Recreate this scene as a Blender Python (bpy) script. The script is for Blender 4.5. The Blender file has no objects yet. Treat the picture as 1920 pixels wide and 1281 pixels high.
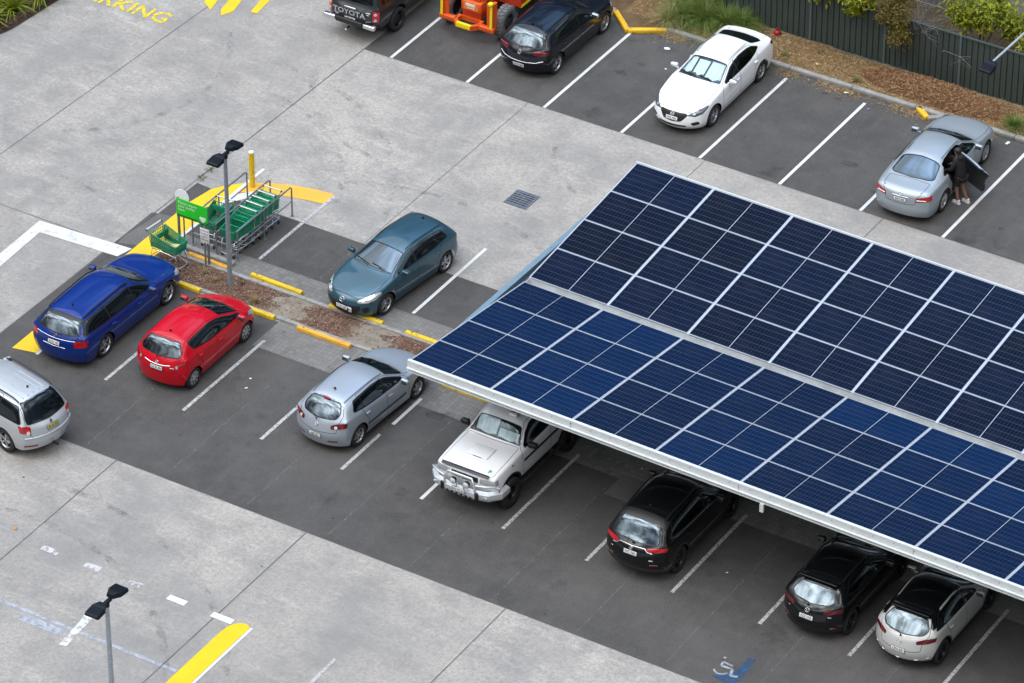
import bpy, bmesh, math, random
from mathutils import Vector, Matrix
R = math.radians
rnd = random.Random(7)
scene = bpy.context.scene
COL = scene.collection

# ---------------------------------------------------------------- objects
def link(o, parent=None):
    COL.objects.link(o)
    if parent is not None:
        o.parent = parent
    return o

def tag(o, label=None, cat=None, group=None, kind=None):
    if label: o['label'] = label
    if cat: o['category'] = cat
    if group: o['group'] = group
    if kind: o['kind'] = kind
    return o

def empty(name, loc=(0, 0, 0), rz=0.0, parent=None):
    o = bpy.data.objects.new(name, None)
    o.empty_display_size = .2
    o.location = loc
    o.rotation_euler = (0, 0, rz)
    return link(o, parent)

def copy_tree(o, parent=None):
    c = o.copy()
    COL.objects.link(c)
    c.parent = parent
    for ch in list(o.children):
        copy_tree(ch, c)
    return c

class MB:
    """collects simple solids and links them as one mesh object"""
    def __init__(s):
        s.v = []; s.f = []; s.m = []; s.sm = []
    def add(s, vs, fs, mi=0, smooth=False, mat=None):
        b = len(s.v)
        for p in vs:
            p = Vector(p)
            s.v.append(mat @ p if mat is not None else p)
        for f in fs:
            s.f.append([b + i for i in f]); s.m.append(mi); s.sm.append(smooth)
    def box(s, c, d, mi=0, rot=None, mat=None, bev=0.0):
        x, y, z = d[0] / 2, d[1] / 2, d[2] / 2
        M_ = Matrix.Translation(Vector(c))
        if rot is not None:
            M_ = M_ @ (rot.to_matrix().to_4x4() if hasattr(rot, 'to_matrix') else rot)
        if mat is not None:
            M_ = mat @ M_
        if bev <= 0:
            vs = [(-x, -y, -z), (x, -y, -z), (x, y, -z), (-x, y, -z), (-x, -y, z), (x, -y, z), (x, y, z), (-x, y, z)]
            s.add(vs, [(0, 3, 2, 1), (4, 5, 6, 7), (0, 1, 5, 4), (1, 2, 6, 5), (2, 3, 7, 6), (3, 0, 4, 7)], mi, False, M_)
        else:
            bm = bmesh.new()
            bmesh.ops.create_cube(bm, size=1.0, matrix=Matrix.Diagonal((d[0], d[1], d[2], 1)))
            bmesh.ops.bevel(bm, geom=list(bm.edges), offset=min(bev, min(d) * .45), segments=2, profile=.5, affect='EDGES')
            s.bm(bm, mi, True, M_)
    def bm(s, bm, mi=0, smooth=True, mat=None):
        bm.verts.index_update()
        s.add([v.co.copy() for v in bm.verts], [[v.index for v in f.verts] for f in bm.faces], mi, smooth, mat)
        bm.free()
    def cyl(s, p0, p1, r0, r1=None, n=12, mi=0, cap=True, smooth=True):
        if r1 is None: r1 = r0
        p0 = Vector(p0); p1 = Vector(p1)
        q = (p1 - p0).to_track_quat('Z', 'Y').to_matrix()
        vs = []
        for p, r in ((p0, r0), (p1, r1)):
            for i in range(n):
                a = 2 * math.pi * i / n
                vs.append(p + q @ Vector((r * math.cos(a), r * math.sin(a), 0)))
        s.add(vs, [(i, (i + 1) % n, n + (i + 1) % n, n + i) for i in range(n)], mi, smooth)
        if cap:
            s.add(vs[:n], [list(range(n))[::-1]], mi); s.add(vs[n:], [list(range(n))], mi)
    def tube(s, pts, r, n=8, mi=0, closed=False):
        pts = [Vector(p) for p in pts]
        N = len(pts); rings = []
        for i, p in enumerate(pts):
            a = pts[(i - 1) % N] if (closed or i > 0) else p
            b = pts[(i + 1) % N] if (closed or i < N - 1) else p
            t = (b - a).normalized()
            up = Vector((0, 0, 1)) if abs(t.z) < .95 else Vector((1, 0, 0))
            x = t.cross(up).normalized(); y = t.cross(x)
            rr = r[i] if isinstance(r, (list, tuple)) else r
            rings.append([p + x * (rr * math.cos(2 * math.pi * k / n)) + y * (rr * math.sin(2 * math.pi * k / n)) for k in range(n)])
        vs = [v for q in rings for v in q]
        fs = []
        for i in range(N if closed else N - 1):
            j = (i + 1) % N
            for k in range(n):
                fs.append((i * n + k, i * n + (k + 1) % n, j * n + (k + 1) % n, j * n + k))
        s.add(vs, fs, mi, True)
        if not closed:
            s.add(rings[0], [list(range(n))], mi); s.add(rings[-1], [list(range(n))[::-1]], mi)
    def lathe(s, prof, n=32, mi=0, mat=None, axis='Y'):
        """prof: (radius, offset along the axis)"""
        vs = []
        for r, h in prof:
            for i in range(n):
                a = 2 * math.pi * i / n
                if axis == 'Y': vs.append((r * math.cos(a), h, r * math.sin(a)))
                else: vs.append((r * math.cos(a), r * math.sin(a), h))
        fs = []
        for j in range(len(prof) - 1):
            for i in range(n):
                k = (i + 1) % n
                fs.append((j * n + i, j * n + k, (j + 1) * n + k, (j + 1) * n + i))
        s.add(vs, fs, mi, True, mat)
    def prism(s, poly, z0, z1, mi=0, mat=None, smooth=False):
        n = len(poly)
        vs = [(p[0], p[1], z0) for p in poly] + [(p[0], p[1], z1) for p in poly]
        s.add(vs, [list(range(n))[::-1], list(range(n, 2 * n))] + [(i, (i + 1) % n, n + (i + 1) % n, n + i) for i in range(n)], mi, smooth, mat)
    def sheet(s, poly, z, mi=0):
        s.add([(p[0], p[1], z) for p in poly], [list(range(len(poly)))], mi)
    def ball(s, c, d, mi=0, sub=2, mat=None, rot=None):
        bm = bmesh.new()
        bmesh.ops.create_icosphere(bm, subdivisions=sub, radius=1.0)
        M_ = Matrix.Translation(Vector(c)) @ (rot.to_4x4() if rot is not None else Matrix()) @ Matrix.Diagonal((d[0], d[1], d[2], 1))
        s.bm(bm, mi, True, (mat @ M_) if mat is not None else M_)
    def mesh(s, name, mats):
        me = bpy.data.meshes.new(name)
        me.from_pydata([tuple(v) for v in s.v], [], s.f)
        for m in (mats if isinstance(mats, (list, tuple)) else [mats]):
            me.materials.append(m)
        me.polygons.foreach_set('material_index', s.m)
        me.polygons.foreach_set('use_smooth', s.sm)
        me.update()
        return me
    def build(s, name, mats, parent=None, loc=(0, 0, 0), rot=(0, 0, 0)):
        o = bpy.data.objects.new(name, s.mesh(name, mats))
        o.location = loc; o.rotation_euler = rot
        return link(o, parent)

def text_into(mb, s, size, mat, mi=0, extrude=.002, align='CENTER', sx=1.0, bold=0.0):
    """real letters as geometry, placed with matrix mat (text lies in its XY plane)"""
    cu = bpy.data.curves.new('lettering', 'FONT')
    cu.body = s; cu.size = size; cu.extrude = extrude
    cu.align_x = align; cu.align_y = 'CENTER'; cu.resolution_u = 2; cu.offset = bold
    o = bpy.data.objects.new('lettering', cu)
    COL.objects.link(o)
    dg = bpy.context.evaluated_depsgraph_get()
    me = bpy.data.meshes.new_from_object(o.evaluated_get(dg))
    M_ = mat @ Matrix.Diagonal((sx, 1, 1, 1))
    mb.add([v.co.copy() for v in me.vertices], [list(p.vertices) for p in me.polygons], mi, False, M_)
    bpy.data.objects.remove(o); bpy.data.curves.remove(cu); bpy.data.meshes.remove(me)

# ---------------------------------------------------------------- materials
class NT:
    def __init__(s, name):
        s.m = bpy.data.materials.new(name); s.m.use_nodes = True
        s.t = s.m.node_tree; s.n = s.t.nodes; s.b = s.n['Principled BSDF']; s.out = s.n['Material Output']
        s.geo = None
    def new(s, typ, **kw):
        n = s.n.new(typ)
        for k, v in kw.items():
            if hasattr(n, k): setattr(n, k, v)
            else: s.set(n, k.replace('_', ' '), v)
        return n
    def set(s, n, k, v):
        if isinstance(v, bpy.types.NodeSocket): s.t.links.new(v, n.inputs[k])
        else: n.inputs[k].default_value = v
    def pos(s):
        if s.geo is None: s.geo = s.n.new('ShaderNodeTexCoord')
        return s.geo.outputs['Object']
    def mapped(s, scale=(1, 1, 1), rot=(0, 0, 0), loc=(0, 0, 0)):
        mp = s.n.new('ShaderNodeMapping')
        mp.inputs['Scale'].default_value = scale; mp.inputs['Rotation'].default_value = rot; mp.inputs['Location'].default_value = loc
        s.t.links.new(s.pos(), mp.inputs['Vector'])
        return mp.outputs[0]
    def noise(s, scale, detail=4, rough=.55, vec=None, dist=0.0):
        n = s.n.new('ShaderNodeTexNoise')
        n.inputs['Scale'].default_value = scale; n.inputs['Detail'].default_value = detail
        n.inputs['Roughness'].default_value = rough; n.inputs['Distortion'].default_value = dist
        s.t.links.new(vec if vec is not None else s.pos(), n.inputs['Vector'])
        return n.outputs['Fac']
    def ramp(s, fac, a, b, lo=0.0, hi=1.0):
        n = s.n.new('ShaderNodeMapRange')
        s.set(n, 'Value', fac)
        n.inputs['From Min'].default_value = a; n.inputs['From Max'].default_value = b
        n.inputs['To Min'].default_value = lo; n.inputs['To Max'].default_value = hi
        return n.outputs['Result']
    def mix(s, fac, a, b, mode='MIX'):
        n = s.n.new('ShaderNodeMix'); n.data_type = 'RGBA'; n.blend_type = mode
        n.clamp_factor = True
        for i, v in ((0, fac), (6, a), (7, b)):
            if isinstance(v, bpy.types.NodeSocket): s.t.links.new(v, n.inputs[i])
            elif i == 0: n.inputs[0].default_value = v
            else: n.inputs[i].default_value = (v[0], v[1], v[2], 1) if isinstance(v, (tuple, list)) else (v, v, v, 1)
        return n.outputs[2]
    def math(s, op, a, b=0.0):
        n = s.n.new('ShaderNodeMath'); n.operation = op
        for i, v in ((0, a), (1, b)):
            if isinstance(v, bpy.types.NodeSocket): s.t.links.new(v, n.inputs[i])
            else: n.inputs[i].default_value = v
        return n.outputs[0]
    def sep(s, vec=None):
        n = s.n.new('ShaderNodeSeparateXYZ'); s.t.links.new(vec if vec is not None else s.pos(), n.inputs[0])
        return n.outputs
    def col(s, v): s.set(s.b, 'Base Color', v if isinstance(v, bpy.types.NodeSocket) else (v[0], v[1], v[2], 1))
    def bump(s, h, dist=.01, strength=.5):
        n = s.n.new('ShaderNodeBump'); n.inputs['Distance'].default_value = dist; n.inputs['Strength'].default_value = strength
        s.t.links.new(h, n.inputs['Height']); s.t.links.new(n.outputs[0], s.b.inputs['Normal'])

def M(name, c, rough=.5, metal=0.0, coat=0.0, spec=.5, var=0.0, vscale=6.0, bump=0.0, bscale=60.0):
    t = NT(name)
    if var > 0:
        f = t.noise(vscale, 5, .6)
        k0 = tuple(x * (1 - var) for x in c); k1 = tuple(min(1, x * (1 + var)) for x in c)
        t.col(t.mix(t.ramp(f, .3, .7), k0, k1))
    else: t.col(c)
    t.b.inputs['Roughness'].default_value = rough; t.b.inputs['Metallic'].default_value = metal
    t.b.inputs['Coat Weight'].default_value = coat; t.b.inputs['Coat Roughness'].default_value = .04
    t.b.inputs['Specular IOR Level'].default_value = spec
    if bump > 0: t.bump(t.noise(bscale, 4), .01, bump)
    return t.m

def paint(name, c, metal=.0, rough=.35, dirt=.06, coat=.8):
    """car paint: clear coat over colour, matt black lining on the inner side of the sheet"""
    t = NT(name)
    f = t.noise(1.7, 4, .6); g = t.noise(900, 1)
    base = t.mix(t.ramp(f, .35, .75, 0, dirt), c, (.16, .15, .135))
    if metal > 0: base = t.mix(t.ramp(g, .35, .65, 0, .25), base, tuple(min(1, x * 1.6 + .02) for x in c))
    geo = t.n.new('ShaderNodeNewGeometry')
    t.col(t.mix(geo.outputs['Backfacing'], base, (.012, .012, .013)))
    t.b.inputs['Metallic'].default_value = metal
    t.set(t.b, 'Roughness', rough)
    t.b.inputs['Coat Weight'].default_value = coat; t.b.inputs['Coat Roughness'].default_value = .03
    t.b.inputs['Specular IOR Level'].default_value = .12 if metal < .3 else .4
    return t.m

def glass(name, tint=.25, f0ior=1.75, c=(.01, .014, .016), clear=.8):
    t = NT(name)
    t.n.remove(t.b)
    tr = t.new('ShaderNodeBsdfTransparent'); tr.inputs[0].default_value = (tint * .92, tint, tint * .98, 1)
    df = t.new('ShaderNodeBsdfDiffuse'); df.inputs[0].default_value = (*c, 1)
    gl = t.new('ShaderNodeBsdfGlossy'); gl.inputs['Roughness'].default_value = .025; gl.inputs[0].default_value = (.70, .86, .96, 1)
    m1 = t.new('ShaderNodeMixShader'); m1.inputs[0].default_value = clear
    t.t.links.new(df.outputs[0], m1.inputs[1]); t.t.links.new(tr.outputs[0], m1.inputs[2])
    fr = t.new('ShaderNodeFresnel'); fr.inputs['IOR'].default_value = f0ior
    # slight waviness of pressed glass
    b = t.new('ShaderNodeBump'); b.inputs['Distance'].default_value = .004; b.inputs['Strength'].default_value = .25
    t.t.links.new(t.noise(2.2, 2), b.inputs['Height'])
    t.t.links.new(b.outputs[0], gl.inputs['Normal']); t.t.links.new(b.outputs[0], fr.inputs['Normal'])
    m2 = t.new('ShaderNodeMixShader')
    t.t.links.new(fr.outputs[0], m2.inputs[0]); t.t.links.new(m1.outputs[0], m2.inputs[1]); t.t.links.new(gl.outputs[0], m2.inputs[2])
    t.t.links.new(m2.outputs[0], t.out.inputs['Surface'])
    return t.m

def worn_paint(name, c, wear=.25, scale=9.0, rough=.6, c2=None, edge=.10):
    """road paint with worn patches through which the ground shows"""
    t = NT(name)
    f = t.noise(scale, 8, .72); g = t.noise(2.3, 4); h = t.noise(55, 3)
    t.col(t.mix(t.ramp(g, .35, .7), c, c2 or tuple(x * .86 for x in c)))
    t.b.inputs['Roughness'].default_value = rough
    mask = t.math('ADD', t.math('MULTIPLY', f, .7), t.math('MULTIPLY', h, .3))
    t.set(t.b, 'Alpha', t.ramp(mask, wear, wear + edge, 0, 1))
    return t.m

MAT = {}
MAT['black'] = M('black_plastic', (.012, .012, .013), .45)
MAT['rubber'] = M('tyre_rubber', (.016, .016, .017), .8, var=.3, vscale=30)
MAT['mirror'] = M('mirror_glass', (.16, .18, .20), .08, .8)
MAT['seal'] = M('window_seal', (.008, .008, .009), .4)
MAT['seam'] = M('panel_gap', (.006, .006, .006), .9)
MAT['under'] = M('underbody', (.01, .01, .01), .9)
MAT['chrome'] = M('chrome', (.75, .76, .78), .12, 1.0)
MAT['alloy'] = M('alloy_silver', (.55, .56, .58), .3, .9, var=.1)
MAT['darkalloy'] = M('alloy_dark', (.03, .03, .034), .35, .6)
MAT['cover'] = M('wheel_cover', (.5, .51, .53), .35, .6)
MAT['trim'] = M('grey_cladding', (.03, .03, .032), .65)
MAT['glass'] = glass('car_glass', .16, 2.25)
MAT['tint'] = glass('tinted_glass', .06, 1.7)
MAT['screen'] = glass('windscreen_glass', .93, 1.6, clear=.97)
MAT['seat'] = M('seat_cloth', (.03, .03, .033), .9, var=.2)
MAT['dash'] = M('dashboard', (.012, .012, .013), .7)
MAT['lampred'] = M('lamp_red', (.42, .008, .012), .12, 0, .8)
MAT['lampdark'] = M('lamp_dark_red', (.12, .004, .008), .1, 0, .8)
MAT['lampclear'] = M('lamp_clear', (.62, .64, .66), .12, .55, 1.0)
MAT['lampwhite'] = M('lamp_white', (.75, .74, .72), .15, .1, 1.0)
MAT['lampamber'] = M('lamp_amber', (.65, .28, .04), .2, 0, .6)
MAT['plate'] = M('plate_white', (.72, .72, .7), .4)
MAT['plateyellow'] = M('plate_yellow', (.36, .35, .09), .4)
MAT['lampsmoke'] = M('lamp_smoke', (.16, .17, .19), .15, .5, .5)
MAT['ink'] = M('plate_ink', (.02, .02, .03), .5)
MAT['reflector'] = M('sunshade_foil', (.86, .89, .92), .45, .1, var=.06, vscale=9)
# ---------------------------------------------------------------- vehicles
def lerp(a, b, t): return a + (b - a) * t

def interp(pts, x):
    """piecewise linear, pts sorted by descending or ascending x"""
    p = sorted(pts)
    if x <= p[0][0]: return p[0][1]
    for (x0, v0), (x1, v1) in zip(p, p[1:]):
        if x <= x1: return lerp(v0, v1, (x - x0) / (x1 - x0 + 1e-9))
    return p[-1][1]

def roundpoly(pts, r, n=3):
    """rounds the corners of a polygon of 3D points"""
    pts = [Vector(p) for p in pts]
    out = []
    N = len(pts)
    for i in range(N):
        a, p, b = pts[i - 1], pts[i], pts[(i + 1) % N]
        rr = min(r, (a - p).length * .45, (b - p).length * .45)
        q0 = p + (a - p).normalized() * rr; q1 = p + (b - p).normalized() * rr
        for k in range(n + 1):
            t = k / n
            out.append(q0 * (1 - t) ** 2 + p * (2 * t * (1 - t)) + q1 * t * t)
    return out

class Shell:
    """the painted skin of a vehicle: one smooth surface, cut along the outlines of its windows, lamps, doors and lids"""
    def __init__(s, sp):
        s.sp = sp
        W2 = sp['W'] / 2
        s.W2 = W2
        xF = sp['wb'] / 2 + sp['fo']; xB = xF - sp['L']
        s.xF, s.xB = xF, xB
        zs = sp.get('zs', .19)
        FR = [1, .965, .90, .80, .42, 0]; FZ = [0, .38, .62, .84, .965, 1]
        SR = [.93, .985, 1.0, .985, .955]; SR = sp.get('SR', SR)
        ST = sp['st']          # (x, zc, zb, ws, kind, yr, crown, bow)
        def sidecol(st):
            x, zc, zb, ws = st[:4]
            return [(W2 * ws * SR[k], zs + (zb - zs) * t) for k, t in enumerate((0, .2, .5, .8, 1))]
        def topcol(st):
            x, zc, zb, ws, kind, yr, crown, bow = st
            yb = W2 * ws * SR[4]
            c = []
            if kind == 'h':
                for f, g in zip(FR, FZ): c.append((yb * f, zb + (zc - zb) * g))
            else:
                zr = zc - crown
                h = max(zr - zb, .005)
                y1 = yb - min(.035, .5 * h + .008); z1 = zb + min(.03, .3 * h)
                c = [(yb, zb), (y1, z1), (lerp(y1, yr, .5) + min(.022, h * .06), lerp(z1, zr, .5)), (yr, zr),
                     (yr * .55, zc - crown * .26), (0, zc)]
            return [(x - bow * (y / yb) ** 2 if yb else x, y, z) for y, z in c]
        bm = bmesh.new()
        nS = len(ST)
        V = {}
        def vert(x, y, z): return bm.verts.new((x, y, z))
        fp, rp = sp['fprof'], sp['rprof']   # rows upper, mid, low, sill: (dx, z) at the centre of the fascia
        for i, st in enumerate(ST):
            tc = topcol(st); sc = sidecol(st)
            for sg in (1, -1):
                for k in range(4):
                    y, z = sc[k]
                    x = tc[0][0]
                    if i == 0: x += fp[3 - k][0] * .75; z = lerp(z, fp[3 - k][1], .75)
                    if i == nS - 1: x += rp[3 - k][0] * .75; z = lerp(z, rp[3 - k][1], .75)
                    V[i, 's', k, sg] = vert(x, y * sg, z)
                for c in range(6):
                    x, y, z = tc[c]
                    if c == 5:
                        if sg == 1: V[i, 't', 5, 1] = V[i, 't', 5, -1] = vert(x, 0, z)
                    else: V[i, 't', c, sg] = vert(x, y * sg, z)
                V[i, 's', 4, sg] = V[i, 't', 0, sg]
        def quad(a, b, c, d, flip):
            if len({a, b, c, d}) == 4: bm.faces.new((a, b, c, d) if not flip else (d, c, b, a))
        for i in range(nS - 1):
            for sg in (1, -1):
                for k in range(4):
                    quad(V[i, 's', k, sg], V[i, 's', k + 1, sg], V[i + 1, 's', k + 1, sg], V[i + 1, 's', k, sg], sg == 1)
                for c in range(5):
                    quad(V[i, 't', c, sg], V[i, 't', c + 1, sg], V[i + 1, 't', c + 1, sg], V[i + 1, 't', c, sg], sg == 1)
        for end, i, prof, xe, pw in (('f', 0, fp, xF, sp.get('fpow', 2.4)), ('r', nS - 1, rp, xB, sp.get('rpow', 2.6))):
            for sg in (1, -1):
                for k in range(4): V[end, 3 - k, 0, sg] = V[i, 's', k, sg]
                for c in range(6): V[end, -1, c, sg] = V[i, 't', c, sg]
                for r in range(4):
                    cv = V[end, r, 0, sg].co
                    for c in range(1, 6):
                        if c == 5 and sg == -1: V[end, r, 5, -1] = V[end, r, 5, 1]; continue
                        f = FR[c]; f = [1, .93, .82, .68, .36, 0][c]
                        xc = xe + prof[r][0]; zc_ = prof[r][1]
                        V[end, r, c, sg] = vert(xc + (cv.x - xc) * f ** pw, cv.y * f, zc_ + (cv.z - zc_) * f ** 2)
                for r in range(-1, 3):
                    for c in range(5):
                        quad(V[end, r, c, sg], V[end, r, c + 1, sg], V[end, r + 1, c + 1, sg], V[end, r + 1, c, sg], (sg == 1) == (end == 'r'))
        bmesh.ops.recalc_face_normals(bm, faces=bm.faces)
        cr = bm.edges.layers.float.new('crease_edge')
        for (i0, c0, val) in sp.get('crease', []):
            for e in bm.edges:
                a, b = e.verts
                if (a in (V[i0, 't', c, sg] for c in range(c0, 6) for sg in (1, -1))) and (b in [V[i0, 't', c, sg] for c in range(c0, 6) for sg in (1, -1)]):
                    e[cr] = val
        me = bpy.data.meshes.new('cage'); bm.to_mesh(me); bm.free()
        o = bpy.data.objects.new('cage', me); COL.objects.link(o)
        md = o.modifiers.new('s', 'SUBSURF'); md.levels = md.render_levels = 2
        dg = bpy.context.evaluated_depsgraph_get()
        me2 = bpy.data.meshes.new_from_object(o.evaluated_get(dg))
        bpy.data.objects.remove(o); bpy.data.meshes.remove(me)
        s.b = bmesh.new(); s.b.from_mesh(me2); bpy.data.meshes.remove(me2)
        b = s.b
        if sum(f.normal.z for f in b.faces if f.calc_center_median().z > .9) < 0: bmesh.ops.reverse_faces(b, faces=b.faces)
        b.normal_update()
        s.nl = b.verts.layers.float_vector.new('N')
        for v in b.verts: v[s.nl] = v.normal.copy()
        s.id = b.faces.layers.int.new('pid')
        s.names = ['body']
        s.ST = ST
        s.topcol = topcol

    def idx(s, nm):
        if nm not in s.names: s.names.append(nm)
        return s.names.index(nm)

    # profile helpers used to lay out windows and doors
    def zrail(s, x): return interp([(st[0] - st[7], (st[1] - st[6]) if st[4] == 'g' else st[2]) for st in s.ST], x)
    def zbelt(s, x): return interp([(st[0] - st[7], st[2]) for st in s.ST], x)

    def carve(s, pts, d, cond, nm, frm=('body',)):
        b = s.b
        pts = [Vector(p) for p in pts]
        d = Vector(d).normalized()
        ax = Vector((0, 0, 1)) if abs(d.z) < .8 else Vector((1, 0, 0))
        u = d.cross(ax).normalized(); w = d.cross(u)
        P = [(p.dot(u), p.dot(w)) for p in pts]
        ids = {s.idx(n) for n in frm}
        x0 = min(p[0] for p in P); x1 = max(p[0] for p in P); y0 = min(p[1] for p in P); y1 = max(p[1] for p in P)
        cand = set()
        for f in b.faces:
            if f[s.id] not in ids or not cond(f): continue
            a = [v.co.dot(u) for v in f.verts]; c = [v.co.dot(w) for v in f.verts]
            if max(a) < x0 or min(a) > x1 or max(c) < y0 or min(c) > y1: continue
            cand.add(f)
        N = len(P)
        for i in range(N):
            (ax_, ay_), (bx_, by_) = P[i], P[(i + 1) % N]
            e = pts[(i + 1) % N] - pts[i]
            no = e.cross(d)
            if no.length < 1e-7: continue
            no.normalize()
            sx0, sx1 = min(ax_, bx_), max(ax_, bx_); sy0, sy1 = min(ay_, by_), max(ay_, by_)
            loc = []
            for f in cand:
                a = [v.co.dot(u) for v in f.verts]; c = [v.co.dot(w) for v in f.verts]
                if max(a) < sx0 or min(a) > sx1 or max(c) < sy0 or min(c) > sy1: continue
                sd = [(v.co - pts[i]).dot(no) for v in f.verts]
                if min(sd) > -1e-5 or max(sd) < 1e-5: continue
                loc.append(f)
            if not loc: continue
            es = {e_ for f in loc for e_ in f.edges}; vs = {v for f in loc for v in f.verts}
            r = bmesh.ops.bisect_plane(b, geom=loc + list(es) + list(vs), dist=1e-5, plane_co=pts[i], plane_no=no)
            for g in r['geom']:
                if isinstance(g, bmesh.types.BMFace): cand.add(g)
            cand = {f for f in cand if f.is_valid}
        k = s.idx(nm)
        hit = []
        for f in cand:
            c = f.calc_center_median(); px, py = c.dot(u), c.dot(w)
            inside = False
            for i in range(N):
                (xa, ya), (xb, yb) = P[i], P[(i + 1) % N]
                if (ya > py) != (yb > py) and px < (xb - xa) * (py - ya) / (yb - ya) + xa: inside = not inside
            if inside: f[s.id] = k; hit.append(f)
        return hit

    def side(s, pts, nm, frm=('body',), r=0, thr=.3, only=None):
        p = [(x, 0, z) for x, z in pts]
        if r: p = roundpoly(p, r)
        c = (lambda f: abs(f.normal.y) > thr and (only is None or f.normal.y * only > 0))
        return s.carve(p, (0, 1, 0), c, nm, frm)
    def top(s, half, nm, frm=('body',), r=0, thr=.15):
        if min(y for x, y in half) > .02:
            for sg in (1, -1):
                p = [(x, y * sg, 0) for x, y in half]
                s.carve(roundpoly(p, r) if r else p, (0, 0, 1), lambda f: f.normal.z > thr, nm, frm)
            return
        p = [(x, y, 0) for x, y in half] + [(x, -y, 0) for x, y in reversed(half) if y > 1e-6]
        if r: p = roundpoly(p, r)
        return s.carve(p, (0, 0, 1), lambda f: f.normal.z > thr, nm, frm)
    def end(s, half, nm, sgn, frm=('body',), r=0, thr=.12):
        if min(y for y, z in half) > .02:
            for sg in (1, -1):
                p = [(0, y * sg, z) for y, z in half]
                s.carve(roundpoly(p, r) if r else p, (1, 0, 0), lambda f: f.normal.x * sgn > thr, nm, frm)
            return
        p = [(0, y, z) for y, z in half] + [(0, -y, z) for y, z in reversed(half) if y > 1e-6]
        if r: p = roundpoly(p, r)
        return s.carve(p, (1, 0, 0), lambda f: f.normal.x * sgn > thr, nm, frm)
    def both(s, pts, d, nm, frm=('body',), r=0):
        """3D outline on the left half and its mirror image"""
        for sg in (1, -1):
            p = [(x, y * sg, z) for x, y, z in pts]
            if r: p = roundpoly(p, r)
            dd = Vector((d[0], d[1] * sg, d[2])).normalized()
            s.carve(p, dd, lambda f: f.normal.dot(dd) > .1 and f.calc_center_median().y * sg > -.02, nm, frm)

    def ribbon(s, pairs, hw, lift):
        """narrow strip along the edges between two kinds of face"""
        mb = MB()
        for e in s.b.edges:
            if len(e.link_faces) != 2: continue
            a, c = (s.names[f[s.id]] for f in e.link_faces)
            if a == c or not pairs(a, c): continue
            p, q = e.verts
            n0, n1 = p[s.nl].normalized(), q[s.nl].normalized()
            t = (q.co - p.co)
            if t.length < 1e-5: continue
            t.normalize()
            s0 = n0.cross(t).normalized() * hw; s1 = n1.cross(t).normalized() * hw
            ex = t * hw * .5
            l0, l1 = n0 * lift, n1 * lift
            mb.add([p.co - s0 + l0 - ex, q.co - s1 + l1 + ex, q.co + s1 + l1 + ex, p.co + s0 + l0 - ex], [(0, 1, 2, 3)], 0, True)
        return mb

    def ring(s, faces, glassy, hw, lift, once=None):
        fs = set(faces); mb = MB()
        for f in faces:
            for e in f.edges:
                o = [g for g in e.link_faces if g not in fs]
                if len(o) != 1 or s.names[o[0][s.id]] in glassy or s.names[o[0][s.id]] == 'arch': continue
                if once is not None:
                    if e in once: continue
                    once.add(e)
                p, q = e.verts
                n0, n1 = p[s.nl].normalized(), q[s.nl].normalized()
                t = (q.co - p.co)
                if t.length < 1e-5: continue
                t.normalize()
                s0 = n0.cross(t).normalized() * hw; s1 = n1.cross(t).normalized() * hw; ex = t * hw * .5
                mb.add([p.co - s0 + n0 * lift - ex, q.co - s1 + n1 * lift + ex, q.co + s1 + n1 * lift + ex, p.co + s0 + n0 * lift - ex], [(0, 1, 2, 3)], 0, True)
        return mb

    def snap(s, p, off=.0):
        """the point of the skin straight in front of or behind p, and its outward normal"""
        if not hasattr(s, 'bvh'):
            from mathutils.bvhtree import BVHTree
            s.bvh = BVHTree.FromBMesh(s.b)
        sg = 1 if p[0] > 0 else -1
        h, n, i, d = s.bvh.ray_cast(Vector((sg * 4, p[1], p[2])), Vector((-sg, 0, 0)))
        if h is None: return Vector(p), Vector((sg, 0, 0))
        if n.x * sg < 0: n = -n
        return h + n * off, n

    def part(s, nm, faces=None, inset=0.0):
        """mesh of the faces called nm, shaded with the normals of the uncut skin"""
        k = s.names.index(nm) if nm in s.names else -1
        fs = faces if faces is not None else [f for f in s.b.faces if f[s.id] == k]
        if not fs: return None
        vi = {}; vs = []; ns = []; out = []
        for f in fs:
            q = []
            for v in f.verts:
                if v not in vi:
                    n = v[s.nl].normalized()
                    vi[v] = len(vs); vs.append(v.co - n * inset); ns.append(n)
                q.append(vi[v])
            out.append(q)
        me = bpy.data.meshes.new(nm)
        me.from_pydata([tuple(v) for v in vs], [], out)
        me.polygons.foreach_set('use_smooth', [True] * len(out))
        me.update()
        me.normals_split_custom_set_from_vertices([tuple(n) for n in ns])
        return me

    def islands(s, nm):
        k = s.names.index(nm) if nm in s.names else -1
        todo = {f for f in s.b.faces if f[s.id] == k}
        res = []
        while todo:
            f = todo.pop(); grp = [f]; st = [f]
            while st:
                g = st.pop()
                for e in g.edges:
                    for h in e.link_faces:
                        if h in todo: todo.remove(h); grp.append(h); st.append(h)
            res.append(grp)
        res.sort(key=lambda g: -sum(f.calc_area() for f in g))
        return [g for g in res if sum(f.calc_area() for f in g) > 2e-4]

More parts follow.
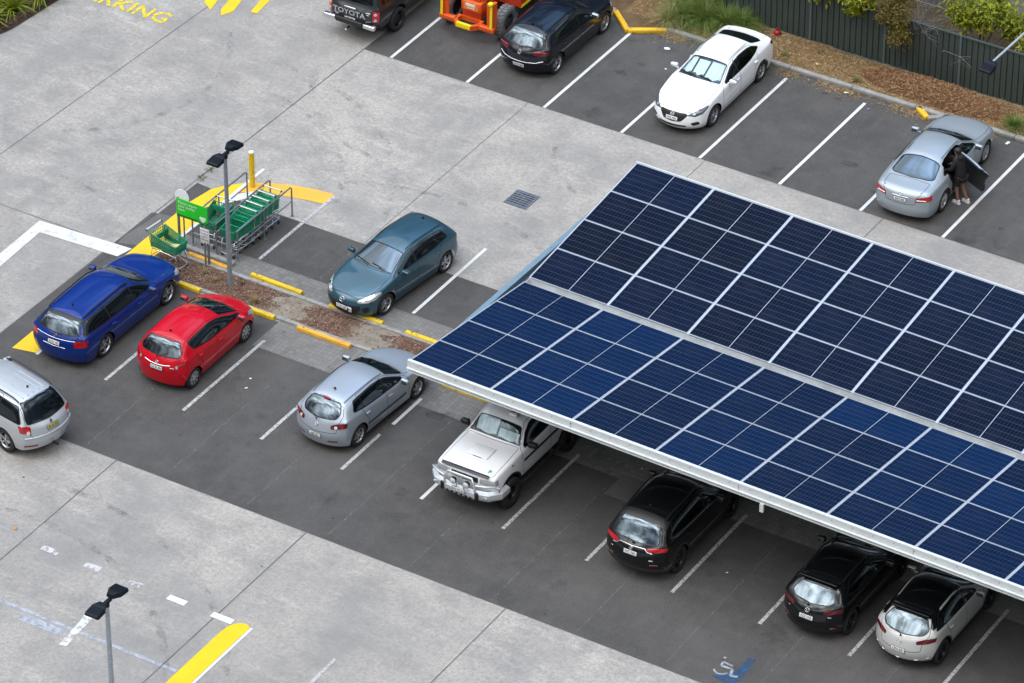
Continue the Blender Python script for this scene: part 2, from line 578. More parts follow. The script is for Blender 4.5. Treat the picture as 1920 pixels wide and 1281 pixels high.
def make_wheel_meshes(r, w, style, n, alloy, rimr=None):
    """tyre and rim, axle along Y, outer face at +Y"""
    rr = rimr or r * .70
    ty = MB()
    h = w / 2
    ty.lathe([(rr * .96, -h * .8), (rr, -h * .95), (r * .93, -h), (r * .985, -h * .82), (r, -h * .55), (r, h * .55), (r * .985, h * .82),
              (r * .93, h), (rr * 1.02, h * .95), (rr * .97, h * .75)], 40)
    if style == 'lug':
        for k in range(26):
            a = 2 * math.pi * k / 26
            for sg in (-1, 1):
                q = Matrix.Rotation(-(a + (.06 if sg > 0 else 0)), 4, 'Y')
                ty.box((r + .004, sg * w * .27, 0), (.03, w * .42, r * .13), 0, None, q @ Matrix.Rotation(sg * .35, 4, 'X'))
    for k in range(3):                                  # tread grooves
        ty.lathe([(r + .001, -h * .4 + k * h * .4 - .006), (r + .0015, -h * .4 + k * h * .4 + .006)], 40, 1)
    tm = ty.mesh('tyre', [MAT['rubber'], MAT['seam']])
    rm = MB()
    f = h * .72                                          # depth of the outer face
    rm.lathe([(rr * .93, -h * .8), (rr * .90, -h * .3), (rr * .90, f * .4)], 40, 1)         # barrel
    rm.lathe([(rr * .90, f * .35), (rr * .94, f), (rr * 1.0, f + .012), (rr * 1.03, f + .006), (rr * 1.02, f - .01)], 40, 0)
    rm.lathe([(rr * .9, 0.0), (0, 0.0)], 40, 2)          # dark brake area
    rm.lathe([(rr * .6, f * .2), (rr * .6, f * .25), (0, f * .25)], 32, 3)   # disc
    def spoke(a, w0, w1, z0, z1, t=.022, r0=.14, r1=.95, mi=0):
        u = Vector((math.cos(a), 0, math.sin(a))); v = Vector((-math.sin(a), 0, math.cos(a)))
        p = []
        for (q, ww, zz) in ((r0, w0, z0), (.55, (w0 + w1) / 2, max(z0, z1)), (r1, w1, z1)):
            for sg in (-1, 1):
                p.append(u * (rr * q) + v * (ww * sg) + Vector((0, zz, 0)))
        for q in list(p): p.append(q - Vector((0, t, 0)))
        rm.add(p, [(0, 2, 3, 1), (2, 4, 5, 3), (0, 6, 8, 2), (2, 8, 10, 4), (1, 3, 9, 7), (3, 5, 11, 9)], mi, False)
    if style == 'twin':
        for k in range(n):
            a = 2 * math.pi * k / n + math.pi / 2
            for s_ in (-1, 1): spoke(a + s_ * .16, rr * .05, rr * .045, f, f + .004)
    elif style == 'cover':
        rm.lathe([(rr * .96, f + .004), (rr * .75, f + .022), (rr * .3, f + .012), (0, f + .02)], 40, 0)
        for k in range(n):
            a = 2 * math.pi * k / n
            spoke(a, rr * .05, rr * .085, f + .017, f + .026, .01, .42, .86, 2)
    elif style == 'steel':
        rm.lathe([(rr * .95, f * .3), (rr * .7, f * .1), (rr * .5, f * .5), (rr * .28, f * .7), (0, f * .7)], 32, 0)
        for k in range(n):
            a = 2 * math.pi * k / n
            rm.ball((rr * .62 * math.cos(a), f * .3, rr * .62 * math.sin(a)), (.03, .02, .03), 2, 1)
    else:
        for k in range(n):
            a = 2 * math.pi * k / n + math.pi / 2
            spoke(a, rr * .11, rr * (.085 if style != 'wide' else .15), f + .003, f + .002)
    if style not in ('cover',):
        rm.lathe([(rr * .22, f - .02), (rr * .2, f + .008), (rr * .09, f + .012), (0, f + .01)], 24, 0)
        for k in range(5):
            a = 2 * math.pi * k / 5
            rm.cyl((rr * .155 * math.cos(a), f, rr * .155 * math.sin(a)), (rr * .155 * math.cos(a), f + .014, rr * .155 * math.sin(a)), .008, n=6, mi=2)
    am = rm.mesh('rim', [alloy, MAT['darkalloy'], MAT['under'], MAT['alloy']])
    return tm, am

def plate_into(parent, mat, txt, yellow=False, w=.372, h=.107, lab=None):
    mb = MB()
    mb.box((0, 0, 0), (w, h, .008), 0, None, mat, .003)
    mb.box((0, 0, -.003), (w + .018, h + .018, .006), 1, None, mat)
    text_into(mb, txt, h * .86, mat @ Matrix.Translation((0, 0, .0045)), 1, .0008, sx=.86, bold=.0012)
    return mb.build('number_plate', [MAT['plateyellow' if yellow else 'plate'], MAT['ink']], parent)

def badge_into(parent, mat, kind, size=.05):
    mb = MB()
    def ring(rx, ry, t, n=28, c=(0, 0)):
        mb.tube([(c[0] + rx * math.cos(2 * math.pi * k / n), c[1] + ry * math.sin(2 * math.pi * k / n), .004) for k in range(n)], t, 6, 0, True)
    s_ = size
    if kind == 'wing':            # oval with a spread wing
        ring(s_, s_ * .8, s_ * .1)
        mb.tube([(-s_ * .95, s_ * .15, .004), (-s_ * .55, s_ * .25, .004), (-s_ * .1, -s_ * .12, .004), (0, -s_ * .2, .004), (s_ * .1, -s_ * .12, .004), (s_ * .55, s_ * .25, .004), (s_ * .95, s_ * .15, .004)], s_ * .1)
    elif kind == 'ovals':
        ring(s_, s_ * .68, s_ * .08); ring(s_ * .42, s_ * .64, s_ * .07); ring(s_ * .72, s_ * .3, s_ * .07, c=(0, s_ * .3))
    elif kind == 'disc':          # round badge, letters one above the other
        mb.cyl((0, 0, 0), (0, 0, .008), s_, n=28, mi=1); ring(s_, s_, s_ * .1)
        mb.tube([(-s_ * .35, s_ * .8, .009), (0, s_ * .15, .009), (s_ * .35, s_ * .8, .009)], s_ * .07)
        mb.tube([(-s_ * .85, s_ * .35, .009), (-s_ * .42, -s_ * .75, .009), (0, -s_ * .05, .009), (s_ * .42, -s_ * .75, .009), (s_ * .85, s_ * .35, .009)], s_ * .07)
    elif kind == 'arrow':         # round badge with a winged arrow
        mb.cyl((0, 0, 0), (0, 0, .008), s_, n=28, mi=1); ring(s_, s_, s_ * .09)
        mb.tube([(-s_ * .6, -s_ * .3, .01), (0, 0, .01), (s_ * .6, s_ * .25, .01)], s_ * .12); mb.tube([(-s_ * .1, s_ * .6, .01), (0, 0, .01), (-s_ * .3, -s_ * .6, .01)], s_ * .1)
    else:                         # oval of stars
        mb.cyl((0, 0, 0), (0, 0, .006), s_, n=28, mi=1); ring(s_, s_ * .6, s_ * .08)
    mm = mat
    return mb.build('badge', [MAT['chrome'], MAT['ink']], parent) if mm is None else _bake(mb, mm, 'badge', [MAT['chrome'], MAT['ink']], parent)

def _bake(mb, mat, name, mats, parent):
    mb.v = [mat @ v for v in mb.v]
    return mb.build(name, mats, parent)

def facing(x, y, z, nx, up=(0, 0, 1)):
    """matrix whose local Z looks along nx and whose local Y is up"""
    n = Vector(nx).normalized(); upv = Vector(up)
    xx = upv.cross(n).normalized(); yy = n.cross(xx)
    m = Matrix((xx, yy, n)).transposed().to_4x4(); m.translation = Vector((x, y, z))
    return m

def build_car(sp, name, label, cat, group=None):
    S = Shell(sp)
    W2, xF, xB, wb, r = S.W2, S.xF, S.xB, sp['wb'], sp['r']
    root = empty(name); tag(root, label, cat, group)
    pm = sp['paint']; roofm = sp.get('roofpaint', pm)
    xa0, xa1 = wb / 2, -wb / 2
    xC, xR0, xR1, xT = sp['xC'], sp['xR0'], sp['xR1'], sp['xT']
    stC = sp['iC']; stH = sp['iH']; stK = sp['iK']; stM = sp['iM']
    ST = S.ST
    # --- side windows
    xw1b, xw1t = sp['dlo_rear']
    ft = sp.get('dlo_top', .045); fb = sp.get('dlo_bot', .045)
    xs_bot = [xC - sp.get('dlo_front', .30) - .001]
    xf = xs_bot[0]
    N = 7
    tops = []; bots = []
    for k in range(N + 1):
        x = lerp(xw1t, xf, k / N); tops.append((x, S.zrail(x) - ft))
    for k in range(N + 1):
        x = lerp(xf, xw1b, k / N); bots.append((x, S.zbelt(x) + fb + sp.get('dlo_kick', 0) * max(0, (k / N - .6) / .4) ** 2))
    # keep the outline open where the pillar comes down to the belt
    tops = [(x, max(z, S.zbelt(x) + fb + .035)) for x, z in tops]
    S.side(tops + bots, 'side_window', ('body',), sp.get('dlo_r', .05), thr=.35)
    for (xa, xb_) in sp.get('pillars', []):
        S.side([(xa + .045, .2), (xb_ + .045, .2), (xb_ - .045, 3), (xa - .045, 3)], 'pillar', ('side_window',), 0, thr=.2)
    # --- windscreen
    st0, st1 = ST[stC], ST[stH]
    yb = W2 * st0[3] * .955
    i0 = sp.get('ws_in', .045)
    yl, yu = st0[5] - i0, st1[5] - i0
    low = [(st0[0] - .035 - st0[7] * (t * yl / yb) ** 2, t * yl) for t in (0, .35, .7, 1)]
    upp = [(st1[0] + .05 - st1[7] * (t * yu / yb) ** 2, t * yu) for t in (1, .7, .35, 0)]
    S.top(low + upp, 'windscreen', ('body',), .03, thr=.1)
    # --- rear window
    rw = sp['rear_win']
    if rw[0] == 'top': S.top(rw[1], 'rear_window', ('body',), rw[2] if len(rw) > 2 else .05, thr=.1)
    else: S.end(rw[1], 'rear_window', -1, ('body',), rw[2] if len(rw) > 2 else .06, thr=.1)
    # --- lamps, grilles, cladding given by the car
    for (how, pts, d, nm, rr) in sp.get('cuts', []):
        if how == 'both': S.both(pts, d, nm, ('body', 'cladding'), rr)
        elif how == 'front': S.end(pts, nm, 1, ('body', 'cladding'), rr)
        elif how == 'rear': S.end(pts, nm, -1, ('body', 'cladding'), rr)
        elif how == 'top': S.top(pts, nm, ('body',), rr)
        elif how == 'side': S.side(pts, nm, ('body',), rr)
    # --- bonnet, lids, doors
    xn = sp.get('xbonnet', xF - .22)
    bl = [(st0[0] + .03 - st0[7] * t * t, t * yb * .83) for t in (0, .5, 1)]
    bn = [(lerp(st0[0], xn, .5), yb * .86), (xn + .02, yb * sp.get('bonnet_w', .74)), (xn + .08, yb * .45), (xn + .10, 0)]
    S.top(bl + bn, 'bonnet', ('body',), .05, thr=.2)
    if 'lid' in sp:
        for (how, pts) in sp['lid'][1]:
            (S.end(pts, sp['lid'][0], -1, ('body',), .05, .42) if how == 'rear' else S.top(pts, sp['lid'][0], ('body',), .04))
    open_id = sp.get('open_door')
    for k, poly in enumerate(sp['doors']):
        nm = 'door_%d' % k
        xa, xb_ = poly[0], poly[1]
        tp = [(x, S.zrail(x) - .008) for x in [lerp(xa, xb_, t / 5) for t in range(6)]]
        p = [(xa, poly[2])] + [(xa, S.zbelt(xa) - .05)] + tp + list(poly[3:]) + [(xb_ if len(poly) < 4 else poly[-1][0], poly[2])]
        S.side(p, nm, ('body',), .05, thr=.3)
        if open_id == k:
            S.side(p, 'open_door', (nm,), 0, thr=.25, only=-1); S.side(p, 'open_window', ('side_window',), 0, .25, only=-1); S.side(p, 'open_window', ('pillar',), 0, .25, only=-1)
    # --- wheel arches
    ra = r + sp.get('gap', .055)
    for xa in (xa0, xa1):
        S.side([(xa + ra * math.cos(a), r + ra * math.sin(a)) for a in [2 * math.pi * k / 28 for k in range(28)]], 'arch',
               tuple(n for n in S.names if n not in ('side_window',)), 0, thr=.12)
    # --- black lower edge of cladding
    lw = sp.get('clad')
    if lw:
        S.side([(xB - .2, .05), (xB - .2, lw), (xF + .2, lw), (xF + .2, .05)], 'cladding', tuple(n for n in S.names if n.startswith('door') or n == 'body'), 0, thr=-1)
    fl = sp.get('flare')
    if fl:
        for xa in (xa0, xa1):
            S.side([(xa + (ra + fl) * math.cos(a), r + (ra + fl) * math.sin(a)) for a in [2 * math.pi * k / 28 for k in range(28)]], 'cladding',
                   tuple(n for n in S.names if n not in ('side_window', 'arch', 'tail_light', 'headlight')), 0, thr=.2)
    if sp.get('roof_x'):
        S.carve([(x, y, 0) for x, y in sp['roof_x']], (0, 0, 1), lambda f: f.normal.z > .3 and f.calc_center_median().z > sp['roof_z'], 'roof', ('body',))
    # ---------------- meshes
    def put(me, nm, mats, parent=root):
        if me is None: return None
        for m_ in (mats if isinstance(mats, (list, tuple)) else [mats]): me.materials.append(m_)
        return link(bpy.data.objects.new(nm, me), parent)
    used = set(); nog = {'side_window', 'windscreen', 'rear_window', 'pillar', 'open_window', 'arch'}
    def gaps(o_, faces):
        if o_ is None: return o_
        rb = S.ring(faces, nog, .006, .0015, used)
        if rb.v: rb.build('panel_gap', [MAT['seam']], o_)
        return o_
    def named(nm): 
        k = S.names.index(nm) if nm in S.names else -1
        return [f for f in S.b.faces if f[S.id] == k]
    body = put(S.part('body'), 'body', pm)
    if sp.get('roof_x'): put(S.part('roof'), 'roof', roofm)
    gaps(put(S.part('bonnet'), 'bonnet', pm), named('bonnet'))
    lid = gaps(put(S.part(sp['lid'][0]), sp['lid'][0], pm), named(sp['lid'][0])) if 'lid' in sp else None
    doors = []
    for k in range(len(sp['doors'])):
        for g in S.islands('door_%d' % k):
            if sum(f.calc_area() for f in g) > .05:
                d = gaps(put(S.part('door_%d' % k, g), 'door', pm), g); doors.append(d)
                c = sum((f.calc_center_median() for f in g), Vector()) / len(g); sg = 1 if c.y > 0 else -1
                hx = min(v.co.x for f in g for v in f.verts) + .16
                hz = S.zbelt(hx) - .11
                hy = max((v.co.y * sg for f in g for v in f.verts if abs(v.co.z - hz) < .09 and abs(v.co.x - hx) < .2), default=W2)
                hb = MB(); hb.box((hx, (hy + .012) * sg, hz), (.17, .028, .03), 0, None, None, .012)
                hb.build('handle', [pm if not sp.get('chrome_handle') else MAT['chrome']], d)
    glassy = {'side_window', 'windscreen', 'rear_window', 'pillar', 'open_window'}
    sw = sp.get('seal_w', .014)
    for nm, ins, m_ in (('side_window', .004, sp.get('side_glass', MAT['glass'])), ('pillar', .002, MAT['black']), ('windscreen', .004, sp.get('ws_glass', MAT['glass'])), ('rear_window', .004, sp.get('rear_glass', MAT['glass']))):
        for g in S.islands(nm):
            o_ = put(S.part(nm, g, ins), nm, m_)
            rb = S.ring(g, glassy, sw, .0025)
            if rb.v: rb.build('window_seal', [MAT['seal']], o_)
    LM = {'headlight': sp.get('headmat', MAT['lampclear']), 'tail_light': MAT['lampred'], 'tail_light_dark': MAT['lampdark'], 'reversing_light': MAT['lampwhite'],
          'indicator': MAT['lampamber'], 'grille': MAT['black'], 'air_intake': MAT['black'], 'cladding': sp.get('cladmat', MAT['trim']),
          'spoiler': MAT['black'], 'chrome_strip': MAT['chrome'], 'reflector': MAT['lampred'], 'trim': MAT['black'], 'bumper': sp.get('bumpermat', pm), 'sunroof': MAT['glass'], 'lamp_centre': MAT['lampwhite'], 'diffuser': MAT['trim']}
    for nm, m_ in LM.items():
        if nm not in S.names: continue
        if nm in ('cladding', 'trim', 'bumper'): put(S.part(nm), nm, m_)
        else:
            for g in S.islands(nm): gaps(put(S.part(nm, g, -.002 if 'light' in nm else .0), {'tail_light_dark': 'tail_light', 'lamp_centre': 'lamp_lens'}.get(nm, nm), m_), g)
    # --- wheel wells, floor
    mb = MB()
    for xa in (xa0, xa1):
        for sg in (1, -1):
            n = 16; vs = []
            yo = W2 - .12; yi = W2 - .40
            for k in range(n + 1):
                a = math.pi * k / n * 1.16 - .08 * math.pi
                for y in (yo, yi): vs.append((xa + (ra + .012) * math.cos(a), y * sg, r + (ra + .012) * math.sin(a)))
            mb.add(vs, [(2 * k, 2 * k + 2, 2 * k + 3, 2 * k + 1) for k in range(n)], 0, True)
            mb.add([v for v in vs if abs(abs(v[1]) - yi) < 1e-6], [list(range(n + 1))], 0)
    zs = sp.get('zs', .19)
    fz = zs + .03
    mb.box((0, 0, fz), (wb - 2 * ra - .06, W2 * 2 * .9, .05)); 
    mb.box((lerp(xa0 + ra, xF, .35), 0, fz + .05), ((xF - xa0 - ra) * .42, W2 * 1.1, .05))
    mb.box((lerp(xa1 - ra, xB, .35), 0, fz + .07), ((xa1 - ra - xB) * .42, W2 * 1.1, .05))
    mb.box((xa0, 0, fz + .06), (2 * ra + .1, W2 * 2 - .74, .05)); mb.box((xa1, 0, fz + .06), (2 * ra + .1, W2 * 2 - .74, .05))
    mb.build('underbody', [MAT['under']], root)
    # --- cabin
    zf = fz + .05; zB = S.zbelt((xC + xT) / 2)
    zr_ = S.zrail((xR0 + xR1) / 2)
    if sp.get('cabin', True):
        def seat(x, w, y, nm='seat', hr=True):
            q = MB()
            h = zB + .02 - zf - .30
            q.box((x + .22, y, zf + .22), (.5, w, .2), 0, None, None, .06)
            rot = Matrix.Rotation(-.22, 4, 'Y')
            q.box((0, 0, 0), (.14, w, h + .12), 0, None, Matrix.Translation((x - .10, y, zf + .28 + h / 2)) @ rot, .06)
            for yy in ((0,) if w < .8 else (-w * .33, w * .33)):
                if hr: q.box((x - .22, y + yy, zf + .46 + h), (.09, .26, .16), 0, None, None, .04)
            q.build(nm, [MAT['seat']], root)
        sx = sp.get('seat_x', (xC + .0) - 1.02)
        for sg in (1, -1): seat(sx, .52, sg * W2 * .41)
        if sp.get('rear_seat', True): seat(sx - .86, W2 * 1.45, 0)
        q = MB()
        q.box((xC - .33, 0, S.zbelt(xC) - .09), (.62, W2 * 1.66, .14), 0, None, None, .05)
        q.box((xC - .62, 0, S.zbelt(xC) - .22), (.2, W2 * 1.6, .3), 0, None, None, .05)
        q.build('dashboard', [MAT['dash']], root)
        q = MB()
        q.tube([(xC - .78 + .07 * math.sin(2 * math.pi * k / 20), -W2 * .41 + .18 * math.cos(2 * math.pi * k / 20), S.zbelt(xC) - .06 + .17 * math.sin(2 * math.pi * k / 20)) for k in range(20)], .014, 6, 0, True)
        q.cyl((xC - .78, -W2 * .41, S.zbelt(xC) - .06), (xC - .55, -W2 * .41, S.zbelt(xC) - .14), .05)
        q.build('steering_wheel', [MAT['dash']], root)
        q = MB()
        xm = xR1 - .1
        if sp.get('shelf', True): q.box((xT + .45, 0, zB - .03), (.5, W2 * 1.45, .03), 0)
        q.box((sx - 1.2, 0, zf + .2), (.05, W2 * 1.6, zB - zf - .25), 0)
        q.build('parcel_shelf', [MAT['dash']], root)
    # --- wheels
    tm, am = make_wheel_meshes(r, sp.get('tw', .205), sp.get('wheel', ('spoke', 5))[0], sp.get('wheel', ('spoke', 5))[1], sp.get('alloy', MAT['alloy']), sp.get('rimr'))
    for xa in (xa0, xa1):
        for sg in (1, -1):
            w = empty('wheel', (xa, (W2 - sp.get('tw', .205) / 2 - sp.get('win', .025)) * sg, r), 0 if sg > 0 else math.pi, root)
            if xa == xa0 and sp.get('steer'): w.rotation_euler.z += sp['steer']
            for nm, me in (('tyre', tm), ('rim', am)):
                o = link(bpy.data.objects.new(nm, me), w); o.rotation_euler.y = rnd.uniform(0, 6)
    # --- door mirrors
    mx = xC - sp.get('mir_x', .42); mz = S.zbelt(mx) + .09
    for sg in (1, -1):
        q = MB()
        bm = bmesh.new(); bmesh.ops.create_cube(bm, size=1)
        for v in bm.verts:
            v.co = Vector((v.co.x * .13 * (1 - .25 * (v.co.y > 0)) + .02 * (v.co.z > 0), v.co.y * .23, v.co.z * .15 * (1 - .2 * (v.co.y > 0))))
        bmesh.ops.bevel(bm, geom=list(bm.edges), offset=.04, segments=3, profile=.5, affect='EDGES')
        ms = sp.get('mir_s', 1.0)
        mm_ = Matrix.Translation((mx, sg * (W2 * .985 + .10), mz)) @ Matrix.Diagonal((ms, sg * ms, ms, 1))
        bmesh.ops.transform(bm, matrix=mm_, verts=bm.verts); bmesh.ops.recalc_face_normals(bm, faces=bm.faces)
        q.bm(bm, 0, True)
        q.cyl((mx + .03, sg * (W2 * .90), mz - .07), (mx + .01, sg * (W2 * .985 + .03), mz - .05), .022, .018, 8, 0)
        o = q.build('door_mirror', [sp.get('mirpaint', pm)], root)
        g = MB(); g.box((mx - .058 * ms, sg * (W2 * .985 + .10), mz), (.012, .18 * ms, .11 * ms), 0, None, None, .005)
        g.build('mirror_glass', [MAT['mirror']], o)
    # --- wipers
    q = MB()
    def onscreen(t, y):
        a = S.ST[stC]; b_ = S.ST[stH]
        x = lerp(a[0] - .04, b_[0], t); z = lerp(a[1] + .0, b_[1], t) + .02
        yy = abs(y)
        return Vector((x - lerp(a[7], b_[7], t) * (yy / yb) ** 2, y, z - lerp(a[6], b_[6], t) * (yy / max(a[5], .1)) ** 2 + .012))
    for y0, y1 in ((-.10, -.62), (.42, -.02)):
        q.tube([onscreen(-.05, y0), onscreen(.07, lerp(y0, y1, .5)), onscreen(.10, y1)], .008, 6)
        q.tube([onscreen(.03, lerp(y0, y1, -.02)), onscreen(.11, y1)], .006, 6)
    q.build('wiper', [MAT['black']], root)
    if sp.get('rear_wiper'):
        q = MB(); q.tube(sp['rear_wiper'], .008, 6); q.cyl(Vector(sp['rear_wiper'][0]) + Vector((.02, 0, 0)), Vector(sp['rear_wiper'][0]) + Vector((-.02, 0, 0)), .02)
        q.build('rear_wiper', [MAT['black']], root)
    if sp.get('antenna'):
        x, z = sp['antenna'][:2]; ln = sp['antenna'][2] if len(sp['antenna']) > 2 else .22
        q = MB(); q.cyl((x, 0, z - .02), (x, 0, z + .022), .035, .022, 10); q.tube([(x, 0, z + .01), (x - ln * .75, 0, z + ln * .6)], [.006, .003], 6)
        q.build('antenna', [MAT['black']], root)
    if sp.get('roof_seam'):
        for sg in (1, -1):
            q = MB()
            xs = [lerp(xR0 - .05, xR1 + .08, t / 8) for t in range(9)]
            ycol = lambda x: interp([(st[0], st[5]) for st in ST if st[4] == 'g'], x)
            zcol = lambda x: interp([(st[0], st[1] - st[6] * .55) for st in ST if st[4] == 'g'], x)
            q.tube([(x, sg * (ycol(x) - .075), zcol(x) - sp['roof_seam'] - .003) for x in xs], .008, 6)
            q.build('roof_moulding', [MAT['black'] if sp.get('roof_seam_dark', True) else pm], root)
    if sp.get('roof_rails'):
        h = sp['roof_rails']
        for sg in (1, -1):
            q = MB()
            xs = [lerp(xR0 - .15, xR1 + .12, t / 8) for t in range(9)]
            ycol = lambda x: interp([(st[0], st[5]) for st in ST if st[4] == 'g'], x)
            zcol = lambda x: interp([(st[0], st[1] - st[6] * .6) for st in ST if st[4] == 'g'], x)
            q.tube([(x, sg * (ycol(x) - .06), zcol(x) + h * (0.1 if i in (0, 8) else 1)) for i, x in enumerate(xs)], .02, 8)
            q.build('roof_rail', [sp.get('railmat', MAT['black'])], root)
    for p in sp.get('plates', []):
        hs = [S.snap((p[0][0], p[0][1] + dy, p[0][2] + dz)) for dy in (-.17, 0, .17) for dz in (-.045, 0, .045)]
        sg = 1 if p[0][0] > 0 else -1
        n = sum((h[1] for h in hs), Vector()); n.y = 0; n.normalize()
        mx_ = max((h[0].x * sg - (h[0].z - p[0][2]) * (-n.z / (n.x * sg + 1e-6)) * 1.0) for h in hs)
        plate_into(root, facing(sg * (mx_ + .006), p[0][1], p[0][2], n), p[1], *(p[2:]))
    for (nm, pos, nrm, rx, ry, m_) in sp.get('lenses', []):          # round lamp units on both sides
        for sg in (1, -1):
            hp, hn = S.snap((pos[0], pos[1] * sg, pos[2]), .004)
            q = MB(); q.cyl((0, 0, -.03), (0, 0, .006), rx, n=20); q.v = [facing(hp.x, hp.y, hp.z, hn) @ Matrix.Diagonal((1, ry / rx, 1, 1)) @ v for v in q.v]
            q.build(nm, [m_], root)
    for (txt, f, size, mm, sx) in sp.get('letters', []):
        hp, hn = S.snap((f[0], 0, f[2]), .03)
        q = MB(); text_into(q, txt, size, facing(hp.x, f[1], hp.z, f[3]), 0, .003, sx=sx, bold=size * .02); q.build('lettering', [mm], root)
    for (nm, boxes, m_, bev) in sp.get('boxes', []):
        for bx in boxes:
            if nm in ('number_badge', 'reflector', 'lamp_lens', 'lettering_badge', 'badge_plate', 'learner_plate'):
                hp, hn = S.snap(bx[0], .004)
                if nm == 'learner_plate': hp, hn = hp + hn * .015, Vector((1, 0, 0))
                xx = hn; yy = Vector((0, 0, 1)).cross(xx).normalized(); zz = xx.cross(yy)
                mm = Matrix((xx, yy, zz)).transposed().to_4x4(); mm.translation = hp
                q = MB(); q.box((0, 0, 0), bx[1], 0, None, mm, bev); q.build(nm, [m_], root)
                continue
            q = MB(); q.box(bx[0], bx[1], 0, None, Matrix() if len(bx) < 3 else Matrix.Translation(Vector(bx[0])) @ Matrix.Rotation(bx[2], 4, bx[3]) @ Matrix.Translation(-Vector(bx[0])), bev); q.build(nm, [m_], root)
    for (nm, tubes, r_, m_) in sp.get('tubes', []):
        for tb in tubes:
            q = MB(); q.tube([S.snap(p, .004)[0] for p in tb] if nm.endswith('strip') else tb, r_, 8); q.build(nm, [m_], root)
    for bd in sp.get('badges', []):
        hp, hn = S.snap(bd[0][:3], .006)
        badge_into(root, facing(hp.x, hp.y, hp.z, hn), bd[1], bd[2])
    root['_half_width'] = W2
    # --- an opened door hinged on its front edge
    if open_id is not None:
        xa = sp['doors'][open_id][0]
        hinge = Vector((xa, -W2 * .97, 0))
        gs = S.islands('open_door')
        me = S.part('open_door', [f for g in gs for f in g])
        A = Matrix.Translation(hinge) @ Matrix.Rotation(sp['open_angle'], 4, 'Z') @ Matrix.Translation(-hinge)
        inner = me.copy()
        d = put(me, 'door', pm); d.data.transform(A)
        for v in inner.vertices: v.co.y += .06
        bmi = bmesh.new(); bmi.from_mesh(inner); bmesh.ops.reverse_faces(bmi, faces=bmi.faces)
        # closing strip round the rim
        bmi.to_mesh(inner); bmi.free(); inner.transform(A)
        inn = put(inner, 'door_lining', MAT['seat'], d)
        rim = MB()
        for e in S.b.edges:
            nm = [S.names[f[S.id]] for f in e.link_faces]
            if nm.count('open_door') == 1 and not (len(nm) == 2 and 'open_window' in nm):
                p, q_ = (A @ v.co for v in e.verts); dy = A.to_3x3() @ Vector((0, .06, 0))
                rim.add([p, q_, q_ + dy, p + dy], [(0, 1, 2, 3)])
            elif nm.count('open_door') == 1:
                p, q_ = (A @ v.co for v in e.verts); dy = A.to_3x3() @ Vector((0, .06, 0))
                rim.add([p, q_, q_ + dy, p + dy], [(0, 1, 2, 3)], 1)
        rim.build('door_edge', [pm, MAT['black']], d)
        fr = MB()
        for e in S.b.edges:
            nm = [S.names[f[S.id]] for f in e.link_faces]
            if nm.count('open_door') == 1 and min(v.co.z for v in e.verts) > S.zbelt(xa - .5) - .03:
                p, q_ = (A @ v.co for v in e.verts)
                if (p - q_).length > 1e-4: fr.cyl(p, q_, .014, n=6)
        fr.build('window_frame', [P['silver']], d)
        for g in S.islands('open_window'):
            m2 = S.part('open_window', g, .02); m2.transform(A); put(m2, 'window', MAT['screen'], d)
        xh = min(v.co.x for v in me.vertices) 
    return root, S
def car_spec(L, W, wb, fo, r, hood, cowl, head, roof, rend, tail, yr, zbR, **kw):
    """stations of the skin from nose to tail; hood: (distance behind nose, crown z, shoulder z), cowl/head/roof/rend: (x, z)"""
    sp = dict(L=L, W=W, wb=wb, fo=fo, r=r); sp.update(kw)
    xF = wb / 2 + fo; xB = xF - L
    SR4 = sp.get('SR', [0, 0, 0, 0, .955])[4]
    yb = W / 2 * SR4
    st = []
    hb = sp.get('hood_bow', (.22, .17, .13, .11))
    hw = sp.get('hood_ws', (.875, .955, .985, 1.0))
    for i, (d, zc, zb) in enumerate(hood):
        st.append((xF - d, zc, zb, hw[min(i, 3)], 'h', .5, 0, hb[min(i, 3)]))
    xC, zC, zbC = cowl; xH, zH = head; xM, zM = roof; x1, z1 = rend
    cb = sp.get('cowl_bow', .11); rb = sp.get('rear_bow', .07)
    a80 = sp.get('apil', .84)
    st.append((xC + .05, zC - .014, zbC, 1.0, 'h', .5, 0, cb))
    sp['iC'] = len(st)
    bel = lambda x: lerp(zbC, zbR, max(0, min(1, (xC - x) / (xC - x1)))) if not sp.get('belt') else interp(sp['belt'], x)
    st.append((xC - .05, zC + .03, bel(xC - .05) + .004, 1.0, 'g', yb * a80, .03, cb))
    xm = lerp(xC, xH, .5)
    st.append((xm, lerp(zC, zH, .53), bel(xm), 1.0, 'g', lerp(yb * a80, yr[0], .5), .06, cb * .75))
    sp['iH'] = len(st)
    st.append((xH + .05, zH - .02, bel(xH), 1.0, 'g', yr[0], .075, .06))
    st.append((xH - .10, zH + .018, bel(xH - .1), 1.0, 'g', yr[0] + .004, .08, .05))
    st.append((lerp(xH, xM, .6), lerp(zH, zM, .85), bel(lerp(xH, xM, .6)), 1.0, 'g', lerp(yr[0], yr[1], .6), .08, .02))
    st.append((xM, zM, bel(xM), 1.0, 'g', yr[1], .08, 0))
    xq = lerp(xM, x1, .62)
    st.append((xq, lerp(zM, z1, .45), bel(xq), 1.0, 'g', lerp(yr[1], yr[2], .5), .08, -rb * .5))
    sp['iK'] = len(st)
    st.append((x1, z1, bel(x1), .995, 'g', yr[2], .075, -rb))
    sp['iM'] = len(st) + 1
    for t in tail: st.append(t)
    sp['st'] = st
    sp['xC'], sp['xR0'], sp['xR1'], sp['xT'] = xC, xH, x1, tail[min(1, len(tail) - 1)][0]
    sp['zC'] = zC
    return sp

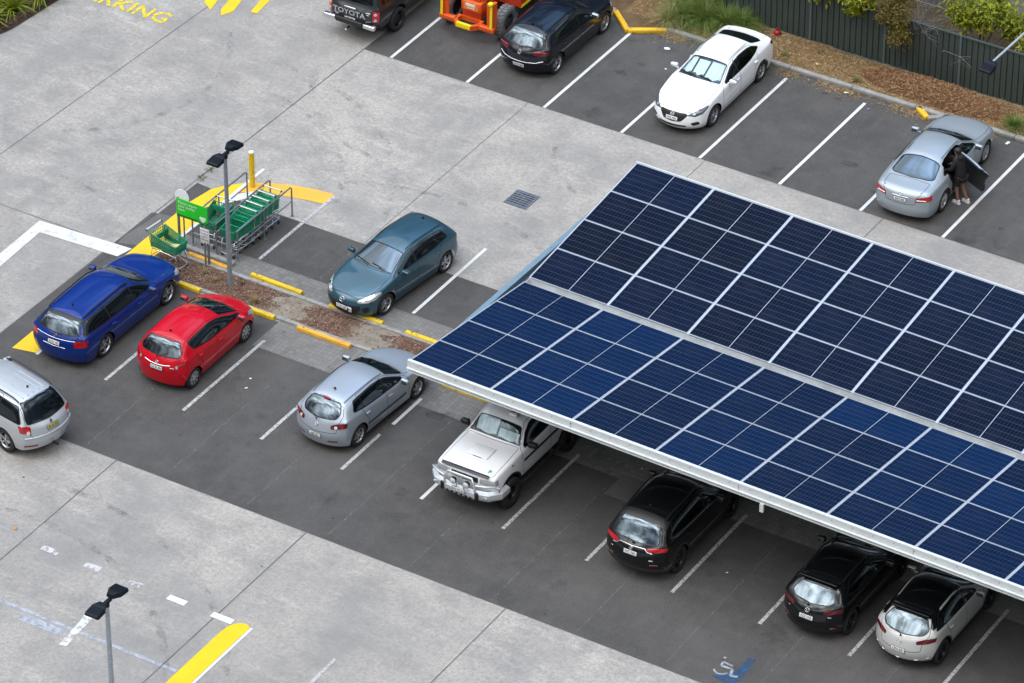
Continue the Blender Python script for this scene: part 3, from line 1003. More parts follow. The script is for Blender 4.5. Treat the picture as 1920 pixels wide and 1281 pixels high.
def hatch_tail(x1, z1, xT, zT, zb, yb, yr1, ws=.95, bow=.1, base=.8):
    return [(lerp(x1, xT, .5), lerp(z1, zT, .48), zb, .985, 'g', lerp(yr1, yb * base, .5), .06, -bow * .8),
            (xT, zT, zb - .0, ws, 'g', yb * base, .03, -bow)]

P = {}
P['silver'] = paint('paint_silver', (.36, .405, .455), .45, .42)
P['silverblue'] = paint('paint_ice_blue', (.34, .385, .42), .4, .42)
P['teal'] = paint('paint_teal', (.022, .080, .115), .4, .4)
P['red'] = paint('paint_red', (.52, .001, .012), 0, .35, .01)
P['blue'] = paint('paint_blue', (.0003, .022, .175), .1, .35, .006)
P['white'] = paint('paint_white', (.82, .83, .84), 0, .3, .01)
P['black'] = paint('paint_black', (.003, .0035, .0045), 0, .4, .004, 1)
P['darkblue'] = paint('paint_midnight', (.002, .004, .010), 0, .4, .003, 1)
P['charcoal'] = paint('paint_charcoal', (.02, .023, .027), .3, .3, .03)
P['palegrey'] = paint('paint_pale_grey', (.50, .50, .48), .2, .32, .04)
P['forester'] = paint('paint_silver_white', (.44, .465, .49), .4, .4)


CAR = {}
def lamp_pts(x, y0, y1, z0, z1, z2, z3, wrap=.2, inset=.10):
    """tail lamp wrapping round a rear corner: inner edge y0 (z0..z1), outer edge carried on to the side by wrap (z2..z3)"""
    return [(x, y0, z0), (x, y0, z1), (x + inset * .5, (y0 + y1) / 2, (z1 + z3) / 2 + .01), (x + inset, y1, z3), (x + inset + wrap, y1 + .02, z3 - .005), (x + inset + wrap * .8, y1 + .02, z2), (x + inset, y1, z2 - .005), (x + inset * .5, (y0 + y1) / 2, (z0 + z2) / 2 - .01)]

# silver five-door hatchback
CAR['silver'] = car_spec(4.42, 1.755, 2.64, .93, .318,
    [(.06, .66, .64), (.32, .77, .70), (.72, .875, .80), (1.02, .93, .86)], (.98, .985, .90), (.16, 1.385), (-.45, 1.465), (-1.60, 1.385),
    hatch_tail(-1.60, 1.385, -1.98, .985, .985, .838, .575, .95, .12, .84), (.585, .60, .575), .99,
    paint=P['silver'], fprof=[(.0, .55), (.03, .42), (.02, .30), (-.06, .20)], rprof=[(.10, .84), (.03, .64), (0, .50), (.06, .24)],
    dlo_rear=(-1.44, -1.28), dlo_kick=.05, rear_win=('rear', [(0, 1.345), (.46, 1.315), (.575, 1.12), (.50, 1.0), (0, .955)], .10),
    pillars=[(-.10, -.06), (-1.05, -1.03)], doors=[(.88, -.09, .32), (-.09, -1.10, .32, (-1.10, .95), (-.90, .62))],
    lid=('tailgate', [('rear', [(0, 1.375), (.53, 1.34), (.66, 1.08), (.60, .84), (.58, .66), (0, .62)])]),
    cuts=[('both', lamp_pts(-2.08, .46, .80, .76, .86, .82, .96, .18), (-1, .5, .1), 'tail_light_dark', .04),
          ('rear', [(.38, .40), (.62, .42), (.62, .38), (.38, .365)], 0, 'reflector', 0),
          ('front', [(0, .56), (.36, .54), (.40, .42), (.3, .30), (0, .28)], 0, 'grille', .05),
          ('both', [(2.1, .48, .62), (1.95, .62, .72), (1.75, .80, .77), (1.72, .86, .70), (2.0, .78, .60), (2.1, .55, .57)], (1, .5, .4), 'headlight', .04)],
    lenses=[('lamp_lens', (-2.095, .56, .815, ), (-1, .35, .2), .045, .045, MAT['lampwhite']), ('lamp_lens', (-2.035, .70, .86), (-1, .7, .2), .058, .058, MAT['lampred'])],
    plates=[((-2.175, .0, .52, (-1, 0, .12)), 'AJP 07I')], badges=[((-2.095, 0, .80, (-1, 0, .25)), 'wing', .06)],
    boxes=[('brake_light', [((-1.60, 0, 1.375), (.06, .22, .03))], MAT['lampred'], .008), ('side_moulding', [((-.1, .878, .50), (1.7, .02, .05)), ((-.1, -.878, .50), (1.7, .02, .05))], MAT['trim'], .008)],
    rear_wiper=[(-2.06, 0, .965), (-1.99, .15, .995), (-1.965, .34, 1.01)], antenna=(-1.22, 1.445), roof_seam=.006, wheel=('spoke', 6), rimr=.215)

# teal five-door hatchback, seen from the front
CAR['teal'] = car_spec(4.46, 1.755, 2.64, .92, .318,
    [(.05, .70, .66), (.26, .80, .72), (.70, .905, .82), (1.02, .955, .88)], (1.02, 1.0, .915), (.12, 1.39), (-.45, 1.47), (-1.62, 1.39),
    hatch_tail(-1.62, 1.39, -2.0, 1.02, 1.0, .838, .575, .95, .12, .84), (.585, .60, .575), 1.0,
    hood_bow=(.30, .24, .16, .12), paint=P['teal'], fprof=[(.0, .56), (.02, .42), (.03, .29), (-.05, .19)], rprof=[(.10, .84), (.03, .64), (0, .50), (.06, .24)],
    dlo_rear=(-1.46, -1.32), dlo_kick=.04, rear_win=('rear', [(0, 1.345), (.46, 1.315), (.575, 1.12), (.50, 1.0), (0, .955)], .10),
    pillars=[(-.10, -.05), (-1.05, -1.03)], doors=[(.90, -.08, .32), (-.08, -1.10, .32, (-1.10, .95), (-.90, .62))],
    lid=('tailgate', [('rear', [(0, 1.375), (.53, 1.34), (.66, 1.08), (.60, .84), (.58, .66), (0, .62)])]), xbonnet=1.98,
    cuts=[('both', lamp_pts(-2.10, .46, .80, .78, .90, .84, .99, .18), (-1, .5, .1), 'tail_light', .04),
          ('both', [(2.12, .43, .655), (1.98, .55, .735), (1.72, .72, .80), (1.52, .83, .835), (1.55, .86, .79), (1.80, .84, .70), (2.0, .68, .625), (2.1, .50, .61)], (1, .55, .75), 'headlight', .05),
          ('front', [(0, .515), (.34, .50), (.52, .53), (.56, .47), (.45, .29), (.3, .245), (0, .235)], 0, 'grille', .06),
          ('both', [(2.15, .60, .46), (2.15, .78, .50), (2.1, .80, .38), (2.1, .66, .30)], (1, .35, 0), 'air_intake', .04)],
    lenses=[('lamp_lens', (2.045, .575, .675), (1, .35, .6), .055, .05, MAT['lampwhite']), ('lamp_lens', (1.93, .685, .725), (1, .5, .6), .05, .045, MAT['chrome'])],
    plates=[((2.262, .02, .42, (1, 0, .1)), 'CTW 48F')],
    boxes=[('learner_plate', [((2.275, .27, .40), (.012, .15, .15))], MAT['plate'], .004), ('side_marker', [((1.05, .876, .62), (.05, .012, .03)), ((1.05, -.876, .62), (.05, .012, .03))], MAT['lampamber'], .004)],
    letters=[('P', (2.284, .27, .40, (1, 0, 0)), .15, MAT['ink'], 1)],
    badges=[((2.245, 0, .625, (1, 0, .55)), 'wing', .085)], antenna=(-1.35, 1.445, .05), roof_seam=.006, wheel=('twin', 5), rimr=.22)

# small red hatchback
CAR['red'] = car_spec(3.90, 1.695, 2.51, .78, .295,
    [(.05, .74, .68), (.24, .84, .76), (.50, .925, .86), (.68, .965, .90)], (1.22, 1.03, .93), (.28, 1.42), (-.35, 1.51), (-1.42, 1.45),
    hatch_tail(-1.42, 1.45, -1.72, 1.03, 1.0, .81, .575, .95, .11, .86), (.565, .59, .58), 1.02,
    paint=P['red'], fprof=[(.0, .58), (.02, .44), (.02, .30), (-.05, .19)], rprof=[(.02, .86), (-.01, .66), (0, .50), (.05, .22)],
    dlo_rear=(-1.14, -1.24), dlo_kick=.09, dlo_front=.16, rear_win=('rear', [(0, 1.40), (.48, 1.37), (.62, 1.15), (.585, 1.05), (0, 1.02)], .07),
    pillars=[(-.20, -.15), (-.98, -1.02)], doors=[(1.02, -.16, .32), (-.16, -1.12, .32, (-1.10, .95), (-.86, .62))],
    lid=('tailgate', [('rear', [(0, 1.435), (.55, 1.40), (.66, 1.08), (.55, .84), (.52, .64), (0, .62)])]),
    cuts=[('both', lamp_pts(-1.77, .52, .765, .80, .90, .86, .985, .12, .07), (-1, .5, .1), 'tail_light', .04),
          ('both', [(1.85, .50, .60), (1.72, .66, .75), (1.42, .79, .88), (1.40, .83, .82), (1.68, .78, .66)], (1, .5, .5), 'headlight', .04),
          ('front', [(0, .50), (.34, .50), (.44, .34), (.3, .25), (0, .25)], 0, 'grille', .05)],
    lenses=[('lamp_lens', (-1.80, .575, .825), (-1, .35, .15), .035, .05, MAT['lampclear'])],
    plates=[((-1.885, 0, .72, (-1, 0, .06)), 'CZ 81 EN')], badges=[((-1.845, 0, .875, (-1, 0, .12)), 'ovals', .05)],
    tubes=[('chrome_strip', [[(-1.825, -.40, .845), (-1.872, -.2, .815), (-1.884, 0, .808), (-1.872, .2, .815), (-1.825, .40, .845)]], .016, MAT['chrome'])],
    boxes=[('lettering_badge', [((-1.845, -.46, .775), (.012, .13, .025), -.3, 'Z')], MAT['chrome'], .004), ('side_marker', [((1.02, .83, .70), (.05, .02, .03)), ((1.02, -.83, .70), (.05, .02, .03))], MAT['lampamber'], .004)],
    rear_wiper=[(-1.80, 0, 1.045), (-1.79, -.03, 1.08), (-1.73, -.22, 1.17)], antenna=(-1.12, 1.485, .06), wheel=('cover', 8), rimr=.20, alloy=MAT['cover'], win=.03, tw=.185, mir_x=.34)

# long blue estate
CAR['blue'] = car_spec(4.86, 1.864, 2.84, .93, .335,
    [(.05, .71, .67), (.28, .80, .72), (.74, .88, .81), (1.10, .925, .86)], (1.00, .985, .90), (.20, 1.40), (-.40, 1.475), (-2.02, 1.43),
    [(-2.20, 1.23, .985, .985, 'g', .625, .06, -.06), (-2.36, 1.03, .975, .955, 'g', .72, .03, -.10)], (.61, .635, .62), .985,
    belt=[(1.2, .90), (.0, .93), (-2.4, .985)], paint=P['blue'], fprof=[(.0, .58), (.03, .44), (.02, .30), (-.05, .2)], rprof=[(.02, .86), (.0, .68), (-.02, .50), (.05, .24)],
    dlo_rear=(-2.20, -1.94), dlo_kick=.02, dlo_top=.05, rear_win=('rear', [(0, 1.345), (.53, 1.325), (.65, 1.10), (.62, 1.035), (0, 1.00)], .05),
    pillars=[(-.06, -.02), (-1.13, -1.09)], doors=[(.98, -.04, .33), (-.04, -1.18, .33, (-1.20, .95), (-.98, .64))], side_glass=MAT['tint'],
    lid=('tailgate', [('rear', [(0, 1.41), (.58, 1.38), (.70, 1.06), (.60, .90), (.60, .66), (0, .62)])]),
    cuts=[('both', lamp_pts(-2.40, .60, .84, .73, .90, .74, .925, .22, .10), (-1, .5, .05), 'tail_light', .02),
          ('top', [(-1.96, 0), (-1.95, .40), (-1.90, .57), (-2.04, .60), (-2.10, .40), (-2.12, 0)], 0, 'spoiler', 0),
          ('both', [(2.2, .52, .64), (2.1, .66, .72), (1.85, .80, .77), (1.8, .88, .72), (2.0, .86, .63), (2.15, .62, .60)], (1, .5, .4), 'headlight', .03),
          ('front', [(0, .66), (.44, .64), (.42, .50), (0, .48)], 0, 'grille', .03), ('front', [(0, .40), (.5, .38), (.5, .28), (0, .27)], 0, 'air_intake', .02)],
    tubes=[('chrome_strip', [[(-2.365, -.62, .90), (-2.46, -.42, .89), (-2.515, -.2, .885), (-2.525, 0, .882), (-2.515, .2, .885), (-2.46, .42, .89), (-2.365, .62, .90)], [(-2.50, -.36, .665), (-2.535, 0, .66), (-2.50, .36, .665)]], .011, MAT['chrome'])],
    plates=[((-2.53, 0, .77, (-1, 0, .05)), 'ANX 107')], badges=[((-2.50, 0, .945, (-1, 0, .3)), 'arrow', .045)],
    rear_wiper=[(-2.46, 0, 1.0), (-2.41, -.05, 1.04), (-2.38, -.32, 1.05)], antenna=(-1.60, 1.465, .05), wheel=('spoke', 5), alloy=MAT['alloy'], rimr=.245, tw=.22, roof_rails=.022)

# white four-door saloon seen from the front
CAR['white'] = car_spec(4.58, 1.795, 2.70, .95, .325,
    [(.05, .72, .66), (.28, .81, .73), (.76, .905, .83), (1.12, .95, .885)], (.92, 1.0, .92), (.06, 1.385), (-.45, 1.45), (-1.10, 1.385),
    [(-1.48, 1.235, .99, 1.0, 'g', .64, .06, -.05), (-1.82, 1.105, .985, .985, 'g', .72, .03, -.05), (-2.05, 1.065, .965, .965, 'h', .5, 0, -.07), (-2.22, 1.055, .93, .925, 'h', .5, 0, -.12)], (.59, .60, .575), .99,
    hood_bow=(.30, .24, .16, .12), paint=P['white'], fprof=[(.0, .56), (.03, .42), (.04, .29), (-.05, .19)], rprof=[(.02, .86), (.0, .66), (-.01, .5), (.06, .25)],
    dlo_rear=(-1.34, -1.10), dlo_kick=.10, side_glass=MAT['tint'], ws_glass=MAT['screen'], rear_glass=MAT['tint'],
    rear_win=('top', [(-1.16, 0), (-1.19, .45), (-1.23, .545), (-1.66, .62), (-1.74, .50), (-1.78, 0)]),
    pillars=[(-.12, -.07), (-1.02, -1.0)], doors=[(.86, -.10, .32), (-.10, -1.12, .32, (-1.12, .95), (-.92, .64))],
    lid=('boot_lid', [('top', [(-1.84, 0), (-1.84, .58), (-2.16, .56), (-2.25, 0)])]), xbonnet=2.02,
    cuts=[('both', lamp_pts(-2.20, .52, .80, .82, .95, .88, 1.0, .2), (-1, .5, .1), 'tail_light_dark', .03),
          ('both', [(2.2, .44, .665), (2.08, .56, .715), (1.86, .72, .79), (1.66, .84, .84), (1.70, .86, .80), (1.95, .82, .70), (2.10, .66, .635)], (1, .55, .6), 'headlight', .03),
          ('front', [(0, .70), (.40, .685), (.44, .64), (.28, .46), (0, .435)], 0, 'grille', .04), ('front', [(0, .35), (.42, .345), (.44, .30), (0, .29)], 0, 'air_intake', .02),
          ('both', [(2.2, .56, .42), (2.2, .77, .46), (2.1, .80, .37), (2.15, .62, .34)], (1, .3, 0), 'air_intake', .03)],
    lenses=[('lamp_lens', (2.115, .60, .685), (1, .4, .5), .045, .035, MAT['lampclear'])],
    plates=[((2.33, 0, .53, (1, 0, .1)), 'DHL 42K')], badges=[((2.305, 0, .645, (1, 0, .4)), 'wing', .06)], roof_seam=.004,
    wheel=('twin', 5), rimr=.225, headmat=MAT['lampsmoke'], antenna=None)

# ice-blue saloon with an open rear door
CAR['camry'] = car_spec(4.82, 1.82, 2.775, .96, .33,
    [(.05, .72, .68), (.30, .81, .74), (.80, .90, .83), (1.15, .945, .885)], (.98, .995, .92), (.20, 1.40), (-.45, 1.47), (-1.02, 1.41),
    [(-1.42, 1.245, 1.0, 1.0, 'g', .635, .06, -.06), (-1.80, 1.085, .985, .99, 'g', .72, .03, -.06), (-2.10, 1.055, .965, .97, 'h', .5, 0, -.07), (-2.36, 1.04, .92, .93, 'h', .5, 0, -.11)], (.605, .615, .60), 1.0,
    paint=P['silverblue'], fprof=[(.0, .57), (.03, .43), (.03, .30), (-.05, .2)], rprof=[(-.02, .88), (-.0, .66), (-.03, .48), (.05, .24)],
    dlo_rear=(-1.30, -1.02), dlo_kick=.03, rear_win=('top', [(-1.07, 0), (-1.10, .45), (-1.14, .575), (-1.66, .655), (-1.74, .52), (-1.80, 0)], .09),
    pillars=[(-.06, -.02), (-1.05, -1.03)], doors=[(.96, -.04, .33), (-.04, -1.10, .33, (-1.12, .95), (-.94, .66))], open_door=1, open_angle=R(62),
    lid=('boot_lid', [('top', [(-1.84, 0), (-1.84, .62), (-2.25, .60), (-2.6, 0)]), ('rear', [(0, 1.06), (.60, 1.0), (.47, .86), (.44, .66), (0, .63)])]),
    cuts=[('both', lamp_pts(-2.42, .46, .82, .76, .86, .80, .93, .16, .12), (-1, .5, .05), 'tail_light', .02),
          ('both', [(2.2, .5, .64), (2.1, .64, .72), (1.80, .80, .79), (1.78, .87, .74), (2.0, .84, .64)], (1, .5, .4), 'headlight', .03),
          ('front', [(0, .68), (.44, .66), (.42, .54), (0, .52)], 0, 'grille', .03), ('front', [(0, .40), (.5, .38), (.5, .28), (0, .27)], 0, 'air_intake', .02)],
    boxes=[('lamp_lens', [((-2.405, .615, .815), (.03, .27, .028), .42, 'Z'), ((-2.405, -.615, .815), (.03, .27, .028), -.42, 'Z')], MAT['lampwhite'], .006)],
    plates=[((-2.475, 0, .765, (-1, 0, .05)), 'BXT 00I')], badges=[((-2.46, 0, .925, (-1, 0, .15)), 'ovals', .055)], chrome_handle=True,
    tubes=[('chrome_strip', [[(-2.455, -.24, .86), (-2.47, 0, .855), (-2.455, .24, .86)]], .012, MAT['chrome'])],
    roof_seam=.004, wheel=('wide', 7), alloy=MAT['cover'], rimr=.23)

# dark hatchback beside the loader
CAR['golf'] = car_spec(4.27, 1.80, 2.63, .86, .325,
    [(.05, .72, .68), (.28, .82, .75), (.70, .90, .83), (.98, .945, .885)], (.98, .995, .91), (.24, 1.40), (-.35, 1.475), (-1.55, 1.40),
    hatch_tail(-1.55, 1.40, -1.88, 1.0, .985, .86, .60, .955, .11, .85), (.60, .62, .60), .99,
    paint=P['darkblue'], fprof=[(.0, .57), (.03, .43), (.03, .30), (-.05, .2)], rprof=[(.06, .84), (.03, .68), (-.01, .50), (.05, .24)],
    dlo_rear=(-1.26, -1.12), dlo_kick=.04, rear_win=('rear', [(0, 1.35), (.50, 1.325), (.62, 1.10), (.60, 1.0), (0, .965)], .06),
    pillars=[(-.08, -.04), (-.98, -.98)], doors=[(.94, -.06, .33), (-.06, -1.08, .33, (-1.10, .95), (-.90, .66))],
    lid=('tailgate', [('rear', [(0, 1.39), (.56, 1.36), (.70, 1.05), (.56, .86), (.54, .60), (0, .57)])]),
    cuts=[('both', lamp_pts(-1.98, .44, .81, .80, .90, .81, .93, .18, .12), (-1, .5, .1), 'tail_light_dark', .03),
          ('both', [(2.1, .5, .64), (2.0, .64, .72), (1.75, .78, .78), (1.72, .86, .72), (1.95, .82, .63)], (1, .5, .4), 'headlight', .03),
          ('front', [(0, .66), (.44, .64), (.42, .58), (0, .56)], 0, 'grille', .02), ('front', [(0, .42), (.5, .40), (.5, .28), (0, .27)], 0, 'air_intake', .02)],
    tubes=[('lamp_strip', [[(-2.06, .46, .89), (-1.99, .64, .90), (-1.90, .76, .90)], [(-2.06, -.46, .89), (-1.99, -.64, .90), (-1.90, -.76, .90)]], .014, MAT['lampred']),
           ('chrome_strip', [[(-1.90, -.72, .63), (-2.05, -.52, .575), (-2.125, -.25, .56), (-2.14, 0, .555), (-2.125, .25, .56), (-2.05, .52, .575), (-1.90, .72, .63)]], .011, MAT['chrome'])],
    plates=[((-2.137, 0, .43, (-1, 0, .02)), 'DTW 88T')], badges=[((-2.07, 0, .83, (-1, 0, .15)), 'disc', .06)],
    rear_wiper=[(-1.98, 0, .99), (-1.93, -.05, 1.02), (-1.89, -.36, 1.04)], wheel=('twin', 5), rimr=.24, tw=.22, mirpaint=P['silver'], roof_seam=.004, antenna=(-1.3, 1.46, .05))

# tall silver wagon leaving the frame
CAR['forester'] = car_spec(4.56, 1.78, 2.615, .92, .345,
    [(.05, .84, .80), (.30, .93, .86), (.72, 1.0, .93), (1.0, 1.04, .98)], (.94, 1.08, 1.0), (.22, 1.56), (-.35, 1.64), (-1.78, 1.575),
    [(-1.94, 1.34, 1.03, .985, 'g', .65, .06, -.05), (-2.10, 1.06, 1.02, .955, 'g', .74, .03, -.08)], (.62, .645, .635), 1.03,
    zs=.30, paint=P['forester'], fprof=[(.0, .68), (.03, .54), (.03, .42), (-.05, .3)], rprof=[(.04, .92), (.02, .75), (-.04, .60), (.06, .34)], SR=[.94, .99, 1.0, .985, .965],
    dlo_rear=(-1.92, -1.70), dlo_kick=0, dlo_r=.07, dlo_top=.06, side_glass=MAT['tint'], rear_glass=MAT['tint'], rear_win=('rear', [(0, 1.525), (.55, 1.495), (.655, 1.2), (.665, 1.06), (0, 1.025)], .05),
    pillars=[(-.06, -.02), (-1.10, -1.06)], doors=[(.92, -.04, .42), (-.04, -1.10, .42, (-1.10, 1.0), (-.92, .72))], chrome_handle=False,
    lid=('tailgate', [('rear', [(0, 1.56), (.60, 1.53), (.715, 1.06), (.655, .95), (.64, .72), (0, .70)])]),
    cuts=[('both', lamp_pts(-2.17, .66, .80, .79, 1.0, .86, 1.04, .26, .08), (-1, .6, .05), 'tail_light', .02),
          ('front', [(0, .78), (.44, .76), (.42, .62), (0, .60)], 0, 'grille', .03),
          ('both', [(2.1, .5, .74), (2.0, .64, .82), (1.75, .78, .90), (1.72, .86, .84), (1.95, .82, .72)], (1, .5, .4), 'headlight', .03),
          ('rear', [(.50, .475), (.80, .49), (.80, .44), (.50, .43)], 0, 'reflector', 0)],
    lenses=[('lamp_lens', (-2.175, .705, .855), (-1, .5, .1), .05, .055, MAT['lampwhite'])],
    boxes=[('tow_bar', [((-2.34, 0, .33), (.2, .06, .05))], MAT['under'], .01)],
    tubes=[('bumper_strip', [[(-2.2, y, .70) for y in (-.80, -.7, -.5, -.25, 0, .25, .5, .7, .80)]], .026, P['forester'])],
    plates=[((-2.268, -.0, .86, (-1, 0, .06)), 'BY 61 PX', True)], badges=[((-2.225, 0, .965, (-1, 0, .1)), 'stars', .05)],
    roof_rails=.05, railmat=MAT['trim'], antenna=(-1.36, 1.62), rear_wiper=None, wheel=('spoke', 5), rimr=.225, ribs=True)

# black mid-size SUV with chrome bar
CAR['rav'] = car_spec(4.60, 1.855, 2.69, .92, .355,
    [(.05, .92, .88), (.30, 1.0, .93), (.74, 1.06, .98), (1.02, 1.09, 1.02)], (.92, 1.115, 1.04), (.20, 1.60), (-.35, 1.68), (-1.70, 1.60),
    [(-1.92, 1.36, 1.10, .985, 'g', .68, .06, -.06), (-2.10, 1.13, 1.08, .955, 'g', .76, .03, -.10)], (.63, .66, .65), 1.10,
    zs=.30, paint=P['black'], cladmat=MAT['trim'], clad=.46, flare=.05, fprof=[(.0, .74), (.03, .58), (.03, .44), (-.05, .3)], rprof=[(.02, .96), (.0, .78), (-.05, .60), (.05, .34)], SR=[.95, .99, 1.0, .985, .96],
    dlo_rear=(-1.66, -1.44), dlo_kick=.06, side_glass=MAT['tint'], rear_win=('rear', [(0, 1.505), (.52, 1.48), (.66, 1.16), (.64, 1.10), (0, 1.075)], .04),
    pillars=[(-.06, -.02), (-1.10, -1.10)], doors=[(.92, -.04, .48), (-.04, -1.12, .48, (-1.12, 1.05), (-.94, .76))],
    lid=('tailgate', [('rear', [(0, 1.59), (.60, 1.56), (.72, 1.10), (.62, .98), (.60, .70), (0, .66)])]),
    cuts=[('both', lamp_pts(-2.20, .42, .82, .95, 1.02, .96, 1.06, .24, .12), (-1, .5, .05), 'tail_light', .02),
          ('top', [(-1.52, 0), (-1.51, .58), (-1.46, .66), (-1.74, .70), (-1.80, 0)], 0, 'spoiler', .02),
          ('front', [(0, .90), (.44, .88), (.42, .62), (0, .60)], 0, 'grille', .03)],
    tubes=[('chrome_strip', [[(-2.155, -.56, .915), (-2.235, -.44, .935), (-2.255, -.36, 1.0), (-2.285, 0, .995), (-2.255, .36, 1.0), (-2.235, .44, .935), (-2.155, .56, .915)]], .017, MAT['chrome'])],
    boxes=[('number_badge', [((-2.29, -.55, .72), (.012, .11, .03), -.2, 'Z'), ((-2.30, .60, .79), (.012, .10, .02), .2, 'Z')], MAT['chrome'], .004), ('reflector', [((-2.22, .62, .60), (.03, .22, .03), .3, 'Z'), ((-2.22, -.62, .60), (.03, .22, .03), -.3, 'Z')], MAT['lampdark'], .008)],
    plates=[((-2.305, 0, .845, (-1, 0, .05)), 'FHT 76D')], badges=[((-2.285, 0, .955, (-1, 0, .1)), 'ovals', .055)],
    rear_wiper=[(-2.22, -.02, 1.085), (-2.17, -.03, 1.11), (-2.16, .30, 1.14)], roof_rails=.03, wheel=('spoke', 5), alloy=MAT['darkalloy'], rimr=.24, tw=.23, antenna=(-1.32, 1.66, .05))

# black crossover
CAR['cx30'] = car_spec(4.395, 1.795, 2.655, .90, .345,
    [(.05, .84, .80), (.28, .92, .85), (.74, .99, .91), (1.06, 1.03, .96)], (.86, 1.06, .98), (.08, 1.47), (-.40, 1.54), (-1.40, 1.465),
    [(-1.66, 1.27, 1.04, .985, 'g', .66, .06, -.08), (-1.88, 1.075, 1.02, .95, 'g', .72, .03, -.13)], (.60, .62, .59), 1.04,
    zs=.25, paint=P['black'], cladmat=MAT['black'], clad=.42, flare=.07, fprof=[(.0, .66), (.03, .52), (.03, .38), (-.05, .26)], rprof=[(.06, .90), (.03, .72), (-.04, .54), (.05, .28)], SR=[.94, .99, 1.0, .98, .95], hood_bow=(.28, .22, .15, .12),
    dlo_rear=(-1.40, -1.10), dlo_kick=.10, side_glass=MAT['tint'], rear_win=('rear', [(0, 1.33), (.47, 1.30), (.60, 1.10), (.50, 1.03), (0, 1.0)], .06),
    pillars=[(-.10, -.06), (-1.0, -1.0)], doors=[(.84, -.08, .44), (-.08, -1.10, .44, (-1.12, 1.0), (-.94, .72))],
    lid=('tailgate', [('rear', [(0, 1.45), (.55, 1.42), (.67, 1.05), (.56, .88), (.54, .66), (0, .62)])]),
    cuts=[('both', lamp_pts(-2.02, .42, .80, .85, .92, .88, .965, .2, .13), (-1, .5, .1), 'tail_light_dark', .03),
          ('front', [(0, .80), (.44, .78), (.34, .50), (0, .48)], 0, 'grille', .03)],
    boxes=[('number_badge', [((-2.075, .57, .77), (.012, .10, .022), .35, 'Z'), ((-2.075, -.57, .77), (.012, .10, .022), -.35, 'Z')], MAT['chrome'], .004), ('reflector', [((-2.085, .66, .45), (.03, .18, .03), .35, 'Z'), ((-2.085, -.66, .45), (.03, .18, .03), -.35, 'Z')], MAT['lampdark'], .008),
           ('roof_spoiler', [((-1.47, 0, 1.445), (.22, 1.06, .035), .18, 'Y')], P['black'], .012)],
    plates=[((-2.135, 0, .70, (-1, 0, .05)), 'EZZ 57A')], badges=[((-2.095, 0, .87, (-1, 0, .2)), 'wing', .065)],
    rear_wiper=[(-2.03, .02, 1.0), (-1.97, .02, 1.03), (-1.93, .36, 1.07)], roof_rails=.02, wheel=('twin', 5), alloy=MAT['darkalloy'], rimr=.235, tw=.22)

# pale grey crossover with black roof
CAR['cx3'] = car_spec(4.275, 1.765, 2.57, .89, .34,
    [(.05, .82, .78), (.28, .90, .83), (.74, .97, .90), (1.02, 1.01, .95)], (.86, 1.05, .97), (.08, 1.46), (-.40, 1.535), (-1.36, 1.455),
    [(-1.60, 1.27, 1.03, .985, 'g', .64, .06, -.09), (-1.83, 1.06, 1.01, .95, 'g', .70, .03, -.15)], (.59, .61, .58), 1.04,
    zs=.24, paint=P['palegrey'], roofpaint=P['black'], cladmat=MAT['black'], clad=.36, flare=.05, fprof=[(.0, .66), (.03, .52), (.03, .38), (-.05, .26)], rprof=[(.08, .90), (.03, .72), (-.03, .54), (.05, .28)], SR=[.94, .99, 1.0, .98, .95], hood_bow=(.28, .22, .15, .12),
    dlo_rear=(-1.52, -1.18), dlo_kick=.02, side_glass=MAT['tint'], rear_win=('rear', [(0, 1.355), (.47, 1.325), (.62, 1.12), (.52, 1.02), (0, .985)], .08),
    pillars=[(-.10, -.06), (-1.0, -1.0)], doors=[(.84, -.08, .40), (-.08, -1.06, .40, (-1.08, 1.0), (-.90, .70))],
    lid=('tailgate', [('rear', [(0, 1.35), (.55, 1.32), (.67, 1.05), (.56, .86), (.54, .64), (0, .60)])]), roof_x=[(.10, -.9), (.10, .9), (-1.62, .9), (-1.62, -.9)], roof_z=1.14,
    cuts=[('both', lamp_pts(-1.97, .44, .79, .83, .90, .88, .985, .26, .12), (-1, .5, .1), 'tail_light_dark', .03),
          ('front', [(0, .80), (.44, .78), (.34, .50), (0, .48)], 0, 'grille', .03)],
    tubes=[('chrome_strip', [[(-1.93, -.72, .44), (-2.08, -.45, .375), (-2.13, 0, .36), (-2.08, .45, .375), (-1.93, .72, .44)]], .012, MAT['chrome'])],
    boxes=[('roof_spoiler', [((-1.43, 0, 1.43), (.22, 1.04, .035), .2, 'Y')], P['black'], .012)],
    plates=[((-2.10, 0, .62, (-1, 0, .05)), 'CPN 82F')], badges=[((-2.035, 0, .83, (-1, 0, .3)), 'wing', .06)],
    rear_wiper=[(-1.98, .0, .985), (-1.93, .03, 1.01), (-1.90, .36, 1.04)], wheel=('twin', 5), alloy=MAT['darkalloy'], rimr=.235, tw=.22)

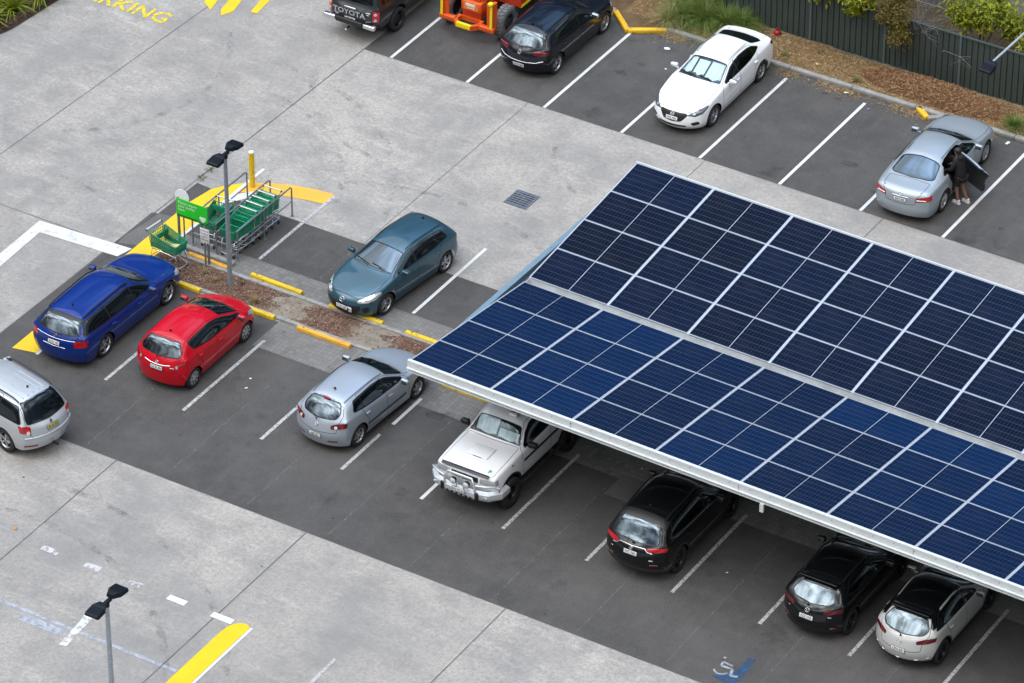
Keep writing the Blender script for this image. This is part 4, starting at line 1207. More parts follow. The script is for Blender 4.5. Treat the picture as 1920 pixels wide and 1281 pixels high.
# tall white off-road wagon with bull bar
CAR['patrol'] = car_spec(4.90, 1.90, 2.90, .78, .43,
    [(.03, 1.24, 1.19), (.16, 1.29, 1.22), (.62, 1.325, 1.25), (1.0, 1.345, 1.28)], (.86, 1.365, 1.30), (.34, 1.90), (-.35, 1.96), (-2.10, 1.93),
    [(-2.30, 1.62, 1.33, .99, 'g', .70, .05, -.03), (-2.42, 1.34, 1.32, .98, 'g', .78, .03, -.04)], (.66, .68, .67), 1.33,
    hood_bow=(.06, .06, .05, .05), hood_ws=(.955, .975, .985, 1.0), cowl_bow=.06, zs=.62, apil=.87, SR=[.97, .985, 1.0, .985, .955], paint=P['white'], fprof=[(.0, 1.06), (.0, .92), (-.02, .80), (-.06, .66)], rprof=[(.02, 1.15), (.0, 1.0), (-.02, .84), (.03, .66)], fpow=3.2, rpow=3.2,
    dlo_rear=(-1.0, -1.0), dlo_top=.07, dlo_front=.20, dlo_r=.06, side_glass=MAT['tint'], ws_glass=MAT['screen'], rear_win=('rear', [(0, 1.85), (.58, 1.83), (.66, 1.4), (0, 1.4)], .04),
    pillars=[], doors=[(.86, -.52, .70)], gap=.09, flare=.06, cladmat=MAT['black'], xbonnet=2.08, bonnet_w=.86,
    cuts=[('front', [(0, 1.15), (.40, 1.14), (.40, 1.0), (0, .99)], 0, 'grille', .02),
          ('both', [(2.2, .46, 1.0), (2.2, .46, 1.13), (2.15, .80, 1.15), (2.05, .90, 1.16), (2.0, .91, 1.02), (2.15, .80, .99)], (1, .3, 0), 'headlight', .02)],
    mirpaint=MAT['black'], mir_s=1.15, mir_x=.34, wheel=('steel', 6), alloy=MAT['darkalloy'], rimr=.21, tw=.31, win=-.04, rear_seat=False, shade=True, bull=True)

# dark dual-cab utility seen from behind: only the tub and its canopy are in view
CAR['hilux'] = car_spec(5.30, 1.855, 3.085, .98, .385,
    [(.05, 1.02, .98), (.30, 1.10, 1.03), (.80, 1.15, 1.07), (1.15, 1.18, 1.11)], (1.12, 1.20, 1.12), (.50, 1.74), (-.20, 1.81), (-2.42, 1.78),
    [(-2.50, 1.48, 1.17, .99, 'g', .70, .05, -.03), (-2.58, 1.20, 1.16, .985, 'g', .78, .03, -.04)], (.64, .67, .67), 1.17,
    zs=.50, SR=[.96, .985, 1.0, .985, .955], paint=P['charcoal'], fprof=[(.0, .84), (.0, .70), (-.02, .58), (-.06, .46)], rprof=[(0, 1.0), (.0, .84), (0, .70), (.05, .56)], fpow=3, rpow=3.4,
    dlo_rear=(-2.30, -2.22), dlo_top=.07, side_glass=MAT['tint'], rear_glass=MAT['tint'], rear_win=('rear', [(0, 1.70), (.56, 1.68), (.68, 1.24), (0, 1.22)], .04),
    pillars=[(-.05, 0), (-1.0, -.9)], doors=[(1.06, -.02, .60), (-.02, -.98, .60)], flare=.05, cladmat=MAT['black'], gap=.08,
    lid=('tailgate', [('rear', [(0, 1.17), (.70, 1.15), (.70, .72), (0, .72)])]),
    cuts=[('both', lamp_pts(-2.66, .72, .86, .76, 1.10, .76, 1.10, .14, .05), (-1, .5, 0), 'tail_light', .02)],
    lenses=[('lamp_lens', (-2.735, .80, 1.02), (-1, .4, 0), .05, .045, MAT['lampclear']), ('lamp_lens', (-2.735, .80, .83), (-1, .4, 0), .05, .045, MAT['lampclear'])],
    letters=[('TOYOTA', (-2.785, .02, .95, (-1, 0, 0)), .24, MAT['chrome'], 1.15)],
    plates=[((-2.84, 0, .74, (-1, 0, .1)), 'EJB 34N')],
    boxes=[('tailgate_handle', [((-2.77, 0, 1.12), (.03, .40, .05))], MAT['chrome'], .012), ('step_bumper', [((-2.80, 0, .66), (.16, .95, .16))], MAT['black'], .03), ('bumper_corner', [((-2.79, .70, .66), (.16, .42, .14)), ((-2.79, -.70, .66), (.16, .42, .14))], MAT['chrome'], .03),
           ('tow_bar', [((-2.92, 0, .48), (.22, .06, .05))], MAT['chrome'], .01), ('badge_plate', [((-2.782, -.58, 1.03), (.012, .16, .03)), ((-2.782, -.58, .98), (.012, .10, .022))], MAT['chrome'], .004)],
    wheel=('spoke', 6), alloy=MAT['darkalloy'], rimr=.25, tw=.26, win=-.01, rear_seat=True)
# ---------------------------------------------------------------- camera, sky, sun
def setup_view():
    cd = bpy.data.cameras.new('camera'); co = bpy.data.objects.new('camera', cd); COL.objects.link(co)
    cd.sensor_width = 36; cd.lens = 165.94; cd.clip_start = 1; cd.clip_end = 3000
    co.matrix_world = Matrix.Translation((66.064, -100.435, 73.084)) @ Matrix.Rotation(R(31.7563), 4, 'Z') @ Matrix.Rotation(R(55.3001), 4, 'X')
    scene.camera = co
    w = bpy.data.worlds.new('World'); scene.world = w; w.use_nodes = True
    t = w.node_tree; N = t.nodes; bg = N['Background']
    sky = N.new('ShaderNodeTexSky'); sky.sky_type = 'NISHITA'; sky.sun_disc = False
    SE, SA = R(62), R(-92)          # sun elevation, compass direction
    sky.sun_elevation = SE; sky.sun_rotation = SA
    tc = N.new('ShaderNodeTexCoord')
    sp = N.new('ShaderNodeSeparateXYZ'); t.links.new(tc.outputs['Generated'], sp.inputs[0])
    def mth(op, a, b=0.0):
        n = N.new('ShaderNodeMath'); n.operation = op
        for i, v in ((0, a), (1, b)):
            if isinstance(v, bpy.types.NodeSocket): t.links.new(v, n.inputs[i])
            else: n.inputs[i].default_value = v
        return n.outputs[0]
    zz = mth('ADD', mth('MAXIMUM', sp.outputs[2], 0.0), .22)      # cloud layer seen in perspective
    cb = N.new('ShaderNodeCombineXYZ')
    t.links.new(mth('DIVIDE', sp.outputs[0], zz), cb.inputs[0]); t.links.new(mth('DIVIDE', sp.outputs[1], zz), cb.inputs[1])
    def noise(sc, det, off):
        n = N.new('ShaderNodeTexNoise'); n.inputs['Scale'].default_value = sc; n.inputs['Detail'].default_value = det; n.inputs['Roughness'].default_value = .58
        mp = N.new('ShaderNodeMapping'); mp.inputs['Location'].default_value = off
        t.links.new(cb.outputs[0], mp.inputs['Vector']); t.links.new(mp.outputs[0], n.inputs['Vector'])
        return n.outputs['Fac']
    def rng(v, a, b, lo, hi):
        n = N.new('ShaderNodeMapRange'); n.interpolation_type = 'SMOOTHSTEP'
        t.links.new(v, n.inputs[0])
        for k, x in zip((1, 2, 3, 4), (a, b, lo, hi)): n.inputs[k].default_value = x
        return n.outputs[0]
    cover = rng(noise(1.6, 8, (3.1, 1.7, 0)), .36, .52, .30, 1.0)       # gaps of blue between the clouds
    bright = rng(noise(3.6, 4, (7.3, 4.4, 2)), .36, .66, SKY_LO, SKY_HI)
    cl = N.new('ShaderNodeMix'); cl.data_type = 'RGBA'
    cl.inputs[6].default_value = (0, 0, 0, 1); cl.inputs[7].default_value = (.95, .98, 1.03, 1)
    mm = N.new('ShaderNodeVectorMath'); mm.operation = 'SCALE'
    cl.inputs[0].default_value = 1.0
    # an overcast sky is about three times as bright overhead as at the horizon
    zen = rng(sp.outputs[2], .28, .92, SKY_HOR, SKY_ZEN)
    # thinner, darker cloud low in the north-west, brighter cloud to the south
    dp = N.new('ShaderNodeVectorMath'); dp.operation = 'DOT_PRODUCT'
    t.links.new(tc.outputs['Generated'], dp.inputs[0]); dp.inputs[1].default_value = Vector((-.46, .74, .50)).normalized()
    side = rng(dp.outputs['Value'], .25, .92, SKY_S, SKY_N)
    t.links.new(rng(dp.outputs['Value'], .35, .92, 0, 1), cl.inputs[0]); cl.inputs[6].default_value = (.97, .98, 1.0, 1); cl.inputs[7].default_value = (.45, .78, 1.35, 1)
    t.links.new(cl.outputs[2], mm.inputs[0]); east = rng(sp.outputs[0], .0, .75, 1.0, .40)
    t.links.new(mth('MULTIPLY', mth('MULTIPLY', mth('MULTIPLY', bright, zen), side), east), mm.inputs['Scale'])
    mx = N.new('ShaderNodeMix'); mx.data_type = 'RGBA'
    t.links.new(cover, mx.inputs[0]); t.links.new(sky.outputs[0], mx.inputs[6]); t.links.new(mm.outputs[0], mx.inputs[7])
    t.links.new(mx.outputs[2], bg.inputs['Color'])
    bg.inputs['Strength'].default_value = .1
    ld = bpy.data.lights.new('sun', 'SUN'); lo = bpy.data.objects.new('sun', ld); COL.objects.link(lo)
    ld.energy = SUN_E; ld.angle = R(60); ld.color = (1, .96, .9)
    d = Vector((math.sin(SA) * math.cos(SE), math.cos(SA) * math.cos(SE), math.sin(SE)))   # towards the sun
    lo.rotation_euler = d.to_track_quat('Z', 'Y').to_euler()
    vs = scene.view_settings
    vs.view_transform = 'Standard'; vs.look = 'None'; vs.exposure = EXPOSURE; vs.gamma = 1
SKY_LO, SKY_HI, SUN_E, EXPOSURE = 4.0, 32.0, 1.0, 0.13
SKY_HOR, SKY_ZEN = .05, 1.7
SKY_S, SKY_N = 1.5, .30

# ---------------------------------------------------------------- ground materials
def mat_concrete():
    t = NT('concrete')
    big = t.noise(.13, 5, .6); med = t.noise(.7, 9, .70); fine = t.noise(9, 7, .78)
    stx = t.noise(1.0, 9, .72, t.mapped((.7, 2.6, 1), (0, 0, R(6))))           # broom and tyre streaks along the aisle
    sty = t.noise(1.0, 8, .70, t.mapped((2.6, .42, 1), (0, 0, R(-14))))
    a = t.mix(t.ramp(big, .36, .64), (.325, .325, .325), (.435, .428, .41))
    a = t.mix(t.ramp(med, .45, .64, 0, .75), a, (.235, .238, .245))
    a = t.mix(t.ramp(stx, .53, .66, 0, .45), a, (.56, .552, .53))
    a = t.mix(t.ramp(sty, .54, .70, 0, .38), a, (.235, .24, .245))
    a = t.mix(t.ramp(t.noise(1.0, 8, .75, t.mapped((1, 1, 1), (0, 0, 0), (31, 7, 0))), .55, .70, 0, .5), a, (.52, .50, .46))
    a = t.mix(t.ramp(fine, .33, .56, .62, .0), a, (.15, .15, .152))
    a = t.mix(t.ramp(t.noise(21, 5, .8), .53, .64, 0, .6), a, (.13, .13, .13))
    a = t.mix(t.ramp(t.noise(23, 4, .8), .58, .70, 0, .45), a, (.70, .69, .67))
    blot = t.noise(.33, 7, .66, t.mapped((1, 1, 1), (0, 0, 0), (13, 4, 0)))
    a = t.mix(t.ramp(blot, .50, .64, 0, .6), a, (.215, .22, .23))
    xs, ys, _z = t.sep()
    wn = t.n.new('ShaderNodeTexWhiteNoise'); wn.noise_dimensions = '2D'
    cb = t.n.new('ShaderNodeCombineXYZ')
    t.t.links.new(t.math('FLOOR', t.math('DIVIDE', t.math('ADD', xs, 1.42), 5.97)), cb.inputs[0])
    t.t.links.new(t.math('FLOOR', t.math('DIVIDE', t.math('ADD', ys, 20.8), 8.4)), cb.inputs[1])
    t.t.links.new(cb.outputs[0], wn.inputs[0])
    a = t.mix(t.ramp(wn.outputs['Value'], 0, 1, 0, .30), a, (.24, .238, .235))
    a = t.mix(1.0, a, (1.06, 1.01, .95), 'MULTIPLY')
    t.col(a); t.b.inputs['Roughness'].default_value = .88; t.b.inputs['Specular IOR Level'].default_value = .2
    t.bump(t.noise(60, 3), .004, .5)
    return t.m

def mat_asphalt(name='asphalt', k=1.0):
    t = NT(name)
    big = t.noise(.35, 5, .62); fine = t.noise(55, 4, .75); med = t.noise(1.8, 5, .6)
    a = t.mix(t.ramp(big, .36, .66), (.076 * k, .073 * k, .071 * k), (.110 * k, .104 * k, .099 * k))
    a = t.mix(t.ramp(med, .45, .75, 0, .5), a, (.14 * k, .134 * k, .125 * k))
    a = t.mix(t.ramp(fine, .52, .70, 0, .8), a, (.24 * k, .236 * k, .23 * k))
    a = t.mix(t.ramp(t.noise(48, 3, .7), .28, .44, .55, 0), a, (.02, .02, .02))
    a = t.mix(t.ramp(t.noise(5.5, 3, .6), .66, .74, 0, .55), a, (.04 * k, .04 * k, .04 * k))
    a = t.mix(t.ramp(t.noise(1.0, 7, .7, t.mapped((2.4, .35, 1), (0, 0, 0), (5, 2, 0))), .54, .72, 0, .35), a, (.15 * k, .145 * k, .138 * k))
    oil = t.noise(.75, 4, .6, t.mapped((1, 1, 1), (0, 0, 0), (3.3, 8.1, 0)))
    a = t.mix(t.ramp(oil, .62, .74, 0, .55), a, (.028, .028, .03))
    t.col(a); t.b.inputs['Roughness'].default_value = .9; t.b.inputs['Specular IOR Level'].default_value = .2
    t.bump(fine, .006, .6)
    return t.m

def mat_paver():
    t = NT('paver')
    v = t.n.new('ShaderNodeTexVoronoi'); v.feature = 'DISTANCE_TO_EDGE'; v.inputs['Scale'].default_value = 7.6; v.inputs['Randomness'].default_value = .35
    t.t.links.new(t.mapped((1, .8, 1)), v.inputs['Vector'])
    c = t.n.new('ShaderNodeTexVoronoi'); c.inputs['Scale'].default_value = 7.6; c.inputs['Randomness'].default_value = .35
    t.t.links.new(t.mapped((1, .8, 1)), c.inputs['Vector'])
    s = t.sep(c.outputs['Color'])
    a = t.mix(s[0], (.13, .126, .12), (.185, .178, .168))
    a = t.mix(t.ramp(t.noise(1.1, 5), .4, .7, 0, .6), a, (.20, .19, .175))
    a = t.mix(t.ramp(v.outputs['Distance'], .0, .07, .6, 0), a, (.05, .048, .045))
    a = t.mix(t.ramp(t.noise(40, 3), .55, .75, 0, .4), a, (.26, .25, .23))
    t.col(a); t.b.inputs['Roughness'].default_value = .9
    t.bump(v.outputs['Distance'], .02, .4)
    return t.m

def mat_soil(name, c0, c1):
    t = NT(name)
    a = t.mix(t.ramp(t.noise(2.2, 6, .65), .35, .68), c0, c1)
    a = t.mix(t.ramp(t.noise(45, 4, .7), .35, .7), tuple(x * .6 for x in c0), a)
    t.col(a); t.b.inputs['Roughness'].default_value = .95; t.b.inputs['Specular IOR Level'].default_value = .1
    t.bump(t.noise(30, 4), .02, .7)
    return t.m

def mat_bed():
    t = NT('island_bed')
    x = t.math('ADD', t.sep()[0], t.math('MULTIPLY', t.math('SUBTRACT', t.noise(2.3, 6, .65), .5), 1.5))
    m = None
    for c, w in ((4.5, .62), (7.25, .75), (9.75, .6)):
        d = t.ramp(t.math('ABSOLUTE', t.math('SUBTRACT', x, c)), w * .8, w * 1.15, 1, 0)
        m = d if m is None else t.math('MAXIMUM', m, d)
    soil = t.mix(t.ramp(t.noise(2.2, 6, .65), .35, .68), (.10, .055, .035), (.21, .145, .10))
    dirt = t.mix(t.ramp(t.noise(3.2, 7, .7), .35, .68), (.20, .175, .14), (.33, .295, .24))
    a = t.mix(m, soil, dirt)
    a = t.mix(t.ramp(t.noise(45, 4, .7), .35, .55, .6, 0), a, (.08, .06, .045))
    t.col(a); t.b.inputs['Roughness'].default_value = .95; t.b.inputs['Specular IOR Level'].default_value = .1
    t.bump(t.noise(30, 4), .02, .7)
    return t.m

def mat_chips(name, cols):
    """each chip its own colour"""
    t = NT(name)
    g = t.n.new('ShaderNodeNewGeometry')
    rp = t.n.new('ShaderNodeValToRGB')
    rp.color_ramp.elements[0].color = (*cols[0], 1); rp.color_ramp.elements[1].color = (*cols[-1], 1)
    for i, c in enumerate(cols[1:-1]):
        e = rp.color_ramp.elements.new((i + 1) / (len(cols) - 1)); e.color = (*c, 1)
    t.t.links.new(g.outputs['Random Per Island'], rp.inputs[0])
    t.col(rp.outputs[0]); t.b.inputs['Roughness'].default_value = .85; t.b.inputs['Specular IOR Level'].default_value = .2
    return t

CONC = mat_concrete(); ASPH = mat_asphalt('asphalt', .79); ASPH2 = mat_asphalt('asphalt_patch', .72); ASPH3 = mat_asphalt('asphalt_grey', 1.3); PAV = mat_paver()
SOIL = mat_soil('mulch_bed', (.10, .055, .035), (.21, .145, .10)); DIRT = mat_soil('bare_dirt', (.22, .18, .135), (.31, .27, .215))
KERB = M('kerb_concrete', (.27, .265, .25), .9, var=.25, vscale=5, bump=.4)
WL = worn_paint('line_white', (.68, .68, .66), .27, 7, edge=.16)
WLW = worn_paint('line_white_worn', (.50, .50, .49), .37, 13, edge=.14)
WLF = worn_paint('line_ghost', (.24, .24, .235), .48, 8, edge=.2)
YEL = worn_paint('paint_yellow', (.78, .53, .008), .16, 5, c2=(.70, .45, .015))
YELO = worn_paint('paint_yellow_old', (.80, .43, .04), .27, 6, c2=(.72, .38, .06))
BLUEW = worn_paint('line_blue_faded', (.42, .445, .50), .30, 4, edge=.25)
BLUE = worn_paint('paint_disabled_blue', (.02, .09, .21), .34, 4, edge=.3)
JOINT = M('joint_filler', (.10, .10, .097), .9, var=.5, vscale=1.5)
YK = M('yellow_kerb_paint', (.82, .50, .012), .55, var=.12, vscale=8)

def structure(o, label=None):
    o['kind'] = 'structure'
    if label: o['label'] = label
    return o

def sheet(name, poly, z, mat, label=None):
    mb = MB(); mb.sheet(poly, z); return structure(mb.build(name, mat), label)
def rect(x0, y0, x1, y1): return [(x0, y0), (x1, y0), (x1, y1), (x0, y1)]
def strip(p, q, w):
    p = Vector((p[0], p[1])); q = Vector((q[0], q[1])); d = (q - p).normalized(); n = Vector((-d.y, d.x)) * (w / 2)
    return [tuple(p - n), tuple(q - n), tuple(q + n), tuple(p + n)]

SYMBOL = [([(22.33, -19.95), (22.31, -19.79), (22.59, -19.82)], .06), ([(22.33, -19.95), (22.67, -19.94)], .07), ([(22.66, -19.97), (22.72, -20.18), (22.90, -20.13)], .075), ([(22.25, -20.16), (22.29, -20.22), (22.41, -20.27), (22.53, -20.23), (22.62, -20.13)], .05), ([(22.23, -19.63), (22.29, -19.63)], .06)]

def build_ground():
    mb = MB(); n = 1
    mb.sheet(rect(-260, -260, 260, 260), 0); structure(mb.build('ground', CONC))
    Z = .004
    sheet('asphalt_bays', rect(-1.32, .03, 60, 5.7), Z, ASPH)
    sheet('asphalt_bays', [(-1.55, -20.8), (60, -20.8), (60, -14.55), (4.6, -14.55), (4.6, -13.25), (-.12, -13.25), (-.12, -10.2), (-1.53, -10.6)], Z, ASPH)
    sheet('asphalt_patch', [(-1.35, -10.55), (-.1, -10.25), (-.1, -8.75), (-1.33, -8.65)], Z, ASPH)
    sheet('asphalt_patch', [(-1.50, -12.4), (-.1, -11.9), (-.1, -10.25), (-1.35, -10.55)], 2 * Z, ASPH3)
    sheet('asphalt_bays', rect(-.1, -11.02, 60, -8.8), Z, ASPH)
    sheet('paved_strip', rect(-.1, -11.95, 60, -11.02), Z, PAV)
    sheet('paved_strip', rect(4.6, -14.55, 60, -13.2), Z, PAV)
    sheet('asphalt_patch', rect(16.2, -15.35, 17.0, -14.35), 2 * Z, ASPH3)
    sheet('asphalt_patch', rect(22.9, -15.1, 23.5, -14.5), 2 * Z, ASPH3)
    # joints sawn in the slabs
    def joint(p, q, w=.025): sheet('expansion_joint', strip(p, q, w), 2 * Z, JOINT)
    joint((-1.56, -18.0), (-1.32, .03), .03); joint((-1.32, .03), (-1.0, 30), .02)
    joint((-7.05, -10.8), (-6.5, 6), .018); joint((-7.05, -10.8), (-7.3, -30), .018)
    for x in (4.45, 10.43, 16.22, 22.2, 28.2): joint((x, -8.8), (x, .03), .014 if x < 5 else .02)
    for x in (-1.5, 4.57, 10.56, 16.59, 22.6, 28.6): joint((x, -20.8), (x, -60), .025)
    joint((-1.4, -12.5), (-30, -12.6), .018); joint((-1.32, .03), (60, .05), .02); joint((-1.5, -20.8), (60, -20.78), .02); joint((-.1, -8.8), (60, -8.8), .015)
    # bay lines
    L3 = 3 * Z
    A = [-.36, 2.31, 4.98, 7.61, 10.23, 12.86, 15.48, 18.10, 20.72, 23.34]
    for i, x in enumerate(A):
        structure(sheet('bay_line', rect(x - .05, .03, x + .05, 5.2), L3, WL))
    B = [(2.18, -18.0, -13.9, WLW), (4.77, -18.05, -14.2, WLW), (7.27, -18.05, -13.9, WLW), (9.82, -18.05, -16.2, WLW), (9.87, -15.65, -14.25, WL), (12.29, -18.05, -13.9, WL),
         (14.77, -18.02, -14.2, WLW), (17.29, -18.05, -14, WLW), (19.81, -18.04, -14.2, WLW), (22.32, -18.0, -14, WLW), (24.84, -17.95, -14, WLW), (27.36, -17.9, -14.2, WLW), (29.88, -17.9, -14.2, WLW)]
    for x, y0, y1, m_ in B: sheet('bay_line', rect(x - .05, y0, x + .05, y1), L3, m_)
    for x in (3.5, 6.05, 8.6, 11.1, 13.6, 16.1, 18.6, 21.1, 23.5, 26.1):        # ghosts of an older layout
        sheet('old_bay_line', rect(x - .03, -20.7, x + .03, -14.7), 2 * Z, WLF)
    for x, m_ in ((2.40, WLW), (7.5, WL), (12.6, WL)):
        sheet('bay_line', rect(x - .05, -10.98, x + .05, -7.2), L3, m_)
    sheet('old_bay_line', rect(4.35, -10.9, 4.42, -8.9), 2 * Z, WLF)
    # yellow island edge: long strip, bend, arm across the trolley bay
    left = [(-.86, -18.1), (-.90, -12.4), (-.93, -9.6), (-.80, -8.75), (-.55, -8.35), (-.20, -8.0)]
    right = [(.02, -8.42), (-.10, -8.75), (-.17, -9.6), (-.17, -12.4), (-.17, -17.95)]
    sheet('island_stripe', left + right, L3, YEL)
    o_ = [(-.20, -8.0), (.35, -7.62), (1.05, -7.33), (1.75, -7.17), (2.35, -7.10)]; i_ = [(2.35, -7.68), (1.8, -7.78), (1.1, -7.95), (.5, -8.15), (.02, -8.42)]
    sheet('island_stripe', o_ + i_, L3, YELO)
    sheet('island_line', rect(-.16, -18.0, -.06, -7.05), 4 * Z, WL)
    sheet('island_line', [(-.06, -9.2), (.42, -8.5), (.35, -8.15), (-.06, -8.6)], 4 * Z, WL)
    # broad faded line across the driveway and its corner
    sheet('driveway_line', [(-3.98, -12.62), (-.92, -12.42), (-1.05, -12.95), (-3.62, -13.10), (-3.52, -15.2), (-3.9, -15.2)], L3, worn_paint('line_wide', (.68, .68, .675), .20, 3, edge=.3))
    # dashes and the yellow tongue in the lower aisle
    for i, (x0, x1) in enumerate([(5.16, 5.67), (6.51, 6.99), (7.85, 8.30), (9.10, 9.64), (10.44, 11.07)]):
        sheet('give_way_dash', rect(x0, -24.98, x1, -24.78), L3, worn_paint('dash_%d' % i, (.78, .78, .77) if i > 2 else (.55, .55, .55), [.42, .38, .44, .2, .34][i], 6))
    tip = [(11.03, -25.4), (11.06, -25.1), (11.14, -24.92), (11.27, -24.8), (11.45, -24.76), (11.57, -24.85)]
    sheet('median_stripe', [(11.05, -34)] + tip + [(11.57, -34)], L3, worn_paint('median_yellow', (.76, .52, .003), .14, 6, c2=(.72, .47, .004)))
    sheet('median_line', rect(11.58, -34, 11.66, -24.83), L3, WL)
    sheet('faded_line', rect(-2, -27.28, 11.0, -27.17), 2 * Z, BLUEW)
    sheet('faded_block', [(6.35, -27.62), (7.7, -27.62), (7.74, -27.34), (6.4, -27.34)], 2 * Z, BLUEW)
    sheet('white_scuff', [(7.9, -27.9), (8.1, -27.85), (8.0, -26.7), (7.95, -26.1), (7.65, -26.2), (7.8, -26.9)], 3 * Z, worn_paint('scuff', (.72, .72, .71), .40, 3, edge=.12))
    sheet('bay_line', rect(14.03, -30, 14.13, -24.75), L3, WLW)
    # tyre marks of turning cars
    def arc(cx, cy, r_, a0, a1, w, m_):
        n = 26; pts = [(R(lerp(a0, a1, k / n))) for k in range(n + 1)]
        sheet('tyre_mark', [(cx + (r_ + w / 2) * math.cos(a), cy + (r_ + w / 2) * math.sin(a)) for a in pts] + [(cx + (r_ - w / 2) * math.cos(a), cy + (r_ - w / 2) * math.sin(a)) for a in reversed(pts)], Z * .5 if False else 2.5 * Z, m_)
    tmk = worn_paint('tyre_mark_dark', (.16, .16, .165), .50, 2.2, .9, edge=.30); tml = worn_paint('tyre_mark_light', (.58, .575, .56), .50, 2.0, .9, edge=.30)
    for i, (cx, cy, r_, a0, a1, w) in enumerate([(-3.0, -9.5, 6.0, 20, 95, .20), (-3.0, -9.5, 7.5, 15, 92, .20), (2.6, -.2, 3.2, 190, 268, .18), (2.6, -.2, 4.7, 195, 275, .18), (-8.5, -4.5, 4.5, -60, 45, .2), (-8.5, -4.5, 6.0, -55, 40, .2), (5.5, -12.8, 7.2, 60, 118, .18), (9.2, -.6, 3.0, 200, 262, .16), (9.2, -.6, 4.4, 200, 262, .16), (4.5, -31.5, 7.5, 30, 100, .2), (4.5, -31.5, 9.0, 32, 98, .2), (13.5, -30.2, 7.0, 70, 150, .2), (-4.5, -14, 3.6, 60, 150, .18)]):
        arc(cx, cy, r_, a0, a1, w, tml if i % 3 == 2 else tmk)
    # lettering on the road
    mb = MB()
    text_into(mb, 'PARKING', .86, Matrix.Translation((-8.98, -1.68, L3)), 0, 0, sx=.96, bold=.014)
    text_into(mb, 'NO', .95, Matrix.Translation((-9.02, -.42, L3)), 0, 0, sx=1.0, bold=.012)
    structure(mb.build('road_lettering', worn_paint('letter_yellow', (.80, .60, .02), .40, 8, edge=.10)))
    for p in ([(-7.30, .9), (-6.85, .9), (-6.52, -.52), (-6.95, -.22)], [(-6.6, 1.4), (-6.25, 1.4), (-5.88, -.22), (-6.05, -.62), (-6.25, -.36)], [(-5.65, 1.2), (-5.35, 1.2), (-5.2, .05), (-5.42, .02)], [(-8.2, 1.2), (-7.9, 1.2), (-7.55, .35), (-7.78, .25)]):
        sheet('hatch_bar', p, L3, YEL)
    # faded disabled-bay emblem and letters
    sheet('disabled_bay_emblem', [(22.3, -20.42), (22.79, -20.5), (23.02, -20.28), (22.99, -19.86), (22.97, -19.30), (22.74, -19.30), (22.78, -19.69), (22.76, -19.94), (22.55, -20.25)], 2 * Z, BLUE)
    sm = worn_paint('symbol_white', (.36, .39, .44), .34, 6, edge=.18)
    mb = MB()
    for ln, w in SYMBOL:
        for p, q in zip(ln, ln[1:]): mb.sheet(strip(p, q, w), L3)
    structure(mb.build('wheelchair_symbol', sm))
    # drain
    for (x, y, r_) in ((14.06, 2.03, .30), (12.12, 5.0, .16), (11.6, 5.05, .14), (5.9, 2.9, .22), (6.15, 3.6, .16), (10.6, -14.7, .30), (10.9, -14.5, .2), (7.0, -14.3, .1), (15.3, 1.1, .1), (19.3, 1.3, .12)):
        pl = [(x + r_ * (1 + .35 * rnd.uniform(-1, 1)) * math.cos(2 * math.pi * k / 14), y + r_ * .6 * (1 + .4 * rnd.uniform(-1, 1)) * math.sin(2 * math.pi * k / 14)) for k in range(14)]
        sheet('oil_stain', pl, 2 * Z, OIL)
OIL = worn_paint('oil', (.035, .035, .036), .40, 3, edge=.5)

def build_drain():
    root = tag(empty('drain_grate', (7.02, -4.53, .005)), 'square steel drain grate set in the concrete aisle', 'drain')
    m_ = M('grate_steel', (.17, .19, .23), .6, .3, var=.3, vscale=20)
    mb = MB(); mb.sheet(rect(-.34, -.37, .34, .37), .0); mb.build('pit', M('pit', (.012, .013, .016), .9), root)
    f = MB()
    for s_ in (-1, 1): f.box((s_ * .35, 0, .012), (.04, .78, .024)); f.box((0, s_ * .375, .012), (.66, .03, .024))
    f.build('grate_frame', m_, root)
    b = MB()
    for k in range(7): b.box((0, -.31 + k * .104, .012), (.66, .045, .02))
    for k in range(5): b.box((-.26 + k * .13, 0, .006), (.014, .72, .012))
    b.build('grating', m_, root)

def chips(n, region, zfun, mat, lmin=.03, lmax=.10, seed=1, wid=.018):
    r = random.Random(seed); mb = MB()
    for _ in range(n):
        p = region(r)
        if p is None: continue
        x, y = p; L = r.uniform(lmin, lmax); w = r.uniform(.4, 1.1) * wid
        a = r.uniform(0, 2 * math.pi); tl = r.uniform(-.5, .5); rl = r.uniform(-.6, .6)
        m_ = Matrix.Translation((x, y, zfun(x, y) + r.uniform(.004, .022))) @ Matrix.Rotation(a, 4, 'Z') @ Matrix.Rotation(tl, 4, 'Y') @ Matrix.Rotation(rl, 4, 'X')
        h = r.uniform(.003, .009)
        mb.add([(-L / 2, -w / 2, 0), (L / 2, -w * .4, 0), (L / 2, w * .4, 0), (-L / 2, w / 2, 0), (-L / 2, -w / 2, h), (L / 2, -w * .4, h), (L / 2, w * .4, h), (-L / 2, w / 2, h)],
               [(4, 5, 6, 7), (0, 1, 5, 4), (1, 2, 6, 5), (2, 3, 7, 6), (3, 0, 4, 7)], 0, False, m_)
    return mb

def hump(name, poly_fn, x0, x1, y0, y1, nx, ny, zf, mat):
    vs = [(lerp(x0, x1, i / nx), lerp(y0, y1, j / ny)) for j in range(ny + 1) for i in range(nx + 1)]
    mb = MB(); mb.add([(x, y, zf(x, y)) for x, y in vs], [(j * (nx + 1) + i, j * (nx + 1) + i + 1, (j + 1) * (nx + 1) + i + 1, (j + 1) * (nx + 1) + i) for j in range(ny) for i in range(nx)], 0, True)
    return structure(mb.build(name, mat))

